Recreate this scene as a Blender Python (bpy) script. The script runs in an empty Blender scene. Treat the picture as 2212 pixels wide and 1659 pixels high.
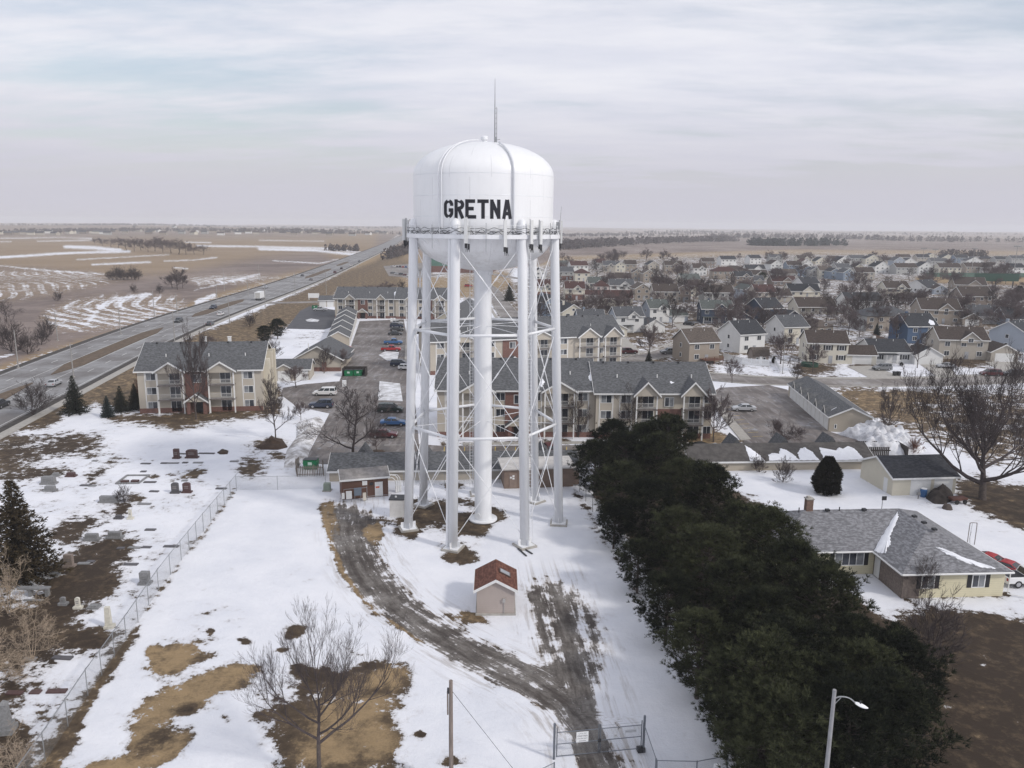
import bpy, bmesh, math, random
import numpy as np
from mathutils import Vector, Matrix
random.seed(7); rng = np.random.default_rng(7)
SC = bpy.context.scene
COL = SC.collection
# ---------------------------------------------------------------- camera
CAMH, FOC, CX, CY = 36.0, 1683.0, 1106.0, 829.5
PIT, ROL = math.radians(11.52), math.radians(0.52)
cp, sp, ct, st = math.cos(PIT), math.sin(PIT), math.cos(ROL), math.sin(ROL)
cam_d = bpy.data.cameras.new('camera'); cam = bpy.data.objects.new('camera', cam_d); COL.objects.link(cam)
Rv, Uv, Fv = Vector((1, 0, 0)), Vector((0, sp, cp)), Vector((0, cp, -sp))
rc, uc = Rv*ct + Uv*st, -Rv*st + Uv*ct
M = Matrix.Identity(4)
for i in range(3):
    M[i][0], M[i][1], M[i][2] = rc[i], uc[i], -Fv[i]
M[2][3] = CAMH
cam.matrix_world = M
cam_d.sensor_width = 36.0; cam_d.lens = 36.0*FOC/2212.0
cam_d.clip_start = 0.5; cam_d.clip_end = 40000
SC.camera = cam
def G(x, y, z=0.0):
    u, v = x-CX, y-CY
    a = (u*ct+v*st)/FOC; b = (-u*st+v*ct)/FOC
    dz = -sp-b*cp; t = (z-CAMH)/dz
    return Vector((a*t, (cp-b*sp)*t, z))
def PX(X, Y, Z):
    z = Z-CAMH; d = np.maximum(Y*cp-z*sp, 0.5); a = X/d*FOC; b = -(Y*sp+z*cp)/d*FOC
    return a*ct-b*st+CX, a*st+b*ct+CY
# ---------------------------------------------------------------- light
SUN_EL = math.radians(36); SUN_H = Vector((0.86, -0.51, 0)).normalized()
sun_dir = SUN_H*math.cos(SUN_EL) + Vector((0, 0, math.sin(SUN_EL)))
sd = bpy.data.lights.new('sun', 'SUN'); sd.energy = 1.9; sd.angle = math.radians(5); sd.color = (1.0, 0.95, 0.88)
so = bpy.data.objects.new('sun', sd); COL.objects.link(so)
so.rotation_euler = (-sun_dir).to_track_quat('-Z', 'Y').to_euler()
so.location = (60, -40, 120)
W = bpy.data.worlds.new('World'); SC.world = W; W.use_nodes = True
class NT:
    def __init__(s, tree): s.t = tree; s.n = tree.nodes; s.l = tree.links
    def new(s, typ, ins=None, **kw):
        nd = s.n.new(typ)
        for k, v in kw.items(): setattr(nd, k, v)
        for k, v in (ins or {}).items():
            if isinstance(v, bpy.types.NodeSocket): s.l.new(v, nd.inputs[k])
            elif v is not None: nd.inputs[k].default_value = v
        return nd
    def m(s, op, a, b=None, c=None, clamp=False):
        return s.new('ShaderNodeMath', {0: a, 1: b, 2: c}, operation=op, use_clamp=clamp).outputs[0]
    def noise(s, vec, scale, detail=3, rough=0.55, out='Fac'):
        return s.new('ShaderNodeTexNoise', {'Vector': vec, 'Scale': scale, 'Detail': detail, 'Roughness': rough}).outputs[out]
    def sm(s, v, a, b):
        return s.new('ShaderNodeMapRange', {'Value': v, 'From Min': a, 'From Max': b}, interpolation_type='SMOOTHSTEP').outputs[0]
    def mix(s, f, a, b):
        nd = s.n.new('ShaderNodeMix'); nd.data_type = 'RGBA'
        for k, v in ((0, f), (6, a), (7, b)):
            if isinstance(v, bpy.types.NodeSocket): s.l.new(v, nd.inputs[k])
            else: nd.inputs[k].default_value = v if not isinstance(v, tuple) else (*v, 1)[:4]
        return nd.outputs[2]
def c4(c): return (c[0], c[1], c[2], 1)
w = NT(W.node_tree); w.n.clear()
tc = w.new('ShaderNodeTexCoord').outputs['Generated']
sep = w.new('ShaderNodeSeparateXYZ', {0: tc})
el = w.m('MAXIMUM', sep.outputs[2], 0.0)
den = w.m('ADD', el, 0.12)
cu = w.new('ShaderNodeCombineXYZ', {0: w.m('DIVIDE', sep.outputs[0], den), 1: w.m('DIVIDE', sep.outputs[1], den), 2: 0.0}).outputs[0]
mp = w.new('ShaderNodeMapping', {'Vector': cu, 'Rotation': (0, 0, 0.5), 'Scale': (0.5, 1.15, 1)}).outputs[0]
n1 = w.noise(mp, 0.75, 7, 0.58); n2 = w.noise(mp, 2.4, 6, 0.6)
cl = w.m('ADD', w.m('MULTIPLY', n1, 0.78), w.m('MULTIPLY', n2, 0.22))
mask = w.sm(cl, 0.37, 0.55)
hz = w.sm(el, 0.015, 0.19)
mask = w.m('MAXIMUM', mask, w.m('SUBTRACT', 1.0, w.sm(el, 0.02, 0.14)))
mask = w.m('ADD', w.m('MULTIPLY', mask, 0.58), 0.42)
shade = w.sm(n2, 0.3, 0.75)
ccol = w.mix(shade, (0.735, 0.755, 0.85), (0.86, 0.865, 0.925))
ccol = w.mix(hz, (0.60, 0.59, 0.665), ccol)
sky = w.new('ShaderNodeTexSky', sky_type='NISHITA', sun_disc=False, sun_elevation=SUN_EL, sun_rotation=math.radians(120.7), air_density=1.2, dust_density=2.0)
b1 = w.new('ShaderNodeBackground', {'Color': sky.outputs[0], 'Strength': 0.13})
b2 = w.new('ShaderNodeBackground', {'Color': ccol, 'Strength': 1.0})
ms = w.new('ShaderNodeMixShader', {0: mask, 1: b1.outputs[0], 2: b2.outputs[0]})
w.new('ShaderNodeOutputWorld', {0: ms.outputs[0]})
SC.view_settings.view_transform = 'Standard'; SC.view_settings.look = 'None'
SC.view_settings.exposure = 0.0; SC.view_settings.gamma = 1.0
SC.cycles.max_bounces = 6; SC.cycles.transparent_max_bounces = 24; SC.cycles.volume_bounces = 2
# ---------------------------------------------------------------- helpers
MATS = {}
def mat(name, col, rough=0.7, var=0.12, scale=3.0, metal=0.0, col2=None, spec=0.4, bump=0.0, stretch=None):
    if name in MATS: return MATS[name]
    m = bpy.data.materials.new(name); m.use_nodes = True; t = NT(m.node_tree)
    bs = t.n['Principled BSDF']
    v = t.new('ShaderNodeTexCoord').outputs['Object']
    if stretch: v = t.new('ShaderNodeMapping', {'Vector': v, 'Scale': stretch}).outputs[0]
    nz = t.noise(v, scale, 5, 0.65)
    a = tuple(x*(1-var) for x in col); b = col2 or tuple(min(1, x*(1+var)) for x in col)
    c = t.mix(t.sm(nz, 0.3, 0.7), a, b)
    t.l.new(c, bs.inputs['Base Color']); bs.inputs['Roughness'].default_value = rough
    bs.inputs['Metallic'].default_value = metal; bs.inputs['Specular IOR Level'].default_value = spec
    if bump:
        t.l.new(t.new('ShaderNodeBump', {'Height': nz, 'Strength': bump, 'Distance': 0.1}).outputs[0], bs.inputs['Normal'])
    MATS[name] = m; return m
def siding(name, col):                      # horizontal lap siding
    if name in MATS: return MATS[name]
    m = bpy.data.materials.new(name); m.use_nodes = True; t = NT(m.node_tree); bs = t.n['Principled BSDF']
    v = t.new('ShaderNodeTexCoord').outputs['Object']
    z = t.new('ShaderNodeSeparateXYZ', {0: v}).outputs[2]
    fr = t.m('FRACT', t.m('MULTIPLY', z, 5.0))
    ln = t.sm(fr, 0.0, 0.16)
    nz = t.noise(v, 0.7, 5, 0.65)
    c = t.mix(nz, tuple(x*0.86 for x in col), tuple(min(1, x*1.1) for x in col))
    c = t.mix(ln, tuple(x*0.68 for x in col), c)
    t.l.new(c, bs.inputs['Base Color']); bs.inputs['Roughness'].default_value = 0.65
    bs.inputs['Specular IOR Level'].default_value = 0.3
    MATS[name] = m; return m
def shingle(name, col, col2=None):
    if name in MATS: return MATS[name]
    m = bpy.data.materials.new(name); m.use_nodes = True; t = NT(m.node_tree); bs = t.n['Principled BSDF']
    v = t.new('ShaderNodeTexCoord').outputs['Object']
    z = t.new('ShaderNodeSeparateXYZ', {0: v}).outputs[2]
    br = t.noise(t.new('ShaderNodeMapping', {'Vector': v, 'Scale': (2.2, 2.2, 9.0)}).outputs[0], 1.0, 2, 0.6)
    big = t.noise(v, 0.25, 4, 0.6)
    fr = t.sm(t.m('FRACT', t.m('MULTIPLY', z, 8.0)), 0.0, 0.25)
    c = t.mix(t.sm(br, 0.35, 0.68), tuple(x*0.62 for x in col), col2 or tuple(min(1, x*1.4) for x in col))
    c = t.mix(t.m('MULTIPLY', t.m('SUBTRACT', 1.0, fr), 0.45), c, tuple(x*0.4 for x in col))
    c = t.mix(t.m('MULTIPLY', big, 0.5), c, tuple(x*0.8 for x in col))
    t.l.new(c, bs.inputs['Base Color']); bs.inputs['Roughness'].default_value = 0.85
    bs.inputs['Specular IOR Level'].default_value = 0.25
    MATS[name] = m; return m
def brick(name, col):
    if name in MATS: return MATS[name]
    m = bpy.data.materials.new(name); m.use_nodes = True; t = NT(m.node_tree); bs = t.n['Principled BSDF']
    v = t.new('ShaderNodeTexCoord').outputs['Object']
    s = t.new('ShaderNodeSeparateXYZ', {0: v})
    vv = t.new('ShaderNodeCombineXYZ', {0: t.m('ADD', s.outputs[0], s.outputs[1]), 1: s.outputs[2], 2: 0.0}).outputs[0]
    bk = t.new('ShaderNodeTexBrick', {'Vector': vv, 'Color1': c4(col), 'Color2': c4(tuple(x*0.65 for x in col)), 'Mortar': c4((0.28, 0.24, 0.22)), 'Scale': 2.5, 'Mortar Size': 0.012})
    t.l.new(bk.outputs[0], bs.inputs['Base Color']); bs.inputs['Roughness'].default_value = 0.85
    MATS[name] = m; return m
def glass(name, col=(0.02, 0.025, 0.035), rough=0.12):
    return mat(name, col, rough, 0.5, 0.4, spec=0.7)
class MB:
    def __init__(s): s.v = []; s.f = []; s.mi = []; s.cur = 0
    def add(s, vs, fs):
        o = len(s.v); s.v.extend([tuple(x) for x in vs]); s.f.extend([tuple(i+o for i in f) for f in fs]); s.mi.extend([s.cur]*len(fs)); return s
    def quad(s, a, b, c, d): return s.add([a, b, c, d], [(0, 1, 2, 3)])
    def box(s, x0, x1, y0, y1, z0, z1):
        return s.add([(x0,y0,z0),(x1,y0,z0),(x1,y1,z0),(x0,y1,z0),(x0,y0,z1),(x1,y0,z1),(x1,y1,z1),(x0,y1,z1)],
                     [(0,3,2,1),(4,5,6,7),(0,1,5,4),(1,2,6,5),(2,3,7,6),(3,0,4,7)])
    def obox(s, c, sx, sy, sz, rz=0.0, taper=1.0):
        ca, sa = math.cos(rz), math.sin(rz); vs = []
        for z, k in ((-sz/2, 1.0), (sz/2, taper)):
            for x, y in ((-1,-1),(1,-1),(1,1),(-1,1)):
                a, b = x*sx/2*k, y*sy/2*k
                vs.append((c[0]+a*ca-b*sa, c[1]+a*sa+b*ca, c[2]+z))
        return s.add(vs, [(0,3,2,1),(4,5,6,7),(0,1,5,4),(1,2,6,5),(2,3,7,6),(3,0,4,7)])
    def prism(s, poly, h0, h1):             # horizontal polygon, vertical walls
        n = len(poly); vs = [(p[0], p[1], h0) for p in poly]+[(p[0], p[1], h1) for p in poly]
        ar = sum(poly[i][0]*poly[(i+1)%n][1]-poly[(i+1)%n][0]*poly[i][1] for i in range(n))
        fs = [tuple(range(n, 2*n)), tuple(reversed(range(n)))]+[(i, (i+1)%n, (i+1)%n+n, i+n) for i in range(n)]
        if ar < 0: fs = [tuple(reversed(f)) for f in fs]
        return s.add(vs, fs)
    def xprism(s, prof, x0, x1):            # profile in (y,z) extruded along x
        n = len(prof); vs = [(x0, p[0], p[1]) for p in prof]+[(x1, p[0], p[1]) for p in prof]
        return s.add(vs, [tuple(reversed(range(n))), tuple(range(n, 2*n))]+[(i, i+n, (i+1)%n+n, (i+1)%n) for i in range(n)][::1])
    def yprism(s, prof, y0, y1):            # profile in (x,z) extruded along y
        n = len(prof); vs = [(p[0], y0, p[1]) for p in prof]+[(p[0], y1, p[1]) for p in prof]
        return s.add(vs, [tuple(range(n)), tuple(reversed(range(n, 2*n)))]+[((i+1)%n, i, i+n, (i+1)%n+n) for i in range(n)])
    def tube(s, pts, rs, n=8, caps=True):
        pts = [Vector(p) for p in pts]
        if not hasattr(rs, '__len__'): rs = [rs]*len(pts)
        vs = []; up = None
        for i, p in enumerate(pts):
            d = (pts[min(i+1, len(pts)-1)]-pts[max(i-1, 0)]).normalized()
            if up is None:
                up = d.orthogonal().normalized()
            up = (up-d*up.dot(d))
            up = up.normalized() if up.length > 1e-5 else d.orthogonal().normalized()
            sd_ = d.cross(up)
            for k in range(n):
                a = 2*math.pi*k/n; vs.append(p+(up*math.cos(a)+sd_*math.sin(a))*rs[i])
        fs = []
        for i in range(len(pts)-1):
            for k in range(n):
                fs.append((i*n+k, i*n+(k+1)%n, (i+1)*n+(k+1)%n, (i+1)*n+k))
        if caps: fs += [tuple(reversed(range(n))), tuple(range((len(pts)-1)*n, len(pts)*n))]
        return s.add(vs, fs)
    def lathe(s, prof, n=32, cx=0, cy=0):   # (r,z) bottom to top
        vs = [(cx+r*math.cos(2*math.pi*k/n), cy+r*math.sin(2*math.pi*k/n), z) for r, z in prof for k in range(n)]
        fs = [(i*n+k, i*n+(k+1)%n, (i+1)*n+(k+1)%n, (i+1)*n+k) for i in range(len(prof)-1) for k in range(n)]
        return s.add(vs, fs)
    def mesh(s, name, mats, smooth=False):
        me = bpy.data.meshes.new(name); me.from_pydata(s.v, [], s.f)
        for m in (mats if isinstance(mats, (list, tuple)) else [mats]): me.materials.append(m)
        if max(s.mi, default=0) > 0: me.polygons.foreach_set('material_index', s.mi)
        if smooth: me.polygons.foreach_set('use_smooth', [True]*len(me.polygons))
        me.update(); return me
    def build(s, name, mats, parent=None, smooth=False, loc=None, rz=None):
        if not s.f: return None
        o = bpy.data.objects.new(name, s.mesh(name, mats, smooth)); COL.objects.link(o)
        if parent is not None: o.parent = parent
        if loc is not None: o.location = loc
        if rz is not None: o.rotation_euler = (0, 0, rz)
        return o
def put(name, me, parent=None, loc=None, rz=None):
    o = bpy.data.objects.new(name, me); COL.objects.link(o)
    if parent is not None: o.parent = parent
    if loc is not None: o.location = loc
    if rz is not None: o.rotation_euler = (0, 0, rz)
    return o
def tag(o, label=None, cat=None, group=None, kind=None):
    if label: o['label'] = label
    if cat: o['category'] = cat
    if group: o['group'] = group
    if kind: o['kind'] = kind
    return o
def thing(name, label, cat, loc=(0, 0, 0), rz=0.0, group=None):
    o = bpy.data.objects.new(name, None); COL.objects.link(o); o.empty_display_size = 0.3
    o.location = loc; o.rotation_euler = (0, 0, rz)
    return tag(o, label, cat, group)
def struct(o): o['kind'] = 'structure'; return o
KIDS = {}
def kids(o):
    return [c for c in COL.objects if c.parent == o]
def copy_tree(o, ch=None):
    c = o.copy(); COL.objects.link(c)
    for a, sub in (ch if ch is not None else tree_of(o)):
        b = copy_tree(a, sub); b.parent = c
    return c
def tree_of(o): return [(c, tree_of(c)) for c in kids(o)]
def ordinal(n):
    names = ['first','second','third','fourth','fifth','sixth','seventh','eighth','ninth','tenth','eleventh','twelfth','thirteenth','fourteenth','fifteenth','sixteenth','seventeenth','eighteenth','nineteenth','twentieth']
    return names[n-1] if n <= 20 else '%d%s' % (n, {1:'st',2:'nd',3:'rd'}.get(n % 10, 'th'))
SNOW = mat('snow', (0.80, 0.81, 0.85), 0.55, 0.04, 1.5, bump=0.15)
WHITE = mat('white_paint', (0.78, 0.79, 0.80), 0.45, 0.04, 0.6)
TRIM = mat('white_trim', (0.74, 0.74, 0.73), 0.55, 0.05, 2)
STEEL = mat('galvanised_steel', (0.33, 0.34, 0.35), 0.45, 0.15, 6, metal=0.6)
DARK = mat('dark_metal', (0.03, 0.03, 0.033), 0.5, 0.3, 5)
BARK = mat('bark', (0.085, 0.068, 0.06), 0.9, 0.3, 8)
GLASS = glass('window_glass')
ASPH = None
# ---------------------------------------------------------------- ground
def seg_dist(px, py, poly, closed=True):
    d = np.full(px.shape, 1e9); n = len(poly)
    for i in range(n if closed else n-1):
        ax, ay = poly[i]; bx, by = poly[(i+1) % n]; dx, dy = bx-ax, by-ay
        t = np.clip(((px-ax)*dx+(py-ay)*dy)/max(dx*dx+dy*dy, 1e-9), 0, 1)
        d = np.minimum(d, np.hypot(px-ax-t*dx, py-ay-t*dy))
    return d
def inside(px, py, poly):
    r = np.zeros(px.shape, bool); n = len(poly)
    for i in range(n):
        ax, ay = poly[i]; bx, by = poly[(i+1) % n]
        if ay == by: continue
        c = ((ay > py) != (by > py)) & (px < (bx-ax)*(py-ay)/(by-ay)+ax)
        r ^= c
    return r
def weight(px, py, poly, soft):
    xs = [p[0] for p in poly]; ys = [p[1] for p in poly]; w_ = np.zeros(px.shape)
    k = (px > min(xs)-soft) & (px < max(xs)+soft) & (py > min(ys)-soft) & (py < max(ys)+soft)
    if k.any():
        a, b = px[k], py[k]; d = seg_dist(a, b, poly); sg = np.where(inside(a, b, poly), d, -d)
        w_[k] = np.clip(0.5+sg/(2*soft), 0, 1)
    return w_
def line_w(px, py, pts, hw, soft):
    xs = [p[0] for p in pts]; ys = [p[1] for p in pts]; w_ = np.zeros(px.shape); r = hw+soft
    k = (px > min(xs)-r) & (px < max(xs)+r) & (py > min(ys)-r) & (py < max(ys)+r)
    if k.any(): w_[k] = np.clip((hw+soft-seg_dist(px[k], py[k], pts, False))/(2*soft), 0, 1)
    return w_
def ell_w(px, py, e):
    x, y, rx, ry, a = e; c, s_ = math.cos(math.radians(a)), math.sin(math.radians(a))
    dx, dy = px-x, py-y; u, v = (dx*c+dy*s_)/rx, (-dx*s_+dy*c)/ry
    return np.clip(1.25-np.hypot(u, v)*0.62, 0, 1)
def hill(X, Y):
    r = np.hypot(X, Y)
    k = np.clip((r-1800)/2500, 0, 1)
    return k*(6+7*np.sin(X/900+1.3)*np.cos(Y/1300+0.4)+5*np.sin(X/430+Y/700)+3*np.sin(Y/310-X/800))
DRIVE = [(693,1092),(700,1125),(712,1170),(745,1240),(780,1290),(840,1340),(900,1380),(1000,1445),(1060,1472),(1140,1508),(1190,1545),(1225,1590),(1248,1659),(1260,1700),(1365,1700),(1345,1659),(1318,1600),(1300,1550),(1288,1490),(1292,1440),(1270,1400),(1240,1395),(1225,1415),(1170,1435),(1090,1402),(1000,1358),(930,1322),(860,1255),(815,1192),(808,1170),(822,1140),(820,1122),(790,1098),(740,1086)]
STRIPS = []
def ground_cover(px, py, X, Y):
    s = np.full(px.shape, 0.97); g = np.zeros(px.shape); c = np.full(px.shape, 0.55); f = np.zeros(px.shape)
    def P(poly, soft, S=None, Gv=None, Cv=None, Fv_=None):
        w_ = weight(px, py, poly, soft*2.4)
        for arr, v in ((s, S), (g, Gv), (c, Cv), (f, Fv_)):
            if v is not None: arr += w_*(v-arr)
    def L(pts, hw, soft, S=None, Gv=None, Cv=None):
        w_ = line_w(px, py, pts, hw, soft*1.6)
        for arr, v in ((s, S), (g, Gv), (c, Cv)):
            if v is not None: arr += w_*(v-arr)
    def E(e, S=None, Cv=None, Gv=None):
        w_ = ell_w(px, py, e)
        for arr, v in ((s, S), (c, Cv), (g, Gv)):
            if v is not None: arr += w_*(v-arr)
    # far open country
    far = np.clip((np.hypot(X, Y)-560)/200, 0, 1); s += far*(0.30-s); c += far*(0.95-c)
    vf = np.clip((np.hypot(X, Y)-2200)/1200, 0, 1); s += vf*(0.42-s); c += vf*(0.9-c)
    P([(-900,1000),(0,800),(300,700),(560,625),(700,580),(860,540),(900,505),(-900,490)], 10, 0.16, 0, 0.92)
    P([(-900,515),(0,515),(330,515),(700,512),(820,500),(800,560),(600,568),(480,580),(320,622),(200,590),(0,575),(-900,580)], 3, 0.17, 0, 0.86)
    P([(0,625),(60,610),(260,604),(400,590),(560,560),(690,545),(720,565),(560,600),(430,640),(400,660),(330,705),(180,735),(0,790),(-300,850),(-300,640)], 6, 0.12, 0, 0.97)
    # crop rows under thin snow
    P([(82,690),(92,672),(150,645),(235,634),(320,634),(385,638),(402,648),(392,668),(340,697),(250,712),(150,718),(118,712)], 4, 0.45, 0, 0.9, 0.5)
    P([(-80,640),(-80,580),(90,578),(200,588),(262,606),(230,618),(120,640),(0,655)], 4, 0.38, 0, 0.9, 0.42)
    P([(395,600),(480,592),(560,592),(600,600),(540,612),(430,620)], 3, 0.48, 0, 0.9, 0.3)
    for pts, hw in (([(-20,557),(60,552),(160,546),(280,543)], 3.2), ([(165,561),(260,556),(365,550)], 1.5), ([(200,572),(260,569),(325,566)], 1.9),
                    ([(355,564),(420,562),(468,556)], 1.7), ([(140,533),(205,535),(260,540)], 4), ([(0,515),(120,514),(200,515)], 1.0), ([(80,521),(200,519)], 1.3), ([(0,522),(25,522)], 1.3), ([(0,574),(120,586),(225,592)], 1.2),
                    ([(375,578),(405,580)], 1.6), ([(425,652),(462,638)], 5), ([(0,772),(30,765)], 3), ([(400,523),(455,524)], 1.3), ([(425,531),(560,533),(700,536),(780,545)], 2.4), ([(560,538),(680,541),(770,550)], 3.2), ([(590,563),(690,569),(730,560)], 1.4), ([(700,575),(760,566),(830,530),(862,508)], 1.2),
                    ([(560,519),(700,521)], 1.0), ([(420,627),(470,615),(560,592)], 1.2), ([(190,698),(215,665),(260,645),(325,635)], 3.5)):
        L(pts, hw, 1.8, 0.70, 0)
    # grass verge between the highway and the town
    P([(-200,1010),(-60,960),(120,868),(300,780),(430,720),(560,678),(700,612),(860,545),(900,556),(905,620),(890,690),(730,640),(690,665),(640,700),(560,745),(570,800),(610,850),(590,885),(300,880),(140,895),(40,935),(-200,1010)], 8, 0.14, 0, 0.52)
    P([(640,740),(700,700),(735,690),(655,745),(650,752)], 3, 0.72)
    P([(625,735),(640,712),(690,715),(730,708),(700,740),(640,752)], 4, 0.7)
    P([(862,590),(905,575),(940,590),(1100,580),(1130,640),(1060,650),(900,650),(870,620)], 5, 0.35, 0, 0.7)
    L([(-60,955),(120,878),(300,792),(430,735),(553,685),(650,642),(700,620),(760,592),(810,573),(860,548)], 9, 4, 0.14, 0, 0.5)
    # cemetery
    P([(-300,1000),(40,930),(230,890),(420,935),(690,880),(660,1000),(640,1040),(510,1045),(90,1659),(-300,1900)], 8, 0.74)
    P([(150,905),(170,890),(205,875),(215,890),(240,905),(300,925),(420,935),(560,915),(660,905),(640,1000),(500,1020),(280,990),(200,930)], 8, 0.90)
    P([(230,905),(300,897),(600,880),(605,893),(500,905),(430,918),(370,924),(330,915)], 6, 0.08, 0, 0.35)
    P([(48,926),(100,895),(135,908),(90,922)], 4, 0.1, 0, 0.3)
    P([(-200,950),(30,945),(70,960),(80,985),(40,1010),(-200,1050)], 10, 0.25, 0, 0.3)
    for e in ((120,965,90,20,-5),(70,1025,70,10,-4),(215,1020,30,8,-35),(270,1095,32,13,-30),(160,1140,50,22,-25),(185,1195,60,16,-30),(225,1215,55,30,-40)):
        E(e, 0.38, 0.2)
    for e in ((540,1010,26,18,0),(575,960,35,10,-8),(420,1026,20,5,-10),(300,1080,14,6,0),(430,1020,12,5,0),(20,1110,25,10,0),(600,985,20,8,0),(330,1030,10,4,0)):
        E(e, 0.30, 0.35)
    P([(70,1310),(115,1230),(170,1195),(275,1180),(262,1240),(230,1290),(170,1320),(150,1350),(250,1370),(230,1400),(120,1420),(-60,1450),(-60,1300)], 10, 0.22, 0, 0.12)
    P([(-80,1480),(120,1420),(60,1480),(20,1560),(80,1600),(60,1659),(-80,1700)], 12, 0.35, 0, 0.15)
    # compound grass strip along the cemetery fence
    L([(505,1062),(440,1155),(395,1210),(330,1300),(280,1380),(220,1470),(150,1580),(90,1670),(60,1720)], 3, 7, 0.30, 0, 0.6)
    L([(290,1365),(220,1470),(150,1580),(90,1670)], 12, 12, 0.20, 0, 0.35)
    L([(150,1590),(100,1660)], 25, 14, 0.22, 0, 0.4)
    for e in ((378,1425,52,24,-25),(330,1408,15,12,0),(405,1505,100,28,-22),(350,1535,60,26,-35),(495,1462,48,17,-12),(310,1592,32,18,-30),(250,1655,90,16,-10),(370,1610,40,16,-35)):
        E(e, 0.18, 0.72)
    for e in ((640,1365,24,12,-20),(530,1385,12,6,0),(455,1365,9,6,0),(405,1533,24,10,-10),(570,1540,14,8,0),(490,1554,9,5,0),(340,1600,40,14,-30),(450,1418,22,5,-12),(610,1405,14,5,-10)):
        E(e, 0.16, 0.25)
    P([(560,1490),(610,1470),(700,1440),(790,1420),(850,1425),(870,1470),(880,1520),(850,1540),(870,1600),(860,1720),(560,1720),(585,1610),(560,1560)], 22, 0.385, 0, 0.36)
    for e in ((760,1545,70,34,-10),(835,1460,38,22,0),(735,1480,45,14,0),(820,1600,35,28,0),(720,1620,60,25,0)):
        E(e, 0.22, 0.74)
    for e in ((975,1645,26,10,-6),(905,1585,12,7,0),(690,1470,30,18,0),(650,1450,16,9,0),(800,1440,20,9,0)):
        E(e, 0.18, 0.15)
    # gravel drive
    w_ = weight(px, py, DRIVE, 14); g += w_*(1-g); s += w_*(0.34-s)
    L([(702,1110),(712,1170),(738,1232),(776,1288),(815,1322)], 4, 7, 0.2, 0.15, 0.72)
    L([(708,1098),(722,1120),(730,1150)], 12, 10, 0.2, 0.25, 0.66)
    L([(842,1345),(905,1385)], 3, 6, 0.3, 0.2, 0.7)
    E((805,1150,18,16,0), 0.15, 0.75, 0.1)
    L([(740,1150),(770,1225),(835,1290),(900,1345),(1000,1400),(1120,1450),(1200,1500),(1260,1560),(1290,1640)], 3, 14, 0.16, 1.0)
    L([(1215,1440),(1250,1500),(1268,1560),(1290,1659)], 14, 14, 0.10, 1.0, 0.2)
    P([(1125,1275),(1160,1255),(1230,1258),(1285,1300),(1320,1380),(1310,1450),(1285,1470),(1260,1420),(1160,1420),(1150,1340)], 12, 0.52, 0.9)
    L([(1150,1280),(1170,1340),(1180,1400)], 6, 8, 0.2, 1.0); L([(1205,1272),(1222,1350),(1240,1430)], 14, 9, 0.12, 1.0); L([(1240,1270),(1275,1330),(1300,1400)], 2, 6, 0.34, 1.0)
    L([(860,1335),(1000,1425),(1130,1490),(1200,1535)], 2, 7, 0.45, 1.0); L([(1300,1480),(1330,1560),(1350,1659)], 2, 8, 0.5, 1.0)
    L([(790,1180),(830,1250),(900,1320),(960,1352)], 2, 5, 0.62, 1.0)
    E((1020,1335,36,10,10), 0.2, 0.55)
    # worn ground under the tower
    P([(835,1128),(880,1118),(900,1085),(960,1075),(1020,1080),(1070,1098),(1082,1115),(1050,1130),(1040,1160),(990,1150),(930,1140),(870,1140)], 9, 0.22, 0, 0.22)
    for e in ((885,1150,26,12,0),(985,1180,30,20,0),(1000,1205,28,10,0),(980,1050,20,7,0),(1050,1110,32,13,0),(1025,1140,30,18,-30),(935,1110,40,10,-10),(912,1092,26,10,0)):
        E(e, 0.14, 0.3)
    for e in ((1000,1100,22,6,0),(940,1160,26,9,0),(1010,1165,18,7,0)): E(e, 0.8)
    for pts in (([(620,1120),(680,1128),(740,1133)]), ([(650,1140),(700,1150),(720,1180)]), ([(600,1112),(680,1112)]), ([(830,1080),(790,1105)]), ([(845,1090),(800,1120)]), ([(690,1160),(730,1260),(800,1330)]), ([(1270,1150),(1290,1175),(1315,1210)]), ([(1285,1160),(1310,1230)]), ([(860,1190),(905,1215),(935,1260)]), ([(880,1290),(925,1320)]), ([(1330,1300),(1350,1370),(1345,1450),(1370,1560)]), ([(1320,1260),(1350,1310),(1365,1400)]), ([(560,1180),(600,1190)]), ([(460,1300),(500,1310)]), ([(900,1180),(960,1195)])):
        L(pts, 0.6, 2.6, 0.66)
    for e in ((1300,1330,50,70,10),(900,1200,50,30,20),(1500,1560,60,90,-20),(760,1290,80,60,30),(850,1440,60,40,0),(400,1350,160,70,-20)):
        w_ = ell_w(px, py, e); s += w_*(np.minimum(s, 0.84)-s)
    # trampled edge of the pine row
    L([(1245,1062),(1290,1140),(1350,1240),(1420,1340),(1500,1450),(1560,1560),(1600,1660)], 5, 9, 0.35, 0, 0.1)
    P([(1275,1060),(1300,950),(1500,1010),(1660,1100),(1700,1220),(1850,1290),(2000,1380),(2060,1659),(1640,1659),(1450,1300)], 8, 0.12, 0, 0.1)
    # house garden and lawn
    P([(2060,1040),(2100,1030),(2250,1060),(2300,1160),(2212,1145),(2120,1110),(2070,1075)], 8, 0.06, 0, 0.2)
    L([(1985,1085),(2080,1110),(2212,1165)], 3, 8, 0.55, 0, 0.1)
    P([(1940,1320),(2040,1312),(2120,1318),(2300,1350),(2400,1800),(1800,1800),(1960,1500)], 10, 0.17, 0, 0.12)
    P([(1960,1295),(2180,1290),(2300,1300),(2300,1345),(2120,1312),(2000,1312)], 5, 0.78)
    L([(1955,1290),(2180,1284)], 3, 4, 0.1, 0, 0.3)
    # vacant lot by the garages
    P([(1765,836),(1860,832),(2212,830),(2400,840),(2300,1000),(2140,1010),(2020,960),(1920,940),(1880,910)], 8, 0.46, 0, 0.5)
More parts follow.
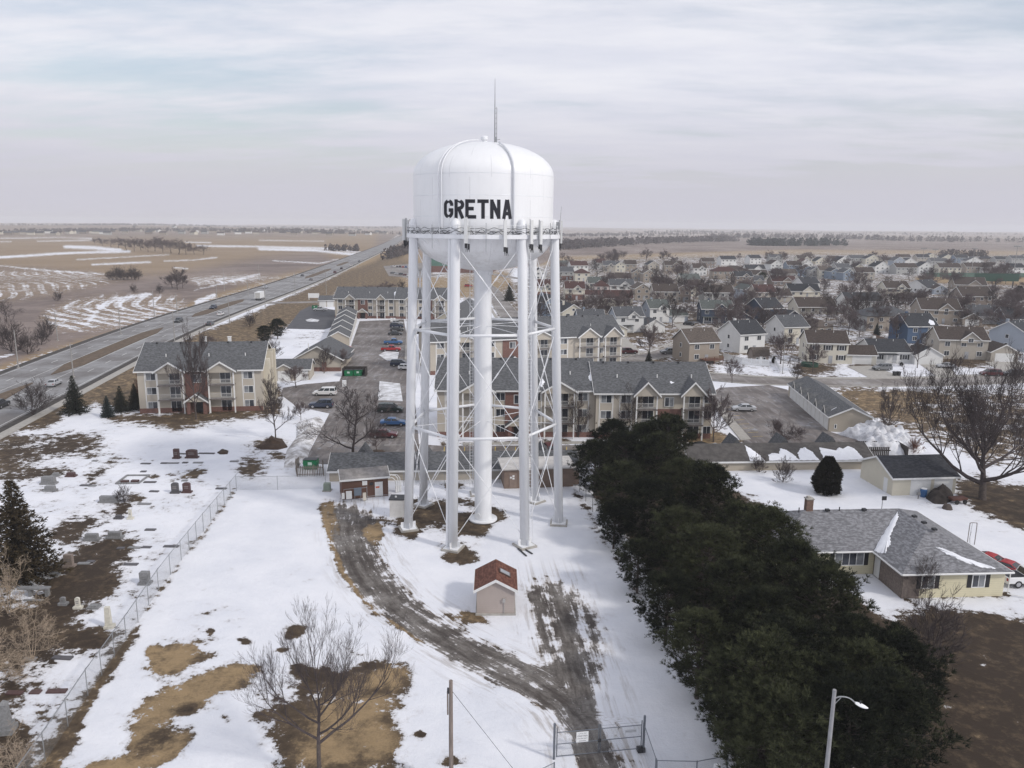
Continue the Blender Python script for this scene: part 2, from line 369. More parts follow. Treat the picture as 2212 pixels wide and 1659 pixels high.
    for e in ((1860,855,60,12,5),(1900,880,70,14,8),(1960,860,60,10,0),(1905,950,26,10,0)): E(e, 0.22, 0.55)
    # yards of the town
    nb = weight(px, py, [(1060,640),(1200,560),(1700,545),(2212,548),(2500,560),(2500,830),(1540,815),(1350,800),(1200,760),(1080,740)], 8)
    s += nb*(0.45-s); c += nb*(0.5-c)
    P([(1540,815),(1560,785),(1640,770),(1800,790),(2100,775),(2212,770),(2212,815),(1700,812)], 5, 0.72)
    for e in ((1760,797,30,9,0),(1865,792,20,5,0),(2080,783,50,8,0),(1370,715,32,7,0),(1400,790,30,8,0)): E(e, 0.1, 0.3)
    P([(1500,920),(1540,925),(1610,955),(1520,970),(1440,960),(1400,945)], 5, 0.12, 0, 0.6)
    P([(950,950),(1240,945),(1240,962),(950,965)], 3, 0.4, 0, 0.4)
    P([(1980,600),(2300,600),(2300,616),(1980,608)], 2, 0.1, 0, 0.8)
    return np.clip(s, 0, 1), np.clip(g, 0, 1), np.clip(c, 0, 1), np.clip(f, 0, 1)
def ground_mat():
    m = bpy.data.materials.new('snow_and_grass'); m.use_nodes = True; t = NT(m.node_tree); bs = t.n['Principled BSDF']
    at = t.new('ShaderNodeAttribute', attribute_name='cover'); sp_ = t.new('ShaderNodeSeparateColor', {0: at.outputs['Color']})
    S, Gv, Cc = sp_.outputs[0], sp_.outputs[1], sp_.outputs[2]; Fw = at.outputs['Alpha']
    ph = t.new('ShaderNodeAttribute', attribute_name='phase').outputs['Fac']
    pos = t.new('ShaderNodeTexCoord').outputs['Object']
    n1 = t.noise(pos, 0.16, 10, 0.66); n2 = t.noise(pos, 0.9, 8, 0.72); n3 = t.noise(pos, 0.012, 5, 0.6); n4 = t.noise(pos, 6.0, 4, 0.7)
    rows = t.m('ADD', t.m('SINE', t.m('ADD', ph, t.m('MULTIPLY', n1, 2.0))), t.m('MULTIPLY', t.m('SINE', t.m('MULTIPLY', ph, 2.9)), 0.5))
    n5 = t.noise(pos, 0.42, 9, 0.75)
    tv = t.new('ShaderNodeAttribute', attribute_name='track'); ts_ = t.new('ShaderNodeSeparateXYZ', {0: tv.outputs['Vector']})
    tw = ts_.outputs[2]
    sv = t.new('ShaderNodeCombineXYZ', {0: t.m('MULTIPLY', ts_.outputs[0], 1.5), 1: t.m('MULTIPLY', ts_.outputs[1], 0.16), 2: 0.0}).outputs[0]
    stk = t.m('SUBTRACT', t.noise(sv, 1.0, 6, 0.65), 0.5); stk2 = t.m('SUBTRACT', t.noise(sv, 3.1, 5, 0.7), 0.5)
    v = t.m('ADD', S, t.m('MULTIPLY', t.m('SUBTRACT', n1, 0.5), 0.95))
    v = t.m('ADD', v, t.m('MULTIPLY', t.m('SUBTRACT', n2, 0.5), 1.25))
    v = t.m('ADD', v, t.m('MULTIPLY', t.m('SUBTRACT', n5, 0.5), 1.25))
    v = t.m('ADD', v, t.m('MULTIPLY', tw, t.m('ADD', t.m('MULTIPLY', stk, 1.7), t.m('MULTIPLY', stk2, 0.9))))
    v = t.m('SUBTRACT', v, t.m('MULTIPLY', t.sm(n4, 0.60, 0.78), t.m('MULTIPLY', t.sm(S, 0.97, 0.6), 0.35)))
    v = t.m('ADD', v, t.m('MULTIPLY', t.m('SUBTRACT', n3, 0.5), 0.35))
    v = t.m('ADD', v, t.m('MULTIPLY', t.m('MULTIPLY', rows, Fw), t.m('MULTIPLY', t.sm(t.noise(pos, 0.05, 5, 0.65), 0.34, 0.62), 0.42)))
    snow = t.sm(v, 0.46, 0.55)
    fine = t.m('ADD', t.m('MULTIPLY', n4, 0.5), t.m('MULTIPLY', n2, 0.5))
    cc = t.m('ADD', Cc, t.m('MULTIPLY', t.m('ADD', t.m('SUBTRACT', n2, 0.5), t.m('MULTIPLY', t.m('SUBTRACT', n5, 0.5), 1.3)), t.m('MULTIPLY', t.m('SUBTRACT', 1.12, Cc), 1.5)))
    gr = t.mix(t.sm(cc, 0.05, 0.5), (0.043, 0.029, 0.019), (0.11, 0.078, 0.048))
    gr = t.mix(t.sm(cc, 0.42, 0.74), gr, (0.345, 0.245, 0.135))
    gr = t.mix(t.sm(cc, 0.80, 0.97), gr, t.mix(t.sm(t.m('ADD', n3, t.m('MULTIPLY', t.m('SUBTRACT', n1, 0.5), 0.5)), 0.36, 0.62), (0.165, 0.128, 0.115), (0.275, 0.22, 0.195)))
    gr = t.mix(t.sm(fine, 0.3, 0.7), t.mix(0.32, gr, (0.03, 0.022, 0.016)), gr)
    gv = t.mix(t.sm(t.m('ADD', n1, t.m('MULTIPLY', stk, 0.8)), 0.3, 0.68), (0.075, 0.062, 0.055), (0.25, 0.23, 0.21))
    gv = t.mix(t.sm(fine, 0.4, 0.62), gv, t.mix(0.5, gv, (0.035, 0.03, 0.028)))
    gm = t.sm(t.m('ADD', Gv, t.m('ADD', t.m('MULTIPLY', t.m('SUBTRACT', n2, 0.5), 0.9), t.m('MULTIPLY', stk, 0.8))), 0.38, 0.62)
    soil = t.mix(gm, gr, gv)
    sn = t.mix(t.sm(n1, 0.3, 0.7), (0.70, 0.715, 0.765), (0.80, 0.805, 0.84))
    sn = t.mix(t.m('MULTIPLY', tw, t.sm(stk, 0.02, -0.14)), sn, (0.42, 0.39, 0.37))
    sn = t.mix(t.m('MULTIPLY', t.sm(v, 0.75, 0.52), t.m('ADD', 0.25, t.m('MULTIPLY', gm, 0.4))), sn, (0.36, 0.31, 0.27))
    t.l.new(t.mix(snow, soil, sn), bs.inputs['Base Color'])
    wet = t.m('MULTIPLY', gm, t.sm(n1, 0.52, 0.62))
    t.l.new(t.m('SUBTRACT', 0.85, t.m('MULTIPLY', t.m('MULTIPLY', wet, t.m('SUBTRACT', 1.0, snow)), 0.55)), bs.inputs['Roughness'])
    bs.inputs['Specular IOR Level'].default_value = 0.25
    hgt = t.m('ADD', t.m('MULTIPLY', snow, 0.7), t.m('ADD', t.m('ADD', t.m('MULTIPLY', n2, 0.4), t.m('MULTIPLY', n5, 1.3)), t.m('MULTIPLY', n4, 0.14)))
    t.l.new(t.new('ShaderNodeBump', {'Height': hgt, 'Strength': 0.55, 'Distance': 0.25}).outputs[0], bs.inputs['Normal'])
    return m
GMAT = ground_mat()
def make_ground():
    az = np.concatenate([np.arange(-180, -60, 6), np.arange(-60, -40, 1.0), np.arange(-40, 40, 0.115), np.arange(40, 60, 1.0), np.arange(60, 180, 6)])
    na = len(az); r = np.exp(np.linspace(math.log(9.0), math.log(11000.0), 620)); nr = len(r)
    A, R_ = np.meshgrid(np.radians(az), r)
    X, Y = (R_*np.sin(A)).ravel(), (R_*np.cos(A)).ravel()
    px, py = PX(X, Y, np.zeros_like(X))
    back = Y < 8; px = np.where(back, -5000, px); py = np.where(back, 2500, py)
    s, g, c, f = ground_cover(px, py, X, Y)
    # crop row phase: gently curving contour lines
    rx, ry = X*0.80+Y*0.60, -X*0.60+Y*0.80
    ph = (rx*0.9+11*np.sin(ry/46.0)+2.5*np.sin(ry/19.0+rx/60.0))*(2*math.pi/6.0)
    Z = hill(X, Y)
    # soft banks and ruts near the camera
    Z += -0.12*g*np.clip(1-s*1.2, 0, 1)
    Z += np.where(np.hypot(X, Y) < 200, 0.03*np.sin(X*0.35+1.0+0.8*np.sin(Y*.21))*np.sin(Y*0.27+X*.11), 0.0)
    lat = np.zeros_like(X); alo = np.zeros_like(X); tw = np.zeros_like(X); bestd = np.full(X.shape, 1e9)
    k_ = (np.abs(X) < 60) & (Y > 20) & (Y < 110)
    for pl in ([(770,1085),(766,1150),(800,1230),(860,1303),(940,1363),(1040,1418),(1150,1470),(1220,1520),(1268,1580),(1300,1659),(1320,1740)], [(1185,1245),(1212,1340),(1240,1430),(1262,1520)]):
        P2 = [G(*q) for q in pl]; run = 0.0
        for i in range(len(P2)-1):
            a_, b_ = P2[i], P2[i+1]; dx, dy = b_.x-a_.x, b_.y-a_.y; L_ = math.hypot(dx, dy)
            t = np.clip(((X[k_]-a_.x)*dx+(Y[k_]-a_.y)*dy)/L_**2, 0, 1); ex, ey = X[k_]-a_.x-t*dx, Y[k_]-a_.y-t*dy
            dd = np.hypot(ex, ey); up = dd < bestd[k_]; idx = np.where(k_)[0][up]
            bestd[idx] = dd[up]; lat[idx] = ((ex*dy-ey*dx)/L_)[up]; alo[idx] = (run+t*L_)[up]; run += L_
    tw = np.clip(1.5-bestd/3.4, 0, 1)
    co = np.stack([X, Y, Z], 1)
    co = np.vstack([co, [[0, 0, 0]]]); cn = len(co)-1
    i = np.arange(nr-1)[:, None]*na; k = np.arange(na)[None, :]; k2 = (k+1) % na
    F_ = np.stack([i+k, i+na+k, i+na+k2, i+k2], -1).reshape(-1, 4)
    F_ = F_[:, ::-1]
    k1 = np.arange(na); fan = np.stack([np.full(na, cn), (k1+1) % na, k1], 1)
    nv, nq, nt = len(co), len(F_), len(fan)
    loops = np.concatenate([F_.ravel(), fan.ravel()]).astype(np.int32)
    me = bpy.data.meshes.new('ground')
    me.vertices.add(nv); me.vertices.foreach_set('co', co.astype(np.float32).ravel())
    me.loops.add(len(loops)); me.loops.foreach_set('vertex_index', loops)
    me.polygons.add(nq+nt)
    ls = np.concatenate([np.arange(nq)*4, nq*4+np.arange(nt)*3]).astype(np.int32)
    me.polygons.foreach_set('loop_start', ls)
    me.polygons.foreach_set('use_smooth', np.ones(nq+nt, bool))
    me.update(calc_edges=True); me.validate()
    at = me.attributes.new('cover', 'FLOAT_COLOR', 'POINT')
    rgba = np.stack([np.append(s, 1), np.append(g, 0), np.append(c, .5), np.append(f, 0)], 1).astype(np.float32)
    at.data.foreach_set('color', rgba.ravel())
    a2 = me.attributes.new('phase', 'FLOAT', 'POINT'); a2.data.foreach_set('value', np.append(ph, 0).astype(np.float32))
    a3 = me.attributes.new('track', 'FLOAT_VECTOR', 'POINT'); a3.data.foreach_set('vector', np.append(np.stack([lat, alo, tw], 1), [[0, 0, 0]], 0).astype(np.float32).ravel())
    me.materials.append(GMAT)
    if me.polygons[0].normal.z < 0: me.flip_normals()
    o = bpy.data.objects.new('ground', me); COL.objects.link(o)
    tag(o, kind='structure', label='snow covered ground with brown grass patches, gravel drive and fields reaching the horizon')
make_ground()
# ---------------------------------------------------------------- paved sheets
def asphalt(name, col, stain, snowy, crack=.3, stk=1.0):
    m = bpy.data.materials.new(name); m.use_nodes = True; t = NT(m.node_tree); bs = t.n['Principled BSDF']
    pos = t.new('ShaderNodeTexCoord').outputs['Object']
    n1 = t.noise(pos, 0.09, 7, 0.65); n2 = t.noise(pos, 0.6, 5, 0.65); n3 = t.noise(pos, 9.0, 3, 0.7)
    c = t.mix(t.sm(n1, 0.36, 0.64), (col[0]*.70, col[1]*.66, col[2]*.64), tuple(x*1.25 for x in col))
    n6 = t.noise(t.new('ShaderNodeMapping', {'Vector': pos, 'Rotation': (0, 0, .25), 'Scale': (.9, .12, 1)}).outputs[0], 1.0, 6, .65)
    c = t.mix(t.m('MULTIPLY', t.sm(n6, .52, .62), .55*stk), c, (col[0]*1.7, col[1]*1.75, col[2]*1.85))
    c = t.mix(t.m('MULTIPLY', t.sm(n6, .46, .36), .5*stk), c, tuple(x*.5 for x in col))
    c = t.mix(t.m('MULTIPLY', t.sm(n2, 0.5, 0.62), stain), c, tuple(x*0.42 for x in col))
    c = t.mix(t.sm(n3, 0.3, 0.75), t.mix(0.25, c, (0.02, 0.02, 0.02)), c)
    v = t.m('ADD', t.m('MULTIPLY', n1, 0.6), t.m('MULTIPLY', n2, 0.4))
    c = t.mix(t.m('MULTIPLY', t.sm(v, 0.56, 0.63), snowy), c, (0.55, 0.56, 0.60))
    vo = t.new('ShaderNodeTexVoronoi', {'Vector': pos, 'Scale': 0.13}, feature='DISTANCE_TO_EDGE').outputs['Distance']
    c = t.mix(t.m('MULTIPLY', t.m('SUBTRACT', 1.0, t.sm(vo, 0.0, 0.02)), crack), c, (0.02, 0.02, 0.02))
    t.l.new(c, bs.inputs['Base Color'])
    t.l.new(t.m('SUBTRACT', 0.85, t.m('MULTIPLY', t.sm(n2, 0.5, 0.62), 0.45*stain)), bs.inputs['Roughness'])
    bs.inputs['Specular IOR Level'].default_value = 0.3
    MATS[name] = m; return m
LOTM = asphalt('lot_asphalt', (0.215, 0.195, 0.185), 0.7, 0.4, 0.25)
ROADM = asphalt('road_concrete', (0.27, 0.268, 0.27), 0.12, 0.0, 0.0, 0.18)
STRM = asphalt('street_concrete', (0.28, 0.26, 0.245), 0.35, 0.25, 0.1, 0.5)
CONC = mat('kerb_concrete', (0.36, 0.34, 0.31), 0.85, 0.15, 1.5)
PAINT = mat('road_paint', (0.62, 0.62, 0.60), 0.7, 0.2, 2)
YPAINT = mat('yellow_road_paint', (0.50, 0.36, 0.08), 0.7, 0.25, 2)
def sheet(name, pxpoly, z, m, label=None, thick=0.2):
    b = MB(); b.prism([G(x, y)[:2] for x, y in pxpoly], z-thick, z)
    return tag(struct(b.build(name, m)), label)
def ribbon(pts, off0, off1, z, b, skirt=0.3):
    """band between two offsets of a world polyline"""
    n = len(pts); L_, R2 = [], []
    for i in range(n):
        a, c_ = pts[max(i-1, 0)], pts[min(i+1, n-1)]
        d = Vector((c_[0]-a[0], c_[1]-a[1])).normalized(); nr_ = Vector((d.y, -d.x))
        L_.append((pts[i][0]+nr_.x*off0, pts[i][1]+nr_.y*off0)); R2.append((pts[i][0]+nr_.x*off1, pts[i][1]+nr_.y*off1))
    h = lambda p: z+float(hill(np.array(p[0]), np.array(p[1])))
    vs = [(p[0], p[1], h(p)) for p in L_]+[(p[0], p[1], h(p)) for p in R2]
    fs = [(i, i+n, i+n+1, i+1) for i in range(n-1)]
    if skirt:
        vs += [(p[0], p[1], h(p)-skirt) for p in L_]+[(p[0], p[1], h(p)-skirt) for p in R2]
        fs += [(i, i+1, i+1+2*n, i+2*n) for i in range(n-1)]+[(i+n, i+3*n, i+3*n+1, i+n+1) for i in range(n-1)]
    b.add(vs, fs); return b
def smooth_line(pts, n=10):
    out = []; P_ = [Vector(p) for p in pts]
    for i in range(len(P_)-1):
        p0, p1, p2, p3 = P_[max(i-1, 0)], P_[i], P_[i+1], P_[min(i+2, len(P_)-1)]
        for k in range(n):
            t = k/n
            out.append(0.5*((2*p1)+(p2-p0)*t+(2*p0-5*p1+4*p2-p3)*t*t+(3*p1-p0-3*p2+p3)*t**3))
    out.append(P_[-1]); return out
# highway: left and right edges traced on the ground
HL = [G(x, y) for x, y in ((0,818),(150,754),(280,701),(420,658),(560,622),(650,593),(700,575),(745,553),(790,537),(832,523),(858,513))]
HR = [G(x, y) for x, y in ((0,905),(120,850),(300,768),(420,712),(553,664),(650,622),(700,602),(760,574),(810,556),(852,536),(874,517))]
HL[0:0] = [HL[0]+(HL[0]-HL[1]).normalized()*130]; HR[0:0] = [HR[0]+(HR[0]-HR[1]).normalized()*130]
def by_y(pts, y):
    for i in range(len(pts)-1):
        if pts[i].y <= y <= pts[i+1].y:
            t = (y-pts[i].y)/(pts[i+1].y-pts[i].y); return pts[i].x+(pts[i+1].x-pts[i].x)*t
    return pts[-1].x if y > pts[-1].y else pts[0].x
ys = [40, 80, 120, 150, 180, 210, 240, 280, 320, 370, 430, 500, 580, 660, 760, 880, 1000, 1150, 1300, 1500, 1800]
ctr, wid = [], []
for y in ys:
    a, b_ = by_y(HL, y), by_y(HR, y); ctr.append(Vector(((a+b_)/2, y, 0))); wid.append(b_-a)
for _ in range(2):
    ctr = [ctr[0]]+[(ctr[i-1]+2*ctr[i]+ctr[i+1])/4 for i in range(1, len(ctr)-1)]+[ctr[-1]]
ctr += [Vector((-330, 2500, 0)), Vector((-380, 3500, 0))]
HWY = smooth_line([(p.x, p.y, 0) for p in ctr], 8)
HW = 11.8
b = MB(); ribbon(HWY, -HW, HW, 0.16, b, 0.6); struct(b.build('highway', ROADM))['label'] = 'four lane concrete highway running to the horizon'
b = MB(); ribbon(HWY, HW, HW+1.6, 0.13, b); ribbon(HWY, -HW-2.2, -HW, 0.13, b)
struct(b.build('road_shoulder', mat('shoulder_cinder', (0.05, 0.043, 0.038), 0.9, 0.35, 0.8)))
b = MB(); ribbon(HWY, HW+1.6, HW+3.6, 0.10, b); struct(b.build('path', CONC))
def hseg(y0, y1): return [p for p in HWY if y0 <= p.y <= y1]
MEDM = mat('dead_median_grass', (0.115, 0.082, 0.055), 0.95, 0.3, 1.0)
b = MB()
for y0, y1 in ((30, 172), (182, 268), (300, 372), (520, 640), (680, 760)):
    sg = [p for p in HWY if y0 <= p.y <= y1]
    sg = [Vector((HWY_at, yy, 0)) for yy in np.linspace(y0, y1, 14) for HWY_at in [by_y(HWY, yy)]]
    n = len(sg); poly = []
    for i, p in enumerate(sg): poly.append((p.x-min(2.6, 0.2+i*1.2, 0.2+(n-1-i)*1.2), p.y))
    for i, p in reversed(list(enumerate(sg))): poly.append((p.x+min(2.6, 0.2+i*1.2, 0.2+(n-1-i)*1.2), p.y))
    b.prism(poly, 0.0, 0.28)
struct(b.build('median_strip', MEDM))
b = MB()
for off in (-7.0, 7.0):
    L_ = 0; prev = None
    for yy in np.arange(90, 700, 12.0):
        p, q = Vector((by_y(HWY, yy)+off, yy)), Vector((by_y(HWY, yy+4)+off, yy+4))
        b.quad((p.x-.09, p.y, .168), (p.x+.09, p.y, .168), (q.x+.09, q.y, .168), (q.x-.09, q.y, .168))
for off in (-11.2, 11.2, -3.0, 3.0): ribbon(HWY[:130], off-.07, off+.07, 0.166, b, 0)
struct(b.build('road_marking', PAINT))
# parking lots and streets
LOT = [(655,1003),(712,893),(640,878),(606,852),(612,838),(660,830),(733,824),(741,806),(746,785),(757,752),(777,694),(872,690),(886,760),(895,850),(905,960),(960,964),(1250,962),(1400,960),(1520,962),(1610,960),(1565,895),(1530,852),(1555,838),(1660,832),(1700,842),(1745,880),(1795,934),(1868,955),(1860,985),(1700,992),(1240,1002)]
sheet('parking_lot', LOT, 0.06, LOTM, 'worn asphalt parking lot of the apartments with damp patches')
sheet('parking_lot', [(618,710),(648,672),(668,662),(740,672),(758,694),(700,712)], 0.06, mat('new_asphalt', (0.075, 0.075, 0.082), 0.8, 0.2, 0.3), 'dark asphalt lot beside the highway')
sheet('parking_lot', [(828,575),(930,566),(960,580),(900,602),(840,596)], 0.06, STRM, 'snowy school car park behind the tower')
def road(name, pxs, wd, label, m=None, walk=True):
    pts = smooth_line([tuple(G(x, y)) for x, y in pxs], 6)
    b = MB(); ribbon(pts, -wd/2, wd/2, 0.07, b); tag(struct(b.build(name, m or STRM)), label)
    if walk:
        b = MB(); ribbon(pts, wd/2, wd/2+.35, 0.19, b); ribbon(pts, -wd/2-.35, -wd/2, 0.19, b); struct(b.build('kerb', CONC))
        b = MB(); ribbon(pts, -wd/2-2.6, -wd/2-1.4, 0.06, b); struct(b.build('pavement', CONC))
road('street', [(1440,806),(1535,815),(1660,824),(1830,827),(2000,826),(2110,822),(2260,815),(2500,800)], 8.5, 'residential street passing behind the garages')
road('street', [(1310,800),(1380,776),(1440,762),(1500,740),(1575,712),(1640,706)], 7.5, 'curved street among the near houses')
road('street', [(1180,800),(1140,730),(1100,680),(1078,650),(1060,625),(1030,605)], 8.0, 'street running away behind the water tower')
road('street', [(1700,706),(1850,690),(2000,668),(2100,655),(2260,640)], 7.0, 'side street between the rows of houses', walk=False)
road('street', [(1990,650),(2060,640),(2160,628),(2260,620)], 6.0, 'side street by the sports field', walk=False)
road('street', [(900,600),(960,592),(1040,590),(1110,600),(1180,612)], 7.0, 'road in front of the school', walk=False)
road('street', [(560,655),(690,652),(720,648),(760,640)], 8.0, 'side road joining the highway', walk=False)
for pl, lb in (([(1830,792),(1880,790),(1960,818),(1885,820)], 'driveway of the cream house'), ([(1985,786),(2042,783),(2070,815),(2030,818)], 'driveway of the white ranch house'),
               ([(2128,782),(2200,782),(2260,800),(2170,808)], 'driveway of the beige house'), ([(1545,697),(1585,697),(1590,712),(1545,710)], 'driveway of the navy house'), ([(1455,700),(1485,697),(1500,712),(1470,716)], 'driveway of the light blue house'), ([(1320,733),(1352,731),(1385,760),(1345,768)], 'driveway of the blue-grey house')):
    sheet('driveway', pl, 0.08, CONC, lb)
sheet('pavement', [(1533,868),(1548,866),(1622,950),(1600,952)], 0.16, CONC, 'concrete pavement along the garage lot')
sheet('pavement', [(1000,958),(1250,955),(1520,957),(1520,961),(1250,959),(1000,962)], 0.16, CONC, 'kerbed walk in front of the long apartments')
sheet('pavement', [(873,790),(880,690),(888,690),(886,800)], 0.16, CONC, 'walk beside the parked cars')
# snowy islands in the lot
def island(poly, label, h=0.2):
    b = MB(); b.prism([G(x, y)[:2] for x, y in poly], 0, h); tag(struct(b.build('traffic_island', mat('trodden_snow', (.55, .54, .54), .7, .25, .5, col2=(.78, .79, .82), bump=.4))), label)
island([(816,866),(820,825),(864,830),(870,868)], 'snow covered island between the parking rows')
island([(818,768),(832,760),(862,762),(858,780),(836,780)], 'snowy island by the red pickup')
island([(660,692),(672,689),(690,692),(686,696),(664,695)], 'small snowy island in the dark lot')
b = MB()
for i in range(9):
    x = 836+i*1.0; a = G(838-i*1.2, 836+i*18); c_ = G(866, 836+i*18)
    b.quad((a.x, a.y-.06, .066), (c_.x, c_.y-.06, .066), (c_.x, c_.y+.06, .066), (a.x, a.y+.06, .066))
struct(b.build('parking_marking', PAINT))
b = MB()
for i in range(16):
    x = 960+i*22
    if 1240 < x < 1300: continue
    a = G(x, 966); c_ = G(x-1, 984); b.quad((a.x-.06, a.y, .066), (a.x+.06, a.y, .066), (c_.x+.06, c_.y, .066), (c_.x-.06, c_.y, .066))
for i in range(9):
    a = G(1545+i*10, 872+i*9); c_ = G(1568+i*10, 871+i*9); b.quad((a.x, a.y-.06, .066), (c_.x, c_.y-.06, .066), (c_.x, c_.y+.06, .066), (a.x, a.y+.06, .066))
struct(b.build('parking_marking', YPAINT))
# ---------------------------------------------------------------- water tower
TX, TY = -3.45, 91.73
TW = mat('tower_white_paint', (0.77, 0.78, 0.80), 0.36, 0.05, 0.9, spec=0.5, stretch=(1, 1, .15))
TANKM = bpy.data.materials.new('tank_white_paint'); TANKM.use_nodes = True
t_ = NT(TANKM.node_tree); bs_ = t_.n['Principled BSDF']
v_ = t_.new('ShaderNodeTexCoord').outputs['Object']
st_ = t_.noise(t_.new('ShaderNodeMapping', {'Vector': v_, 'Scale': (1.6, 1.6, 0.12)}).outputs[0], 1.0, 5, 0.7)
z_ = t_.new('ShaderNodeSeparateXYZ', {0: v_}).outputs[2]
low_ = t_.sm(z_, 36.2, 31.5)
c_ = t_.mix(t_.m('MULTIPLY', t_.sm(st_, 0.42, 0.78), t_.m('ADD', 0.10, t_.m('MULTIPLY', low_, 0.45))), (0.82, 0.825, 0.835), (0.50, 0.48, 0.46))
sx_ = t_.new('ShaderNodeSeparateXYZ', {0: v_}); an_ = t_.m('ARCTAN2', sx_.outputs[1], sx_.outputs[0])
row_ = t_.m('FLOOR', t_.m('MULTIPLY', z_, 0.44)); pa_ = t_.m('FRACT', t_.m('ADD', t_.m('MULTIPLY', an_, 1.75), t_.m('MULTIPLY', row_, 0.5)))
seam_ = t_.m('LESS_THAN', t_.m('ABSOLUTE', t_.m('SUBTRACT', pa_, 0.5)), 0.008)
c_ = t_.mix(t_.m('MULTIPLY', seam_, 0.35), c_, (0.45, 0.45, 0.46))
bl_ = t_.noise(t_.new('ShaderNodeMapping', {'Vector': v_, 'Scale': (.5, .5, .35)}).outputs[0], 1.0, 6, 0.7)
c_ = t_.mix(t_.m('MULTIPLY', t_.sm(bl_, 0.45, 0.7), 0.12), c_, (0.60, 0.61, 0.63))
t_.l.new(c_, bs_.inputs['Base Color']); bs_.inputs['Roughness'].default_value = 0.3
tower = thing('water_tower', 'white seven legged water tower lettered GRETNA with antennas round its balcony', 'water tower', (TX, TY, 0))
RT = 8.0
b = MB()
prof = []
for k in range(13):                          # bowl
    a = math.pi/2*k/12; prof.append((max(0.9, 7.95*math.sin(a)), 34.75-3.95*math.cos(a)))
prof += [(RT, 34.8), (RT, 36.4), (RT, 36.42), (RT, 38.8), (RT, 41.35)]
for k in range(1, 15):                       # dome
    a = math.pi/2*k/14; prof.append((max(0.02, RT*math.cos(a)**0.96), 41.35+3.78*math.sin(a)))
b.lathe(prof, 72); tank = b.build('tank', TANKM, tower, True)
b = MB()
for zz in (36.9, 39.1, 41.35):
    b.lathe([(RT, zz-.05), (RT+.012, zz-.03), (RT+.012, zz+.03), (RT, zz+.05)], 72)
b.build('weld_seam', TW, tank, True)
b = MB()
b.lathe([(1.15, 0.0), (1.15, 0.5), (1.05, 0.9), (1.05, 12), (0.98, 24), (0.95, 30.2), (1.12, 31.0)], 32)
b.lathe([(0, .08), (1.75, .08), (1.75, 0.28), (1.1, 0.28)], 32)
col = b.build('riser_column', TW, tower, True)
b = MB(); b.tube([(-.62, -1.02, .95), (-.66, -1.12, .95)], .36, 14); b.build('manhole', WHITE, col)
for k in range(14):
    b = MB(); a = k*2*math.pi/14; b.obox((1.06*math.cos(a), 1.06*math.sin(a), 30.6), .1, .1, .5, a); b.build('bolt', TW, col)
A0 = 0.1165; LEGS = []
for i in range(7):
    th = A0+(i+.5)*2*math.pi/7
    dx, dy = math.sin(th), -math.cos(th); LEGS.append((dx, dy))
RB, RTOP = 9.43, 8.2
def rad_at(z): return RB+(RTOP-RB)*(z-0.3)/34.5
def lp(i, z): dx, dy = LEGS[i % 7]; r = rad_at(z); return Vector((dx*r, dy*r, z))
for i in range(7):
    b = MB(); b.tube([lp(i, .25), lp(i, 34.4), lp(i, 35.85), lp(i, 36.35), lp(i, 36.6), lp(i, 36.7)], [.53, .53, .53, .46, .26, .02], 20)
    leg = b.build('leg', TW, tower, True)
    p = lp(i, 0); a = math.atan2(LEGS[i][1], LEGS[i][0])
    b = MB(); b.obox((p.x, p.y, .24), 1.7, 1.7, .1, a)
    for k in range(4):
        q = a+k*math.pi/2
        b.obox((p.x+.62*math.cos(q), p.y+.62*math.sin(q), .6), .55, .06, .65, q)
    b.build('base_plate', TW, leg)
    b = MB(); b.obox((p.x, p.y, .08), 2.1, 2.1, .24, a); b.build('footing', mat('concrete', (.38, .36, .33), .9, .15, 2), leg)
for z in (24.2, 12.7):
    for i in range(7):
        p, q = lp(i, z), lp(i+1, z); d = (q-p).normalized()
        b = MB(); b.tube([p+d*.5, q-d*.5], .17, 10); b.build('strut', TW, tower, True)
        b = MB(); b.tube([p.lerp(Vector((0, 0, z+.2)), .06), Vector((LEGS[i][0]*.95, LEGS[i][1]*.95, z+.2))], .035, 6); b.build('spoke_rod', TW, tower)
for z0, z1 in ((0.9, 12.5), (12.9, 24.0), (24.4, 34.0)):
    for i in range(7):
        for u, w_ in ((i, i+1), (i+1, i)):
            p, q = lp(u, z0), lp(w_, z1); d = (q-p).normalized()
            b = MB(); b.tube([p+d*.45, q-d*.45], .042, 6)
            m_ = p.lerp(q, .62); b.tube([m_-d*.35, m_+d*.35], .075, 6)
            b.build('brace_rod', TW, tower)
for z in (24.2, 12.7, 33.9):
    for i in range(7):
        b = MB(); p = lp(i, z)
        for s in (-1, 1):
            n = (lp(i+s, z)-p).normalized(); q = p+n*.62
            b.add([(q.x, q.y, z-.6), (p.x+n.x*.3, p.y+n.y*.3, z-.8), (p.x+n.x*.3, p.y+n.y*.3, z+.8), (q.x, q.y, z+.6)], [(0, 1, 2, 3)])
            q2 = q+Vector((-n.y, n.x, 0))*.03; pp = p+n*.3+Vector((-n.y, n.x, 0))*.03
            b.add([(q2.x, q2.y, z-.6), (pp.x, pp.y, z-.8), (pp.x, pp.y, z+.8), (q2.x, q2.y, z+.6)], [(3, 2, 1, 0)])
        b.build('gusset_plate', TW, tower)
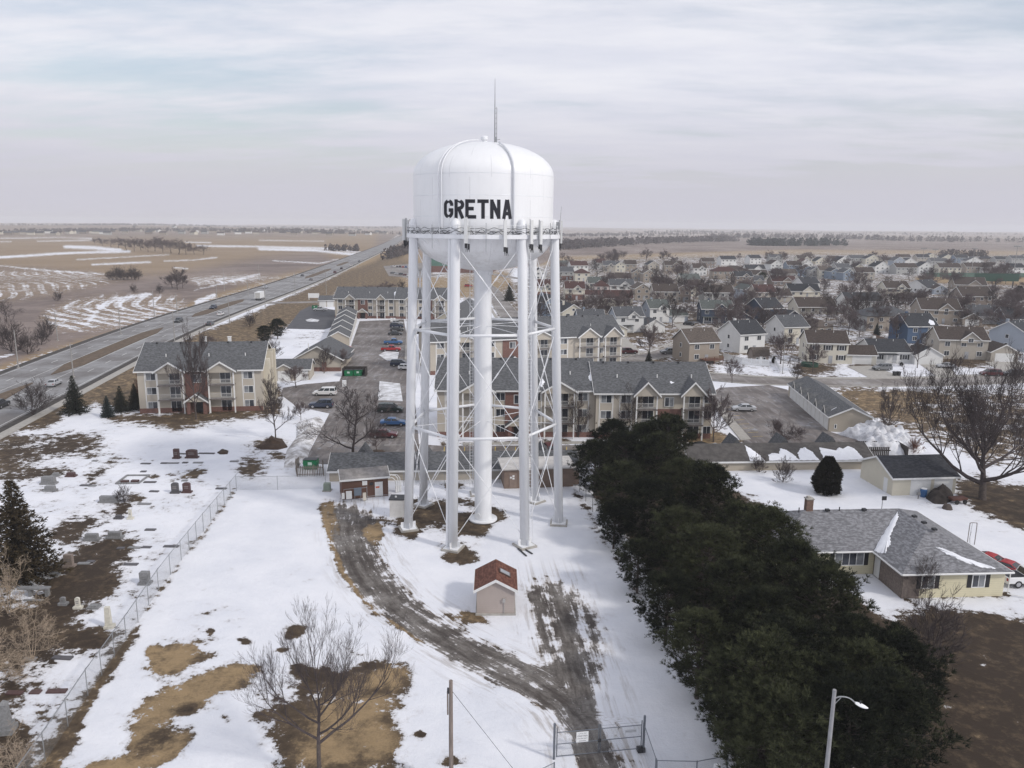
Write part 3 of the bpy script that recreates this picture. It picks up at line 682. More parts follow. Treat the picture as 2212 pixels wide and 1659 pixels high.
# balcony
b = MB(); b.lathe([(8.02, 34.62), (8.74, 34.62), (8.78, 34.55), (8.82, 34.55), (8.82, 35.0), (8.76, 35.0), (8.74, 34.74), (8.02, 34.74)], 84)
bal = b.build('balcony', TW, tower)
b = MB()
for zz, r in ((35.95, .025), (35.5, .018)):
    pts = [(8.76*math.cos(2*math.pi*k/84), 8.76*math.sin(2*math.pi*k/84), zz) for k in range(85)]
    b.tube(pts, r, 5, False)
for k in range(42):
    a = 2*math.pi*k/42; x, y = 8.76*math.cos(a), 8.76*math.sin(a); b.tube([(x, y, 34.9), (x, y, 35.97)], .025, 5)
b.build('railing', TW, bal)
for k in range(28):
    a = 2*math.pi*(k+.3)/28; ca, sa = math.cos(a), math.sin(a)
    b = MB(); b.tube([(8.0*ca, 8.0*sa, 33.95), (8.7*ca, 8.7*sa, 34.6)], .04, 5); b.build('bracket', TW, bal)
# cables coiled along the railing
BLK = mat('black_cable', (0.025, 0.025, 0.03), 0.6, 0.2, 5)
for r0, z0, amp in ((8.72, 35.3, .12), (8.6, 35.15, .2), (8.70, 35.62, .10), (8.5, 35.3, .3)):
    pts = []
    for k in range(160):
        a = -math.pi+math.pi*1.02*k/159-.03
        pts.append((r0*math.cos(a), r0*math.sin(a), z0+amp*math.sin(k*.8+z0*30)*math.sin(k*.13+r0*9)))
    b = MB(); b.tube(pts, .028, 5, False); b.build('cable', BLK, bal)
def ang(px): return math.asin(max(-.99, min(.99, (px-1045)/20.3/8.0)))          # azimuth on the tank from the photo column
def at(a, r, z): return Vector((r*math.sin(a), -r*math.cos(a), z))
PANEL = mat('antenna_shell', (0.66, 0.665, 0.66), .5, .04, 1)
def panel(a, zb, zt, r=9.15, wd=.34, lean=0):
    b = MB(); p = at(a, r, 0)
    b.obox((p.x, p.y, (zb+zt)/2), wd, .2, zt-zb, a)
    o = b.build('panel_antenna', PANEL, bal)
    b = MB(); b.tube([at(a, r-.28, zb-.5), at(a, r-.28, zt+.1)], .045, 6); b.tube([at(a, 8.8, 34.8), at(a, r-.28, 34.8)], .04, 5); b.tube([at(a, 8.8, 35.8), at(a, r-.28, 35.8)], .04, 5)
    b.build('mount_pipe', STEEL, o)
    b = MB(); q = at(a, r-.1, zb-.25); b.obox(q, .26, .2, .5, a); q = at(a+.03, r-.2, zb-.35); b.obox(q, .16, .2, .6, a)
    for k in range(3): b.tube([at(a+.01*k, r-.1, zb-.1), at(a+.02*k, r-.05, zb-.9), at(a+.015*k, 8.7, zb-.2)], .025, 4)
    b.build('radio_unit', DARK, o)
for px, zt, zb in ((1015.5, 36.75, 34.1), (1096, 36.5, 33.75), (1150.5, 36.55, 34.05), (1170.5, 36.5, 34.0)):
    panel(math.asin((px-1045)/19.6/9.15), zb, zt)
for a, zt, zb, r in ((math.radians(-84), 36.6, 34.2, 9.2), (math.radians(-92), 36.6, 34.2, 9.2), (math.radians(-100), 36.5, 34.1, 9.1), (math.radians(86), 36.55, 34.0, 9.0), (math.radians(150), 36.4, 34, 9.1), (math.radians(165), 36.4, 34, 9.1), (math.radians(205), 36.4, 34, 9.1), (math.radians(215), 36.4, 34, 9.1)):
    panel(a, zb, zt, r)
for a, z0, z1 in ((ang(1056), 33.2, 36.2), (ang(1181), 33.3, 36.3), (-.62, 33.5, 36.0)):
    b = MB(); b.tube([at(a, 8.95, z0), at(a, 8.95, z1)], .03, 5); b.obox(at(a, 8.9, 35.4), .2, .15, .4, a); b.build('whip_antenna', STEEL, bal)
b = MB(); a = math.radians(76); b.tube([at(a, 8.9, 35.0), at(a+.05, 9.0, 38.1)], [.035, .02], 6); b.obox(at(a, 8.7, 36.0), .4, .3, .8, a); b.build('whip_antenna', STEEL, bal)
for px in (1020, 1160):
    b = MB(); a = ang(px); b.obox(at(a, 8.55, 35.35), .5, .35, .9, a); b.build('equipment_box', PANEL, bal)
# pipes and ladder over the tank
def dome_path(a, z0, a_end=1.45):
    pts = [at(a, RT+.22, z0+(41.35-z0)*k/8) for k in range(9)]
    for k in range(1, 15):
        q = a_end*k/14; pts.append(at(a, max(.05, RT*math.cos(q)**.96+.2*math.cos(q)), 41.35+3.78*math.sin(q)+.2*math.sin(q)))
    return pts
la = ang(959)
b = MB()
for d in (-.026, .026): b.tube(dome_path(la+d, 34.8), .06, 6)
pa, pb = dome_path(la-.026, 34.8), dome_path(la+.026, 34.8)
for i in range(len(pa)-1):
    for k in range(3): b.tube([pa[i].lerp(pa[i+1], k/3), pb[i].lerp(pb[i+1], k/3)], .025, 4)
b.build('tank_ladder', TW, tank)
b = MB(); b.tube(dome_path(ang(1114), 34.9, 1.03), .12, 10); b.build('overflow_pipe', mat('grey_pipe_paint', (.72, .73, .75), .4, .05, 1), tank, True)
b = MB(); b.lathe([(.28, 44.9), (.28, 45.35), (.42, 45.4), (.42, 45.7), (.3, 45.8), (0, 45.82)], 20, .1, -.3); b.build('roof_vent', TW, tank)
b = MB(); mx, my = 1.25, .2
b.tube([(mx, my, 44.9), (mx, my, 48.5), (mx, my, 52.0)], [.09, .06, .02], 6); b.tube([(mx+.22, my, 45.0), (mx+.22, my, 48.9)], .04, 5)
for k in range(7): b.tube([(mx, my, 45.4+k*.55), (mx+.22, my, 45.7+k*.55)], .02, 4)
b.obox((mx+.1, my-.1, 45.5), .3, .25, .5); b.tube([(mx, my, 45.4), (mx+.6, my-.2, 45.5)], .03, 4)
b.build('antenna_mast', STEEL, tank)
# leg ladders and the dark conduit on the outer leg
def ladder(i, off, z0, z1, name='ladder'):
    b = MB(); dx, dy = LEGS[i]; tx, ty = -dy, dx
    def q(z, s): p = lp(i, z); return Vector((p.x+dx*.05+tx*(off+s), p.y+dy*.05+ty*(off+s), z))
    for s in (-.2, .2): b.tube([q(z0, s), q(z1, s)], .035, 5)
    z = z0
    while z < z1: b.tube([q(z, -.2), q(z, .2)], .018, 4); z += .42
    z = z0+1
    while z < z1: b.tube([q(z, 0), lp(i, z)], .03, 4); z += 4
    b.build(name, TW, tower)
ladder(0, .85, .5, 34.6); ladder(3, .85, .5, 34.6)
for i, off, rr, mm, nm in ((6, -.62, .17, TW, 'conduit'), (5, -.62, .07, BLK, 'cable_run'), (5, -.78, .06, TW, 'conduit'), (4, -.6, .12, TW, 'conduit')):
    dx, dy = LEGS[i]; tx, ty = -dy, dx; b = MB()
    pts = [Vector((lp(i, z).x+tx*off+dx*.2, lp(i, z).y+ty*off+dy*.2, z)) for z in (.3, 12, 24, 34.8)]
    b.tube(pts, rr, 8); b.build(nm, mm, tower)
# GRETNA in block letters wrapped on the tank
ZT, ZB, TK = 38.62, 36.64, .37
def arc(cx, cy, r, a0, a1, n=8, ry=None): return [(cx+r*math.cos(math.radians(a0+(a1-a0)*k/n)), cy+(ry or r)*math.sin(math.radians(a0+(a1-a0)*k/n))) for k in range(n+1)]
def stroke(b, pts, tk, conv):
    P_ = [Vector(p) for p in pts]; L_, R2 = [], []
    for i, p in enumerate(P_):
        d0 = (P_[i]-P_[i-1]).normalized() if i else (P_[1]-P_[0]).normalized()
        d1 = (P_[i+1]-P_[i]).normalized() if i < len(P_)-1 else d0
        d = (d0+d1).normalized(); n = Vector((-d.y, d.x)); k = min(2.0, 1/max(.4, n.dot(Vector((-d0.y, d0.x)))))
        L_.append(p+n*tk/2*k); R2.append(p-n*tk/2*k)
    for i in range(len(P_)-1):
        m = 4
        for j in range(m):
            f0, f1 = j/m, (j+1)/m
            b.quad(conv(L_[i].lerp(L_[i+1], f0)), conv(R2[i].lerp(R2[i+1], f0)), conv(R2[i].lerp(R2[i+1], f1)), conv(L_[i].lerp(L_[i+1], f1)))
H_ = ZT-ZB
def letter(ch, x0, x1):
    a0, a1 = ang(x0), ang(x1); wd = (a1-a0)*RT; h = TK/2; lay = [0]
    b = LB
    def strokes(sts):
        for k, s_ in enumerate(sts):
            conv = lambda p, e=lay[0]: at(a0+p[0]/RT, RT+.016+e, ZB+p[1])
            stroke(b, s_, TK, conv); lay[0] += .003
    r = .5
    if ch == 'G':
        strokes([[(wd-h, H_*.66)]+arc(wd-h-.38, H_-h-.38, .38, 0, 90, 5)+arc(h+.42, H_-h-.42, .42, 90, 180, 5)+arc(h+.42, h+.42, .42, 180, 270, 5)+arc(wd-h-.42, h+.42, .42, 270, 360, 5)+[(wd-h, H_*.44)], [(wd*.52, H_*.44), (wd, H_*.44)]])
    elif ch == 'R':
        strokes([[(h, 0), (h, H_)], [(h, H_-h), (wd-h-.35, H_-h)]+arc(wd-h-.4, H_*.72, .4, 90, -90, 8, H_*.28-h)+[(h, H_*.44)], [(wd*.5, H_*.44), (wd-h*.95, 0)]])
    elif ch == 'E':
        strokes([[(h, 0), (h, H_)], [(0, h), (wd, h)], [(0, H_-h), (wd*.9, H_-h)], [(h, H_*.52), (wd*.78, H_*.52)]])
    elif ch == 'T':
        strokes([[(0, H_-h), (wd, H_-h)], [(wd/2, 0), (wd/2, H_)]])
    elif ch == 'N':
        strokes([[(h, 0), (h, H_)], [(wd-h, 0), (wd-h, H_)], [(h*.9, H_-.12), (wd-h*.9, .12)]])
    elif ch == 'A':
        strokes([[(h*.85, 0), (wd/2-.03, H_)], [(wd-h*.85, 0), (wd/2+.03, H_)], [(wd*.25, H_*.28), (wd*.75, H_*.28)]])
LB = MB()
for ch, x0, x1 in (('G', 965, 986), ('R', 988.5, 1010), ('E', 1012, 1035.5), ('T', 1038, 1062), ('N', 1065, 1087), ('A', 1091, 1111)): letter(ch, x0, x1)
LB.build('lettering', mat('black_lettering_paint', (0.012, 0.012, 0.018), .5, .2, 2), tank)
# ---------------------------------------------------------------- haze
def haze():
    b = MB(); b.box(-9000, 9000, -400, 12500, -3, 90)
    m = bpy.data.materials.new('haze'); m.use_nodes = True; t = NT(m.node_tree); t.n.clear()
    pv = t.new('ShaderNodeVolumePrincipled', {'Color': (0.94, 0.955, 1.0, 1), 'Density': HAZE_D, 'Anisotropy': 0.0})
    o = t.new('ShaderNodeOutputMaterial'); t.l.new(pv.outputs[0], o.inputs['Volume'])
    ob = b.build('haze', m); tag(ob, kind='stuff', label='pale winter haze over the whole town')
HAZE_D = 0.00014
haze()
# ---------------------------------------------------------------- building kit
PANE = mat('window_pane', (0.035, 0.04, 0.05), 0.15, 0.6, 0.35, spec=0.7)
PANE2 = mat('curtained_pane', (0.20, 0.21, 0.22), 0.2, 0.4, 0.6, spec=0.6)
DOORM = mat('white_garage_door', (0.70, 0.70, 0.69), 0.5, 0.04, 1.0)
BEIGE = siding('beige_siding', (0.47, 0.425, 0.36))
BRICK = brick('red_brick', (0.19, 0.085, 0.065))
GREYROOF = shingle('grey_shingles', (0.115, 0.118, 0.124))
WINC = {}
def window_mesh(w_, h, n=2, mats=None, proud=.05):
    key = (round(w_, 2), round(h, 2), n, proud)
    if key not in WINC:
        b = MB(); fr = .07
        b.box(-w_/2-fr, w_/2+fr, -proud, 0, -h/2-fr, h/2+fr); b.cur = 1
        for i in range(n):
            x0, x1 = -w_/2+w_*i/n+.03, -w_/2+w_*(i+1)/n-.03
            b.cur = 1 if (i+len(WINC)) % 3 else 2
            b.quad((x0, -proud-.006, -h/2+.02), (x1, -proud-.006, -h/2+.02), (x1, -proud-.006, h/2-.02), (x0, -proud-.006, h/2-.02))
        WINC[key] = b.mesh('window', [TRIM, PANE, PANE2])
    return WINC[key]
def window(parent, x, y, z, w_, h, n=2, face=0.0, shutters=None, proud=.05):
    o = put('window', window_mesh(w_, h, n, None, proud), parent, (x, y, z), face)
    if shutters:
        for s in (-1, 1):
            b = MB(); b.box(s*(w_/2+.32)-.22, s*(w_/2+.32)+.22, -.045, 0.0, -h/2-.06, h/2+.06); b.build('shutter', shutters, o)
    return o
def chevron(w_, h, rise, over, th):          # closed roof section across the span 0..w_
    s = rise/(w_/2)
    return [(-over, h-over*s), (w_/2, h+rise), (w_+over, h-over*s), (w_+over, h-over*s+th), (w_/2, h+rise+th), (-over, h-over*s+th)]
def gable_volume(parent, x0, x1, d0, d1, h, rise, wall, roof, ridge='x', over=.4, trim=TRIM, names=('wall', 'roof'), z0=0.0, rakes=True, snow=None):
    """one pitched volume: body, roof slabs and white barge boards"""
    b = MB()
    if ridge == 'x':
        d = d1-d0; b.xprism([(d0, z0), (d1, z0), (d1, h), (d0+d/2, h+rise), (d0, h)], x0, x1)
        r = MB(); r.xprism([(p[0]+d0, p[1]) for p in chevron(d, h, rise, over, .2)], x0-over*.8, x1+over*.8)
        k = MB(); pr = [(p[0]+d0, p[1]-.06) for p in chevron(d, h, rise, over+.03, .28)]
        for q in (x0-over*.8-.05, x1+over*.8+.003): k.xprism(pr, q, q+.047)
        sl = rise/(d/2); k.box(x0-over*.8, x1+over*.8, d0-over-.05, d0-over-.004, h-over*sl-.05, h-over*sl+.2)
    else:
        d = x1-x0; b.yprism([(x0, z0), (x1, z0), (x1, h), (x0+d/2, h+rise), (x0, h)], d0, d1)
        r = MB(); r.yprism([(p[0]+x0, p[1]) for p in chevron(d, h, rise, over, .2)], d0-over*.8, d1+over*.3)
        k = MB(); k.yprism([(p[0]+x0, p[1]-.06) for p in chevron(d, h, rise, over+.03, .28)], d0-over*.8-.05, d0-over*.8-.003)
        sl = rise/(d/2)
        k.box(x0-over-.05, x0-over-.004, d0-over*.8, d1, h-over*sl-.05, h-over*sl+.2); k.box(x1+over+.004, x1+over+.05, d0-over*.8, d1, h-over*sl-.05, h-over*sl+.2)
    wo = b.build(names[0], wall, parent); ro = r.build(names[1], roof, parent)
    k.build('roof_trim', trim, ro if rakes else ro)
    return wo, ro
def hip_roof(parent, x0, x1, d0, d1, h, rise, roof, over=.4, name='roof'):
    b = MB(); x0 -= over; x1 += over; d0 -= over; d1 += over; w_, d = x1-x0, d1-d0
    if w_ >= d: r0, r1 = (x0+d/2, d0+d/2, h+rise), (x1-d/2, d0+d/2, h+rise)
    else: r0, r1 = (x0+w_/2, d0+w_/2, h+rise), (x0+w_/2, d1-w_/2, h+rise)
    zl = h-.12; A, B_, C_, D_ = (x0, d0, zl), (x1, d0, zl), (x1, d1, zl), (x0, d1, zl)
    up = lambda p: (p[0], p[1], p[2]+.14)
    vs = [A, B_, C_, D_, up(A), up(B_), up(C_), up(D_), r0, r1]
    b.add(vs, [(3, 2, 1, 0), (0, 1, 5, 4), (1, 2, 6, 5), (2, 3, 7, 6), (3, 0, 4, 7)])
    if w_ >= d: b.add(vs, [(4, 5, 9, 8), (5, 6, 9), (6, 7, 8, 9), (7, 4, 8)])
    else: b.add(vs, [(4, 5, 8), (5, 6, 9, 8), (6, 7, 9), (7, 4, 8, 9)])
    return b.build(name, roof, parent)
def garage_door(parent, x, y, z, w_, h, panels=4, face=0.0, name='garage_door', m=None):
    b = MB(); b.box(-w_/2-.12, w_/2+.12, -.035, 0, 0, h+.12); b.box(-w_/2, w_/2, -.05, -.035, 0.02, h)
    for k in range(1, panels): b.box(-w_/2, w_/2, -.062, -.05, h*k/panels-.012, h*k/panels+.012)
    return b.build(name, m or DOORM, parent, loc=(x, y, z), rz=face)
def roof_snow(parent, pts, seed=0):
    """patch of old snow lying on a sloping roof plane, given as 3-D outline with a soft edge"""
    P_ = [Vector(p) for p in pts]; n = (P_[1]-P_[0]).cross(P_[2]-P_[0]).normalized()
    if n.z < 0: n = -n
    R_ = random.Random(seed); out = []
    for i, p in enumerate(P_):
        q = P_[(i+1) % len(P_)]
        for k in range(9): out.append(p.lerp(q, k/9)+Vector((R_.uniform(-.085, .085), R_.uniform(-.085, .085), 0)))
    out = [p-n*((p-P_[0]).dot(n)) for p in out]
    N = len(out); c = sum(out, Vector())/N; b = MB()
    inner = [c+(p-c)*.9+n*.05 for p in out]
    b.add([p+n*.012 for p in out]+inner+[c+n*.07], [(i, (i+1) % N, N+(i+1) % N, N+i) for i in range(N)]+[(N+i, N+(i+1) % N, 2*N) for i in range(N)])
    o = b.build('roof_snow', SNOW, parent, True); return o
def frame_of(pa, pb):
    A, B_ = G(*pa), G(*pb); d = B_-A; return A, math.atan2(d.y, d.x), d.length
# ---------------------------------------------------------------- apartments
RAILM = mat('balcony_rail', (0.50, 0.49, 0.47), .5, .1, 2)
DECK = mat('balcony_edge', (0.17, 0.15, 0.14), .7, .2, 2)
def apt_segment(root, x0, L, D, h, rise, feats, y0=0.0, brickbase=.95):
    fl = h/3.0; N = {}
    wo, ro = gable_volume(root, x0, x0+L, y0, y0+D, h, rise, BEIGE, GREYROOF, over=.55)
    bb = MB(); bb.box(x0-.02, x0+L+.02, y0-.06, y0+.1, 0, brickbase); bb.build('brick_base', BRICK, wo)
    for f in feats:
        k = f[0]
        if k == 'win':
            x = x0+f[1]*L; wd = f[2] if len(f) > 2 else 1.7
            b = MB(); b.box(x-wd/2-.32, x-wd/2-.16, y0-.035, y0, brickbase, h-.1); b.box(x+wd/2+.16, x+wd/2+.32, y0-.035, y0, brickbase, h-.1); b.build('trim_board', TRIM, wo)
            for i in range(3): window(wo, x, y0, fl*i+1.55, wd, 1.3)
        elif k == 'brick':
            xa, xb = x0+f[1]*L, x0+f[2]*L; top = f[3] if len(f) > 3 else h-.15
            b = MB(); b.box(xa, xb, y0-.12, y0, 0, top); bp = b.build('brick_panel', BRICK, wo)
            xc = (xa+xb)/2+(f[4] if len(f) > 4 else 0)
            window(bp, xc, y0-.12, fl*2+1.1, 1.5, 1.5)
            if len(f) > 5 and f[5] == 0: continue
            pr = thing_part('entry_porch', root, (xc, y0-.12, 0))
            for s in (-1, 1):
                b = MB(); b.box(s*1.5-.3, s*1.5+.3, -1.7, -1.1, 0, 2.4); b.build('porch_pier', BRICK, pr)
            b = MB(); b.yprism([(-1.9, 2.4), (1.9, 2.4), (0, 3.8)], -1.75, -.02); b.build('porch_gable', BEIGE, pr)
            b = MB(); b.yprism([(-2.25, 2.2), (0, 3.85), (2.25, 2.2), (2.25, 2.42), (0, 4.07), (-2.25, 2.42)], -2.0, -.02); b.build('porch_roof', GREYROOF, pr)
            b = MB(); b.yprism([(-2.3, 2.12), (0, 3.8), (2.3, 2.12), (2.3, 2.42), (0, 4.08), (-2.3, 2.42)], -2.06, -2.003); b.build('porch_trim', TRIM, pr)
            b = MB(); b.box(-.8, .8, -.04, 0, 0, 2.2); b.build('door', DARK, pr)
        elif k == 'bay':
            xa, xb = x0+f[1]*L, x0+f[2]*L; w_ = xb-xa; pj = 1.25; gr = f[3] if len(f) > 3 else 1.55
            bay = thing_part('balcony_bay', root, (xa, y0, 0))
            b = MB(); b.yprism([(0, h-.45), (w_, h-.45), (w_, h), (w_/2, h+gr), (0, h)], -pj, rise*.0+D*.18*gr/1.55); b.build('bay_gable', BEIGE, bay)
            r = MB(); r.yprism(chevron(w_, h, gr, .5, .2), -pj-.35, D*.45*gr/rise+.4); rf = r.build('bay_roof', GREYROOF, bay)
            k_ = MB(); k_.yprism([(p[0], p[1]-.1) for p in chevron(w_, h, gr, .53, .33)], -pj-.42, -pj-.355); k_.build('roof_trim', TRIM, rf)
            for px_ in (.12, w_-.12):
                b = MB(); b.box(px_-.11, px_+.11, -pj, -pj+.22, 0, h-.45); b.build('bay_post', BEIGE if f[0] == 'x' else TRIM, bay)
            for i in (1, 2):
                b = MB(); b.box(.02, w_-.02, -pj-.02, -.005, fl*i-.22, fl*i+.05); bl = b.build('balcony', DECK, bay)
                b = MB(); b.box(.25, w_-.25, -pj+.04, -pj+.1, fl*i+1.0, fl*i+1.07); b.box(.25, w_-.25, -pj+.04, -pj+.1, fl*i+.12, fl*i+.17)
                nn = int(w_/.16)
                for q in range(nn): xx = .25+(w_-.5)*q/(nn-1); b.box(xx-.016, xx+.016, -pj+.055, -pj+.085, fl*i+.17, fl*i+1.0)
                b.build('railing', RAILM, bl)
            for i in range(3):
                window(bay, w_*.62, -.004, fl*i+1.22, 1.9, 2.1, 2)
            b = MB(); b.tube([(.02, -pj-.06, h-.6), (.02, -pj-.06, .2), (.02, -pj-.5, .08)], .06, 6); b.build('downspout', TRIM, bay)
    for i in range(int(L/4.5)):
        b = MB(); xx = x0+2+i*4.5; b.obox((xx, y0+D*.47, h+rise*.94+.35), .3, .3, .35); b.build('roof_vent', DARK, ro)
    for q in (.2, .55, .85):
        b = MB(); zz = h+rise*.45; b.tube([(x0+L*q, y0+D*.225, zz), (x0+L*q, y0+D*.225, zz+.75)], .1, 6); b.build('vent_pipe', TRIM, ro)
    return wo, ro
def thing_part(name, parent, loc):
    o = bpy.data.objects.new(name, None); COL.objects.link(o); o.empty_display_size = .2; o.parent = parent; o.location = loc; return o
# left apartment block
A, phi, L = frame_of((303, 893), (567, 889))
r = thing('apartment_building', 'beige three-storey apartment block beside the highway with two balcony gables', 'apartment building', A, phi+.04)
wo, ro = apt_segment(r, 0, L, 15, 8.35, 4.1, [('win', .107), ('bay', .165, .378), ('brick', .378, .573, 8.2, 0), ('bay', .573, .786), ('win', .89)])
L0 = L
b = MB(); b.yprism([(0, 0), (.5, 0), (.5, 10.2), (0, 9.6)], 4.6, 5.6)
for yy in (2.6, 6.0, 9.6):
    b = MB(); b.box(L0, L0+1.2, yy, yy+1.3, 0, 9.0+min(yy, 15-yy)*.3); b.build('end_pilaster', siding('cream_siding', (.62, .57, .47)), wo)
for xx in (.47, .68):
    b = MB(); b.obox((L*xx, 8.6, 12.9), .6, .5, 1.0); b.box(L*xx-.4, L*xx+.4, 8.3, 8.9, 13.4, 13.5); b.build('chimney', TRIM, ro)
# long apartments in the centre
A, phi, L = frame_of((945, 944), (1532, 946))
r = thing('apartment_building', 'long beige and brick apartment row right behind the water tower', 'apartment building', A, .03)
sA = L*.575
u = lambda px: (px-945)/338.0
wo, ro = apt_segment(r, 0, sA, 15.5, 8.45, 4.0, [('win', u(974), 1.4), ('bay', u(999), u(1064)), ('win', u(1080), 1.5), ('brick', u(1090), u(1140), 8.3, .3), ('win', u(1156), 1.4), ('bay', u(1173), u(1238)), ('win', u(1256), 1.6)], 0)
v = lambda px: (px-1283)/249.0
wo2, ro2 = apt_segment(r, sA+.02, L-sA, 14.5, 8.2, 3.9, [('win', v(1305), 1.8), ('win', v(1347), 1.6), ('bay', v(1366), v(1412), 1.9), ('brick', v(1412), v(1466), 5.3, 0), ('bay', v(1466), v(1511), 1.9), ('win', v(1523), 1.3)], -.9)
h = 8.45
roof_snow(ro, [(sA-.15, 5.2, h+2.85), (sA-1.0, 2.6, h+1.5), (sA-.5, 1.2, h+.75), (sA+.1, 3.0, h+1.7)], 1)
roof_snow(ro2, [(sA+u(1368)*0+ (L-sA)*v(1362), 2.2, 8.2+1.75), ((L-sA)*v(1350)+sA, .2, 8.2+.7), ((L-sA)*v(1362)+sA, -.6, 8.2+.3), ((L-sA)*v(1368)+sA, .8, 8.2+1.05)], 2)
roof_snow(ro2, [(sA+(L-sA)*v(1447), 1.6, 9.7), (sA+(L-sA)*v(1440), .9, 9.28), (sA+(L-sA)*v(1449), .4, 9.0), (sA+(L-sA)*v(1455), 1.2, 9.45)], 3)
roof_snow(ro, [(sA*u(1172), 2.6, h+1.5), (sA*u(1160), .9, h+.6), (sA*u(1168), .2, h+.25), (sA*u(1176), 1.6, h+1.0)], 4)
# second row behind it
A, phi, L = frame_of((930, 810), (1342, 790))
r = thing('apartment_building', 'beige apartment row behind the long one with two pointed gables on its right end', 'apartment building', A, phi)
apt_segment(r, 0, L, 15, 8.3, 4.2, [('win', .05), ('bay', .1, .22), ('win', .3), ('brick', .36, .46), ('bay', .50, .62), ('win', .68), ('bay', .755, .86, 2.0), ('win', .885, .9), ('bay', .895, .985, 2.0)])
# end-on block further back
A, phi, L = frame_of((950, 793), (1024, 795))
r = thing('apartment_building', 'cream apartment block seen end-on between the left tower legs', 'apartment building', A, phi)
CREAMS = siding('cream_siding', (.62, .57, .47))
wo, ro = gable_volume(r, 0, 8.8, 0, 14, 8.4, 2.2, CREAMS, GREYROOF, 'y', .5)
window(wo, 6.6, 0, 6.6, .8, 1.0); window(wo, 6.6, 0, 3.6, .8, 1.0); window(wo, 2.0, 0, 6.6, .8, 1.0)
gable_volume(r, -4.5, 6.5, 10, 34, 8.6, 3.2, CREAMS, GREYROOF, 'y', .5, names=('rear_wall', 'rear_roof'))
gable_volume(r, -6.5, 4.5, 30, 56, 9.0, 3.6, CREAMS, GREYROOF, 'y', .5, names=('rear_wall', 'rear_roof'))
# far block by the highway
A, phi, L = frame_of((724, 687), (975, 690))
r = thing('apartment_building', 'far beige apartment block with brick entry near the highway junction', 'apartment building', A, phi+.02)
sA = L*.523; u = lambda px: (px-724)/131.0
wo, ro = apt_segment(r, 0, sA, 16, 7.7, 3.7, [('win', u(736), 1.5), ('bay', u(748), u(768)), ('brick', u(774), u(795)), ('win', u(800), 1.5), ('bay', u(815), u(833)), ('win', u(845), 1.5)])
v = lambda px: (px-855)/120.0
apt_segment(r, sA+.02, L-sA, 16, 7.7, 3.7, [('win', v(868), 1.5), ('bay', v(878), v(898)), ('win', v(910), 1.5), ('brick', v(917), v(934), 7.5, 0), ('bay', v(940), v(962))], -.6)
roof_snow(ro, [(sA-.1, 6.5, 10.9), (sA-1.2, 4, 9.7), (sA-.8, .6, 8.1), (sA, 3, 9.2)], 5)
# ---------------------------------------------------------------- garages of the apartments
A, phi, L = frame_of((1790, 932), (1867, 927)); B_ = G(1702, 855); dep = (B_-A).length
r = thing('garage_row', 'long row garage with small dormers and pale doors on the right hand lot', 'garage', A, math.atan2((B_-A).y, (B_-A).x)-math.pi/2)
TAN = siding('tan_siding', (.44, .39, .32))
wo, ro = gable_volume(r, 0, 7.4, 0, dep, 2.7, 1.7, TAN, GREYROOF, 'y', .35)
for k in range(10):
    garage_door(r, -.0, 2.0+k*(dep-3.2)/9.6, 0, 2.4, 2.1, 4, -math.pi/2)
for k in range(5):
    y = 3.4+k*(dep-5)/4.6
    dm = thing_part('dormer', ro, (0, y, 0))
    b = MB(); b.xprism([(-1.0, 2.75), (1.0, 2.75), (0, 4.0)], -.15, 2.2); b.build('dormer_face', GREYROOF, dm)
    b = MB(); b.xprism([(-1.25, 2.55), (0, 4.02), (1.25, 2.55), (1.25, 2.7), (0, 4.17), (-1.25, 2.7)], -.28, -.2); b.build('dormer_trim', mat('pale_trim', (.46, .45, .43), .6, .1, 1), dm)
roof_snow(ro, [(.4, 2.2, 3.0), (1.6, 3.4, 3.65), (2.9, 3.1, 4.1), (2.0, 2.3, 3.7), (1.2, 1.4, 3.35)], 6)
window(wo, 1.1, 0, 1.0, .3, .7, 1)
A, phi, L = frame_of((712, 1040), (1248, 1033))
r = thing('garage_row', 'low grey-roofed garage row along the back fence behind the tower', 'garage', A, phi)
wo, ro = gable_volume(r, 0, L, 0, 7.0, 1.55, 1.5, TAN, GREYROOF, 'x', .35)
wd = L
b = MB(); roof_snow(ro, [(wd*.59, 3.0, 3.04), (wd*.59, -.3, 1.62), (wd*.625, -.3, 1.62), (wd*.628, 2.0, 2.6), (wd*.615, 3.1, 3.08)], 7)
for k in range(4):
    xx = wd*(.12+.25*k); dm = thing_part('dormer', ro, (xx, 7.4, 0)); b = MB(); b.yprism([(-1.3, 1.9), (1.3, 1.9), (0, 3.7)], -3.3, .3); b.build('dormer_face', GREYROOF, dm)
A, phi, L = frame_of((1490, 1018), (1884, 1013))
r = thing('garage_row', 'low garage row with half melted snow on its roof behind the round evergreen', 'garage', A, phi)
wo, ro = gable_volume(r, 0, L, 0, 7.0, 1.5, 1.6, TAN, mat('brownish_shingles', (.085, .078, .074), .9, .25, 1.2), 'x', .35)
zz = lambda y: 1.72+y*.457
for a, tops in ((.33, (3.0, 2.2, 1.0)), (.435, (.9, 1.3, 1.0, 2.3, 1.9, .8)), (.60, (1.2, 2.2, 2.4, 1.5)), (.735, (2.3, 2.0, .9, 1.6, 2.4, 1.7, 2.6, 2.0))):
    n_ = len(tops); st_w = .028*L
    up_ = [(L*a+k*st_w, t, zz(t)) for k, t in enumerate(tops)]
    roof_snow(ro, [(L*a-.3, -.28, zz(-.28)), (L*a+(n_-1)*st_w+.4, -.28, zz(-.28))]+up_[::-1], int(a*100))
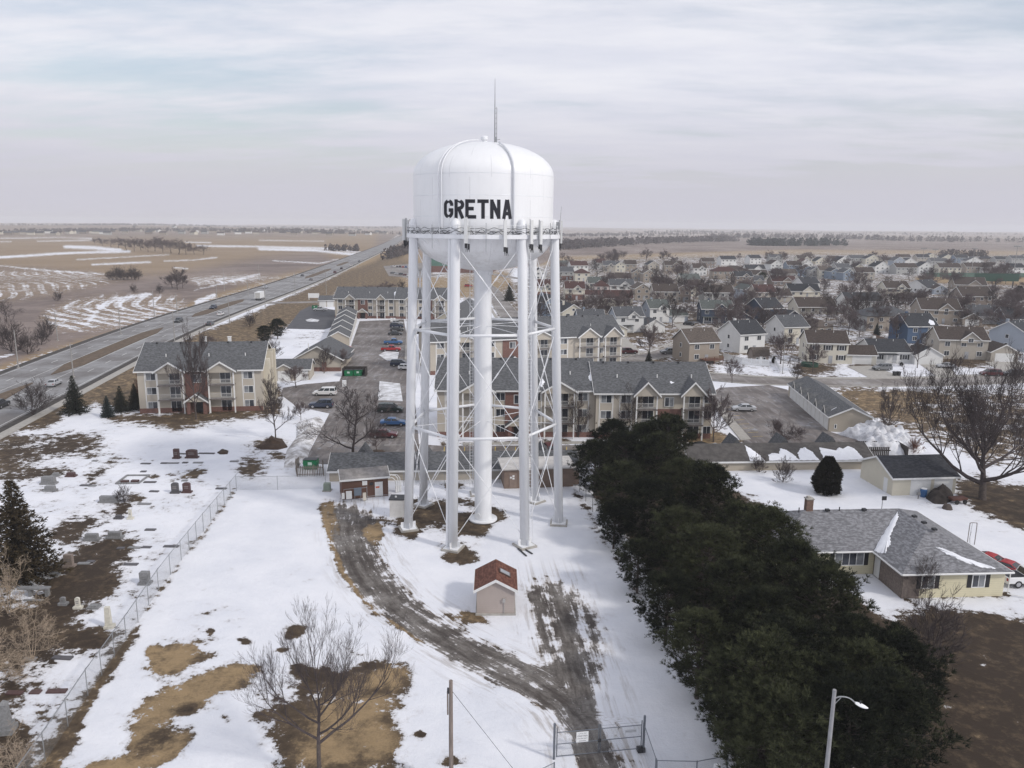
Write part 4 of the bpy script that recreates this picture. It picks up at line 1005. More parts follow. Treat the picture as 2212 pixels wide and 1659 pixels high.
for k in range(3):
    xx = L*(.30+.27*k); dm = thing_part('dormer', ro, (xx, 7.4, 0)); b = MB(); b.yprism([(-1.4, 1.9), (1.4, 1.9), (0, 3.9)], -3.3, .3); b.build('dormer_face', GREYROOF, dm)
A, phi, L = frame_of((708, 748), (753, 748)); B_ = G(770, 694); dep = (B_-G(753, 748)).length
r = thing('garage_row', 'stepped row garage with white doors running away beside the left parking lot', 'garage', A, math.atan2((B_-G(753,748)).y, (B_-G(753,748)).x)-math.pi/2)
for k in range(5):
    gable_volume(r, 0, 6.3, k*dep/5+.01, (k+1)*dep/5-.01, 2.6+.32*k, 1.7, TAN, GREYROOF, 'y', .3, names=('wall', 'roof'))
for k in range(12): garage_door(r, 6.3, 2.5+k*dep/12.4, 0, 2.6, 2.2, 4, math.pi/2)
A, phi, L = frame_of((638, 802), (735, 802))
r = thing('office_building', 'low beige clubhouse with brick base in front of the stepped garages', 'building', A, phi)
wo, ro = gable_volume(r, 0, 11.2, 0, 17, 3.2, 3.0, BEIGE, GREYROOF, 'y', .8)
b = MB(); b.box(-.05, 11.25, -.06, .1, 0, 1.0); b.build('brick_base', BRICK, wo)
b = MB(); b.obox((7.2, -.3, 1.2), 1.0, .5, 2.4); b.build('brick_pier', BRICK, wo)
b = MB(); b.box(11.2, 13.2, 1, 10, 2.9, 3.1); b.build('porch_roof', GREYROOF, wo)
b = MB(); b.tube([(2.2, 6, 4.5), (2.2, 6, 6.2)], .12, 6); b.build('vent_pipe', TRIM, ro)
A, phi, L = frame_of((594, 822), (668, 821))
r = thing('garage', 'small two-door garage at the right end of the left apartment block', 'garage', A, phi)
gable_volume(r, 0, 8.0, 0, 7.5, 2.6, 1.7, BEIGE, GREYROOF, 'x', .4)
gable_volume(r, .1, 4.4, -.6, 3, 2.6, 1.2, BEIGE, GREYROOF, 'y', .35, names=('front_wall', 'front_roof'))
garage_door(r, 2.2, -.6, 0, 2.6, 2.2); garage_door(r, 6.2, 0, 0, 2.6, 2.2)
A, phi, L = frame_of((689, 663), (722, 663))
r = thing('garage', 'small white-doored garage against the far apartment block', 'garage', A, phi)
gable_volume(r, 0, L, 0, 8, 2.9, 1.6, BEIGE, GREYROOF, 'x', .4)
garage_door(r, L*.25, 0, 0, L*.4, 2.4); garage_door(r, L*.75, 0, 0, L*.4, 2.4)
# ---------------------------------------------------------------- yard buildings by the tower
r = thing('shed', 'small beige shed with brick-red roof and skylight on the snow', 'shed', G(1030, 1328), .02)
hb = (G(1111, 1325)-G(1030, 1328)).length; HUTW = siding('hut_siding', (.43, .37, .34)); HUTR = shingle('brick_red_shingles', (.15, .062, .045), (.21, .10, .072))
wo, ro = gable_volume(r, 0, hb, 0, 4.3, 2.5, .95, HUTW, HUTR, 'y', .28)
b = MB(); b.box(-.12, hb+.12, -.14, 4.4, -.05, .16); b.build('foundation', mat('concrete', (.38, .36, .33), .9, .15, 2), r)
s = .95/(hb/2); zz = lambda x: 2.5+.95-(x-hb/2)*s+.2
b = MB(); xa, xb = hb*.60, hb*.90
b.add([(xa, 1.7, zz(xa)+.14), (xb, 1.7, zz(xb)+.14), (xb, 2.6, zz(xb)+.14), (xa, 2.6, zz(xa)+.14), (xa, 1.7, zz(xa)-.02), (xb, 1.7, zz(xb)-.02), (xb, 2.6, zz(xb)-.02), (xa, 2.6, zz(xa)-.02)], [(0,1,2,3),(4,7,6,5),(0,4,5,1),(1,5,6,2),(2,6,7,3),(3,7,4,0)])
sk = b.build('skylight', mat('skylight_frame', (.10, .07, .06), .5, .1, 2), ro)
b = MB(); k = .1; b.quad((xa+k, 1.7+k, zz(xa+k)+.146), (xb-k, 1.7+k, zz(xb-k)+.146), (xb-k, 2.6-k, zz(xb-k)+.146), (xa+k, 2.6-k, zz(xa+k)+.146)); b.build('pane', mat('skylight_pane', (.30, .31, .33), .15, .1, 1), sk)
b = MB(); b.tube([(hb*.72, -.06, .15), (hb*.72, -.06, 1.35)], .035, 6); b.obox((hb*.72, -.1, 1.5), .26, .16, .36); b.build('electric_meter', mat('meter_grey', (.42, .41, .40), .5, .1, 3), wo)
b = MB(); b.quad((.6, -.0, 0), (.6, -.0, 0), (.6, 0, 0), (.6, 0, 0))
BRN = siding('brown_siding', (.125, .068, .05))
A, phi, L = frame_of((739, 1080), (839, 1071))
r = thing('equipment_shed', 'brown equipment shed with white door and electric boxes left of the tower', 'shed', A, phi)
wo, ro = gable_volume(r, 0, L, 0, 3.6, 2.75, .75, BRN, mat('weathered_roof', (.24, .225, .215), .9, .3, .9), 'x', .25)
b = MB(); b.box(L*.71, L*.71+1.05, -.05, 0, .08, 2.1); dr = b.build('door', DOORM, wo)
b = MB(); b.box(L*.71+.1, L*.71+.6, -.056, -.05, 1.25, 1.5); b.build('notice', mat('orange_notice', (.62, .16, .08), .6, .1, 3), dr)
b = MB(); b.box(L*.71+.1, L*.71+.6, -.056, -.05, 1.5, 1.72); b.build('notice', TRIM, dr)
b = MB(); b.box(L*.44, L*.44+.65, -.06, 0, 1.8, 2.4); b.build('louvre', PANEL, wo)
b = MB(); b.box(L*.60, L*.60+.45, -.2, 0, 1.8, 2.1); b.build('wall_lamp', DARK, wo)
b = MB()
for y_, z_ in ((.2, 2.1), (.5, 2.4), (.8, 2.4)):
    b.tube([(L, 1+y_, z_), (L+.7, 1+y_, z_), (L+.7+y_, 1+y_, z_-.12), (L+.95+y_, .9+y_*.2, z_-.4), (L+1.0+y_, .9+y_*.2, .9)], .07, 8); b.tube([(L+1.0+y_, .9+y_*.2, .1), (L+1.0+y_, .9+y_*.2, 1.0)], .13, 8)
b.build('cable_conduit', mat('white_pipe', (.68, .68, .67), .5, .05, 2), wo)
for x_, w_, h_, z0, mm in ((-.1, .35, .75, .55, PANEL), (.45, .75, 1.0, .5, PANEL), (1.5, .95, 1.0, .85, mat('blue_grey_box', (.15, .18, .22), .5, .1, 2)), (2.62, .42, 1.0, .1, mat('cream_box', (.62, .58, .50), .5, .08, 2))):
    t0 = thing_part('electric_cabinet', r, (x_, -1.1, 0))
    b = MB(); b.box(0, w_, -.15, .15, z0, z0+h_); b.build('cabinet', mm, t0)
    b = MB(); b.tube([(.08, 0, 0), (.08, 0, z0)], .03, 5); b.tube([(w_-.08, 0, 0), (w_-.08, 0, z0)], .03, 5); b.build('leg', STEEL, t0)
b = MB(); b.tube([(.2, -.9, 0), (.2, -.9, 1.75), (3.2, -.9, 1.75), (3.2, -.9, 0)], .035, 6); b.tube([(3.2, -.9, 1.9), (3.2, -.9, 0)], .04, 6); b.tube([(3.2, -.9, .5), (6.0, -.9, .5)], .03, 5); b.build('pipe_rack', STEEL, r)
A, phi, L = frame_of((1089, 1056), (1238, 1051))
r = thing('equipment_shelter', 'brown flat-sided shelter with pale ribbed roof behind the right tower legs', 'shed', A, phi)
SHB = mat('brown_panel', (.20, .145, .115), .75, .15, .8)
b = MB(); b.box(0, L, 0, 3.8, 0, 2.75); wo = b.build('wall', SHB, r)
b = MB(); b.add([(-.35, -.3, 2.76), (L+.35, -.3, 2.76), (L+.1, 4.0, 3.15), (-.5, 4.0, 3.15), (-.35, -.3, 2.94), (L+.35, -.3, 2.94), (L+.1, 4.0, 3.33), (-.5, 4.0, 3.33)], [(0,3,2,1),(4,5,6,7),(0,1,5,4),(1,2,6,5),(2,3,7,6),(3,0,4,7)])
ro = b.build('roof', mat('pale_roof', (.50, .48, .46), .8, .15, 1.0), r)
b = MB()
for k in range(8): xx = L*k/7.5; b.add([(xx, -.3, 2.945), (xx+.06, -.3, 2.945), (xx+.06, 3.9, 3.335), (xx, 3.9, 3.335)], [(0, 1, 2, 3)])
b = MB(); b.box(.75, 1.75, -.05, 0, .1, 2.2); b.build('door', mat('brown_door', (.24, .18, .15), .6, .1, 1), wo)
for xx, z_ in ((.8, 1.5), (1.15, 1.7), (1.15, 1.35)):
    b = MB(); b.box(xx, xx+.28, -.07, -.05, z_, z_+.25); b.build('notice', TRIM, wo)
b = MB(); b.box(L-.02, L+.9, .3, 1.4, .2, 1.9); b.build('cooling_unit', SHB, wo)
r = thing('utility_cabinet', 'white block cabinet with black lid beside the left tower leg', 'cabinet', G(842, 1117), -.02)
b = MB(); b.box(0, 1.75, 0, 1.7, 0, 2.25); b.build('cabinet', mat('cabinet_white', (.70, .68, .65), .6, .08, 1), r)
b = MB(); b.box(-.08, 1.83, -.08, 1.78, 2.25, 2.37); b.build('lid', DARK, r)
b = MB(); b.lathe([(.14, 2.37), (.14, 2.5), (.06, 2.58), (0, 2.58)], 12, .7, .7); b.build('vent', TRIM, r)
r = thing('transformer', 'small green utility box at the fence corner by the brown shed', 'utility box', G(707, 1060))
b = MB(); b.obox((0, 0, .55), .9, .8, 1.1, 0, .94); b.build('cabinet', mat('dull_green_box', (.22, .26, .21), .6, .1, 2), r)
b = MB(); b.obox((0, 0, .05), 1.2, 1.1, .12); b.build('footing', mat('concrete', (.38, .36, .33), .9, .15, 2), r)
# ---------------------------------------------------------------- yellow ranch house and its garage
E1, E2 = G(1949, 1241, 2.8), G(2191, 1236, 2.8); d = E2-E1; phi = math.atan2(d.y, d.x); Wd = d.length
r = thing('ranch_house', 'yellow L-shaped ranch house with grey hip roof beside the pine row', 'house', (E1.x, E1.y, 0), phi)
YEL = siding('yellow_siding', (.64, .59, .42)); RGR = shingle('light_grey_shingles', (.215, .215, .228))
Ly, Dm, Lm, o_ = 5.6, Wd*.98, 10.2, .5
b = MB(); b.box(o_, Wd-o_, o_, Ly+Dm-o_, 0, 2.75); wo = b.build('wall', YEL, r)
b = MB(); b.box(-Lm, o_+.01, Ly+o_, Ly+Dm-o_, 0, 2.74); b.build('wing_wall', YEL, r)
b = MB(); b.box(o_-.03, o_+1.75, o_-.03, o_+.1, 0, 2.7); b.box(o_-.03, o_+.1, o_, Ly+.4, 0, 2.7); b.build('stone_corner', mat('taupe_stone', (.19, .155, .135), .85, .25, 4), wo)
z0, z1 = 2.8, 2.8+Wd*.5*.44; yr = Ly+Dm/2; xr = Wd/2
P_ = dict(E1=(0,0,z0), E2=(Wd,0,z0), I=(0,Ly,z0), ML=(-Lm-.5,Ly,z0), MB=(-Lm-.5,Ly+Dm,z0), NE=(Wd,Ly+Dm,z0), R1=(xr,xr*.98,z1), R0=(xr,yr,z1), M0=(-Lm-.5+Dm/2,yr,z1))
b = MB(); k = list(P_); vs = [P_[q] for q in k]; ix = lambda *n: tuple(k.index(q) for q in n)
b.add(vs, [ix('E1','E2','R1'), ix('E1','R1','R0','I'), ix('I','R0','M0','ML'), ix('ML','M0','MB'), ix('M0','R0','NE','MB'), ix('R0','R1','E2','NE')])
b.add([(p[0], p[1], p[2]-.18) if p[2] == z0 else p for p in vs], [ix('E1','I','ML','MB','NE','E2')])
ro = b.build('roof', RGR, r)
b = MB()
for a_, c_ in (('E1','E2'), ('E2','NE'), ('I','E1'), ('ML','I')):
    p, q = Vector(P_[a_]), Vector(P_[c_]); b.tube([p+Vector((0,0,-.08)), q+Vector((0,0,-.08))], .1, 6)
b.build('gutter', TRIM, ro)
SHUT = mat('black_shutter', (.018, .018, .02), .6, .2, 3)
window(wo, Wd*.265, o_, 1.7, 1.25, 1.25, 2, 0, SHUT); window(wo, Wd*.72, o_, 1.7, 1.25, 1.25, 2, 0, SHUT)
window(wo, -2.2, Ly+o_, 1.75, 3.1, 1.35, 4, 0, SHUT)
b = MB(); b.box(.4, .45, Ly-.9, Ly+.1, .1, 2.2); b.build('door', DOORM, wo)
b = MB(); b.obox((-4.6, yr+.1, z1+.45), .75, .65, 1.6); ch = b.build('chimney', brick('chimney_brick', (.20, .115, .085)), ro)
b = MB(); b.obox((-4.6, yr+.1, z1+1.3), .9, .8, .12); b.obox((-4.7, yr+.1, z1+1.46), .35, .35, .22); b.build('chimney_cap', mat('concrete', (.38, .36, .33), .9, .15, 2), ch)
for x_, y_, z_ in ((-2.6, yr-.3, z1-.05), (1.6, yr-.3, z1-.05), (xr+.4, 8.8, z1-.1), (xr+.4, 7.0, z1-.1), (xr+.3, 5.0, z1-.05)):
    b = MB(); b.obox((x_, y_, z_+.12), .42, .42, .2); b.build('roof_vent', DARK, ro)
for x_ in (-5.8, -1.2):
    b = MB(); b.tube([(x_, yr-.2, z1-.2), (x_, yr-.2, z1+.35)], .06, 6); b.build('vent_pipe', DARK, ro)
def onroof(a_, b__, c_, u, v): return Vector(P_[a_])+(Vector(P_[b__])-Vector(P_[a_]))*u+(Vector(P_[c_])-Vector(P_[a_]))*v
roof_snow(ro, [onroof('I','R0','E1',x_,y_) for x_, y_ in ((.02,.02),(.5,0.0),(.92,.02),(.85,.12),(.62,.18),(.42,.22),(.30,.34),(.2,.3),(.12,.34),(.04,.16))], 11)
roof_snow(ro, [onroof('E2','R1','E1',x_,y_) for x_, y_ in ((.08,.10),(.10,.2),(.22,.26),(.40,.29),(.55,.27),(.53,.23),(.34,.21),(.14,.12),(.01,.30),(.0,.45)[::1])][:8], 12)
b = MB(); b.lathe([(0, 0), (.5, .08), (.55, .2), (.2, .3), (0, .32)], 14, -.2, yr+1.2); 
b = MB(); b.tube([(xr-1.5, yr+.8, z1-.4), (xr-1.5, yr+.8, z1+.9)], .03, 5); b.obox((xr-1.35, yr+.75, z1+.95), .5, .12, .45); b.build('satellite_dish', DARK, ro)
b = MB(); b.tube([(Wd+.1, .6, 2.7), (Wd+.1, .6, .2), (Wd+3.5, -1.2, .08)], .07, 6); b.build('downspout', TRIM, wo)
A, phi, L = frame_of((1926, 1071), (2062, 1067)); Bk = G(1861, 1035)
r = thing('garage', 'cream detached garage with dark roof behind the yellow ranch house', 'garage', A, phi)
CRG = siding('old_cream_siding', (.60, .56, .46)); dep = 8.0
wo, ro = gable_volume(r, 0, L, 0, dep, 2.6, 1.75, CRG, shingle('dark_shingles', (.05, .052, .06)), 'x', .4)
garage_door(r, L*.44, 0, 0, 2.7, 2.1, 4); garage_door(r, L*.80, 0, 0, 2.5, 2.1, 4)
b = MB(); b.box(-.04, 0, 1.2, 2.1, .05, 2.05); b.build('door', DOORM, wo)
roof_snow(ro, [(.0, -.1, 2.6), (1.6, -.2, 2.55), (.4, 1.2, 3.15), (.05, 2.6, 3.75)], 14)
roof_snow(ro, [(1.2, 3.5, 4.15), (2.6, 3.5, 4.15), (2.3, 3.0, 3.93), (1.0, 3.1, 3.97)], 15)
# school and far structures
A, phi, L = frame_of((918, 588), (1060, 590))
r = thing('school_building', 'large school with green upper wall and red brick base behind the tower', 'school', A, phi)
b = MB(); b.box(0, L, 0, 50, 0, 4.8); b.build('brick_base', BRICK, r)
b = MB(); b.box(2, L-8, 1, 48, 4.8, 12.5); b.build('upper_wall', mat('green_cladding', (.10, .20, .16), .6, .08, .3), r)
b = MB(); b.box(1.6, L-7.6, .6, 48.4, 12.5, 12.9); b.build('roof', PANEL, r)
# ---------------------------------------------------------------- houses of the town
WALLS = {'white': (.70,.70,.69), 'cream': (.62,.585,.50), 'beige': (.43,.395,.345), 'tan': (.33,.285,.24), 'taupe': (.24,.20,.175), 'grey': (.40,.40,.39),
         'light blue': (.36,.40,.46), 'blue-grey': (.22,.27,.34), 'navy': (.055,.075,.115), 'blue': (.075,.12,.20), 'pale pink': (.58,.50,.48), 'green': (.06,.17,.13)}
ROOFS = {'charcoal': (.045,.047,.053), 'grey': (.095,.098,.105), 'brown': (.068,.053,.046), 'red-brown': (.08,.042,.038), 'green-grey': (.10,.112,.105), 'tan-brown': (.11,.09,.077), 'black': (.028,.03,.035)}
def wallm(k): return siding('siding_'+k.replace(' ', '_').replace('-', '_'), WALLS[k])
def roofm(k): return shingle('shingles_'+k.replace('-', '_'), ROOFS[k])
HOUSES = []
BLK_SH = SHUT
def house(px, py, wpx, ph, st, wk, rk, ax='x', dep=9.5, f='', row='', lab=None, fk=None, gw=6.5):
    p = G(px, py); dist = p.y*cp+CAMH*sp; w_ = max(7.0, wpx/FOC*dist)
    far = p.y > 480; fl = 2.65; h = fl*st+(.3 if st > 1 else .35)
    r = thing('house', lab or '?', 'house', p, math.radians(ph))
    r.location = p-Vector((math.cos(math.radians(ph)), math.sin(math.radians(ph)), 0))*w_/2
    W_, R_ = wallm(wk), roofm(rk); Fm = wallm(fk) if fk else None
    rise = (dep if ax == 'x' else w_)*.5*(.62 if 's' not in f else .45)
    rise = min(rise, 4.2)
    if 'h' in f:
        b = MB(); b.box(0, w_, 0, dep, 0, h); wo = b.build('wall', W_, r); ro = hip_roof(r, 0, w_, 0, dep, h, min(rise, 2.8), R_)
    else:
        wo, ro = gable_volume(r, 0, w_, 0, dep, h, rise, W_, R_, ax, .42)
    if Fm:
        b = MB(); b.box(.02, w_-.02, -.03, 0, .25, h-.05); b.build('front_siding', Fm, wo)
    pr = .08
    sh = BLK_SH if 'k' in f else None
    n = max(2, int(w_/3.4))
    for s in range(st):
        for i in range(n):
            x = w_*(i+.5)/n
            if s == 0 and i == n//2 and ax == 'x': continue
            if far and s == 0 and st > 1 and i % 2: continue
            window(wo, x, -.0, s*fl+1.65, 1.35 if not far else 1.5, 1.25, 2, 0, sh, pr)
    if ax == 'y': window(wo, w_/2, 0, h+rise*.3, .9, .8, 1, 0, None, pr)
    b = MB(); b.box(w_*.5-.5+w_*.08, w_*.5+.5+w_*.08, -.07, 0, .1, 2.15); b.build('door', mat('house_door', (.30,.31,.33), .5, .3, .3), wo)
    if not far:
        for s in range(st):
            window(wo, 0, dep*.5, s*fl+1.65, .9, 1.1, 1, -math.pi/2, None, pr)
            window(wo, w_, dep*.35, s*fl+1.65, 1.2, 1.1, 2, math.pi/2, None, pr)
    if 'b' in f:
        b = MB(); b.box(-.03, w_+.03, -.05, .2, 0, fl+.1); b.build('brick_front', BRICK, wo)
    if 'd' in f:
        g = thing_part('front_gable', r, (w_*.62, 0, 0)); q = w_*.2
        b = MB(); b.yprism([(-q, h-.9), (q, h-.9), (q, h), (0, h+q*.8), (-q, h)], -.45, 2.2); b.build('gable_face', Fm or W_, g)
        c_ = MB(); c_.yprism([(x-q, z) for x, z in chevron(2*q, h, q*.8, .3, .16)], -.8, min(dep*.45, 3.4)); rr = c_.build('gable_roof', R_, g)
        c_ = MB(); c_.yprism([(x-q, z-.05) for x, z in chevron(2*q, h, q*.8, .33, .24)], -.86, -.805); c_.build('roof_trim', TRIM, rr)
        if st > 1: window(g, 0, -.45, h-.15, 1.3, 1.1, 2, 0, sh, pr)
    if 'p' in f:
        b = MB(); b.box(.3, w_*.6, -1.9, 0, 2.45, 2.62); pc = b.build('porch_roof', R_, r)
        for x in (.4, w_*.3, w_*.58):
            b = MB(); b.box(x-.07, x+.07, -1.85, -1.7, 0, 2.45); b.build('post', TRIM, pc)
        b = MB(); b.box(.3, w_*.6, -1.85, -1.8, .85, .92); b.box(.3, w_*.6, -1.85, -1.8, .2, .25)
        for k in range(20): x = .3+(w_*.6-.3)*k/19; b.box(x-.02, x+.02, -1.84, -1.81, .25, .85)
        b.build('railing', TRIM, pc)
    if 'g' in f or 'G' in f or 'l' in f:
        gx = w_ if 'l' not in f else -gw; pj = -2.2 if 'G' in f else .02; gh = 2.6
        ga = thing_part('garage', r, (gx+(.02 if 'l' not in f else -.02), 0, 0))
        if 'G' in f: gable_volume(ga, 0, gw, pj, 5.5, gh, gw*.28, Fm or W_, R_, 'y', .35)
        else: gable_volume(ga, 0, gw, .0, 7.0, gh, 2.0, W_, R_, 'x', .35)
        garage_door(ga, gw/2, pj, 0, min(4.8, gw-1.3), 2.15, 4)
    if 'D' in f:
        dk = thing_part('deck', r, (w_*.35, 0, 0)); WD = mat('brown_deck_wood', (.13,.06,.04), .8, .25, 2, stretch=(6, 1, 1))
        b = MB(); b.box(0, w_*.6, -3.2, -.05, 1.0, 1.15); b.build('floor', WD, dk)
        b = MB()
        for x in (0.06, w_*.3, w_*.6-.06): b.box(x-.07, x+.07, -3.2, -3.05, 0, 2.0)
        b.box(0, w_*.6, -3.18, -3.1, 1.95, 2.05)
        for k in range(24): x = w_*.6*k/23; b.box(x-.025, x+.025, -3.16, -3.12, 1.15, 1.95)
        b.build('railing', WD, dk)
    if 'S' in f:
        q = random.Random(int(px*7+py)); x = w_*q.uniform(.55, .8)
        if ax == 'x':
            zz = lambda y: h+y*rise/(dep/2)+.2
            roof_snow(ro, [(x, .3, zz(.3)), (x+1.5, .2, zz(.2)), (x+1.9, 1.9, zz(1.9)), (x+.9, 2.6, zz(2.6)), (x-.2, 1.3, zz(1.3))], int(px))
    if 'c' in f or random.Random(int(px)).random() < .3:
        b = MB(); b.obox((w_*.3, dep*.62, h+rise*.8+.5), .7, .7, 1.5); b.build('chimney', W_, ro)
    for q in (.25, .7):
        b = MB()
        if ax == 'x' and 'h' not in f: b.tube([(w_*q, dep*.4, h+rise*.7), (w_*q, dep*.4, h+rise*.8+.7)], .07, 5); b.build('vent_pipe', TRIM, ro)
    HOUSES.append(dict(o=r, px=px, py=py, wk=wk, rk=rk, st=st, f=f, lab=lab, row=row, ax=ax, w=w_))
    return r
R0, R1, R2, R3, R4 = 'far field', 'second', 'third', 'middle', 'near'
# nearest houses along the streets
house(1520, 783, 72, 16, 2, 'tan', 'tan-brown', dep=9.5, f='D', lab='tan two-storey house with brown deck just behind the long apartments')
house(1624, 762, 66, 22, 2, 'white', 'charcoal', dep=10.5, lab='white two-storey house with charcoal roof beside the little barn shed', f='')
house(1786, 785, 84, -6, 2, 'cream', 'brown', dep=9, f='kg', gw=7.5, lab='cream two-storey house with black shutters and attached garage')
house(1925, 784, 82, -2, 1, 'white', 'charcoal', dep=12, f='kGps', gw=7.4, lab='white single-storey ranch house with small front porch')
house(2078, 776, 100, -6, 2, 'beige', 'brown', dep=9.5, f='dG', gw=7.2, lab='beige two-storey house with dark brown roof and black-roofed garage')
house(1548, 699, 66, -2, 2, 'navy', 'green-grey', dep=9, f='dGp', gw=7.0, lab='navy two-storey house with white garage door and porch')
house(1360, 718, 62, 10, 2, 'light blue', 'grey', dep=9, f='dGp', fk='white', gw=7, lab='light blue two-storey house with white front and porch')
house(1278, 726, 58, 6, 2, 'blue-grey', 'grey', dep=9, f='dG', fk='cream', gw=7, lab='blue-grey house with cream front beside the right tower leg')
house(1424, 697, 44, 10, 2, 'light blue', 'green-grey', dep=9, f='dg', fk='white', gw=7.5, lab='pale blue house with white front and white garage door behind a bare tree')
house(1238, 707, 50, 14, 2, 'cream', 'charcoal', 'y', 11, lab='cream gable-fronted house with charcoal roof right of the tower')
house(1196, 682, 46, 30, 2, 'blue-grey', 'charcoal', 'y', 10, lab='blue-grey house with dark roof seen between the right tower legs')
house(1718, 744, 60, 16, 2, 'white', 'grey', dep=10, fk='cream', lab='two-storey house with pale blue-white gable and grey roof beside the tan house')
house(1782, 724, 40, 24, 1, 'tan', 'tan-brown', 'y', 14, f='h', lab='low tan house with tan roof behind the cream house')
house(1990, 742, 66, 4, 2, 'blue', 'charcoal', dep=11, f='Sg', gw=8, lab='bright blue house with white deck rail behind the white ranch')
house(1922, 716, 112, 8, 2, 'grey', 'grey', dep=11, f='h', fk='tan', lab='wide grey hip-roofed house with tan brick walls')
house(2030, 700, 80, -8, 2, 'tan', 'brown', dep=12, f='dG', gw=7, lab='large brown-roofed house with stone front and many gables')
house(1668, 697, 52, 20, 2, 'navy', 'charcoal', dep=11, f='Gp', gw=7, lab='dark navy house with white-trimmed brown garage')
house(2135, 700, 70, -4, 1, 'grey', 'grey', dep=12, f='dS', lab='low grey house with wide roof at the right side of town')
house(2205, 706, 60, -6, 1, 'blue-grey', 'charcoal', dep=12, f='G', gw=8, lab='blue-grey house with snowy garage roof at the right edge')
house(2222, 758, 60, 40, 2, 'light blue', 'charcoal', dep=10, lab='pale blue house cut by the right edge of town')
house(1865, 678, 78, 2, 2, 'white', 'charcoal', dep=10, f='', lab='tall white house with charcoal roof and bare trees in front')
house(1765, 678, 84, 4, 1, 'cream', 'brown', dep=11, f='p', lab='long cream house with olive brown roof and snowy porch')
house(2110, 666, 66, -2, 2, 'taupe', 'brown', dep=12, f='', lab='big taupe house with cream end gable near the right edge')
house(1938, 645, 52, 2, 2, 'cream', 'brown', dep=10, f='dpk', lab='cream house with shuttered windows and white porch')
house(2018, 633, 58, 34, 1, 'white', 'charcoal', dep=14, f='S', lab='long white house lit along its side near the sports field')
house(2096, 626, 62, -14, 1, 'tan', 'brown', dep=14, f='d', lab='brown-roofed tan house beside the green scoreboard')
house(2032, 636, 26, -10, 1, 'light blue', 'brown', 'y', 9, lab='small light blue house with brown roof')
house(1335, 672, 62, -1, 2, 'cream', 'red-brown', dep=9.5, f='', lab='cream two-storey house with flat red-brown roof face right of the tower')
house(1242, 648, 42, 2, 2, 'cream', 'red-brown', dep=10, f='dgb', gw=8, lab='cream and brick house with large red-brown roof')
house(1178, 642, 36, 2, 2, 'cream', 'red-brown', dep=10, f='db', lab='red-brown roofed house framed by the right tower legs')
house(1300, 641, 30, 0, 2, 'pale pink', 'red-brown', dep=9, f='h', lab='pale pink house with red-brown hip roof')
house(1343, 639, 52, 0, 2, 'grey', 'grey', dep=9, f='dk', fk='white', lab='grey-roofed house with white gabled front')
house(1388, 648, 34, 6, 2, 'tan', 'tan-brown', 'y', 11, lab='tan gable-fronted house among bare trees')
house(1438, 655, 54, 2, 2, 'beige', 'brown', dep=10, f='', lab='beige house half hidden by purple bare trees')
house(1474, 652, 36, 4, 2, 'taupe', 'brown', 'y', 10, lab='taupe gable-fronted house with brown roof and white barge boards')
house(1503, 640, 36, 2, 2, 'cream', 'brown', dep=9, f='', lab='cream house with dark doorway behind the taupe gable')
house(1552, 657, 64, 2, 2, 'grey', 'brown', dep=10, f='', lab='wide grey house with brown roof behind the navy house')
house(1622, 650, 30, 10, 2, 'light blue', 'green-grey', 'y', 12, lab='small light blue gable house with green-grey roof')
house(1654, 656, 46, 8, 2, 'beige', 'red-brown', dep=10, f='', lab='beige house with long red-brown roof left of the cream porch house')
house(1692, 652, 36, 2, 1, 'beige', 'brown', dep=10, lab='low beige house with brown roof behind the navy garage')
house(1738, 641, 66, 0, 1, 'cream', 'black', dep=11, f='dS', lab='black-roofed low house with white dormer gables and snow patch')
house(1752, 623, 42, 14, 1, 'white', 'charcoal', dep=11, f='', lab='white-gabled house with long charcoal roof above the dormer house')
house(1694, 618, 52, 2, 1, 'taupe', 'red-brown', dep=10, f='d', lab='red-brown roofed house with white porch gable')
house(1606, 616, 38, 2, 2, 'taupe', 'charcoal', dep=9, f='dd', lab='taupe house with dark gable roof left of the evergreen')
house(1636, 616, 28, 2, 1, 'beige', 'grey', dep=9, f='d', lab='beige dormer house next to the taupe gable house')
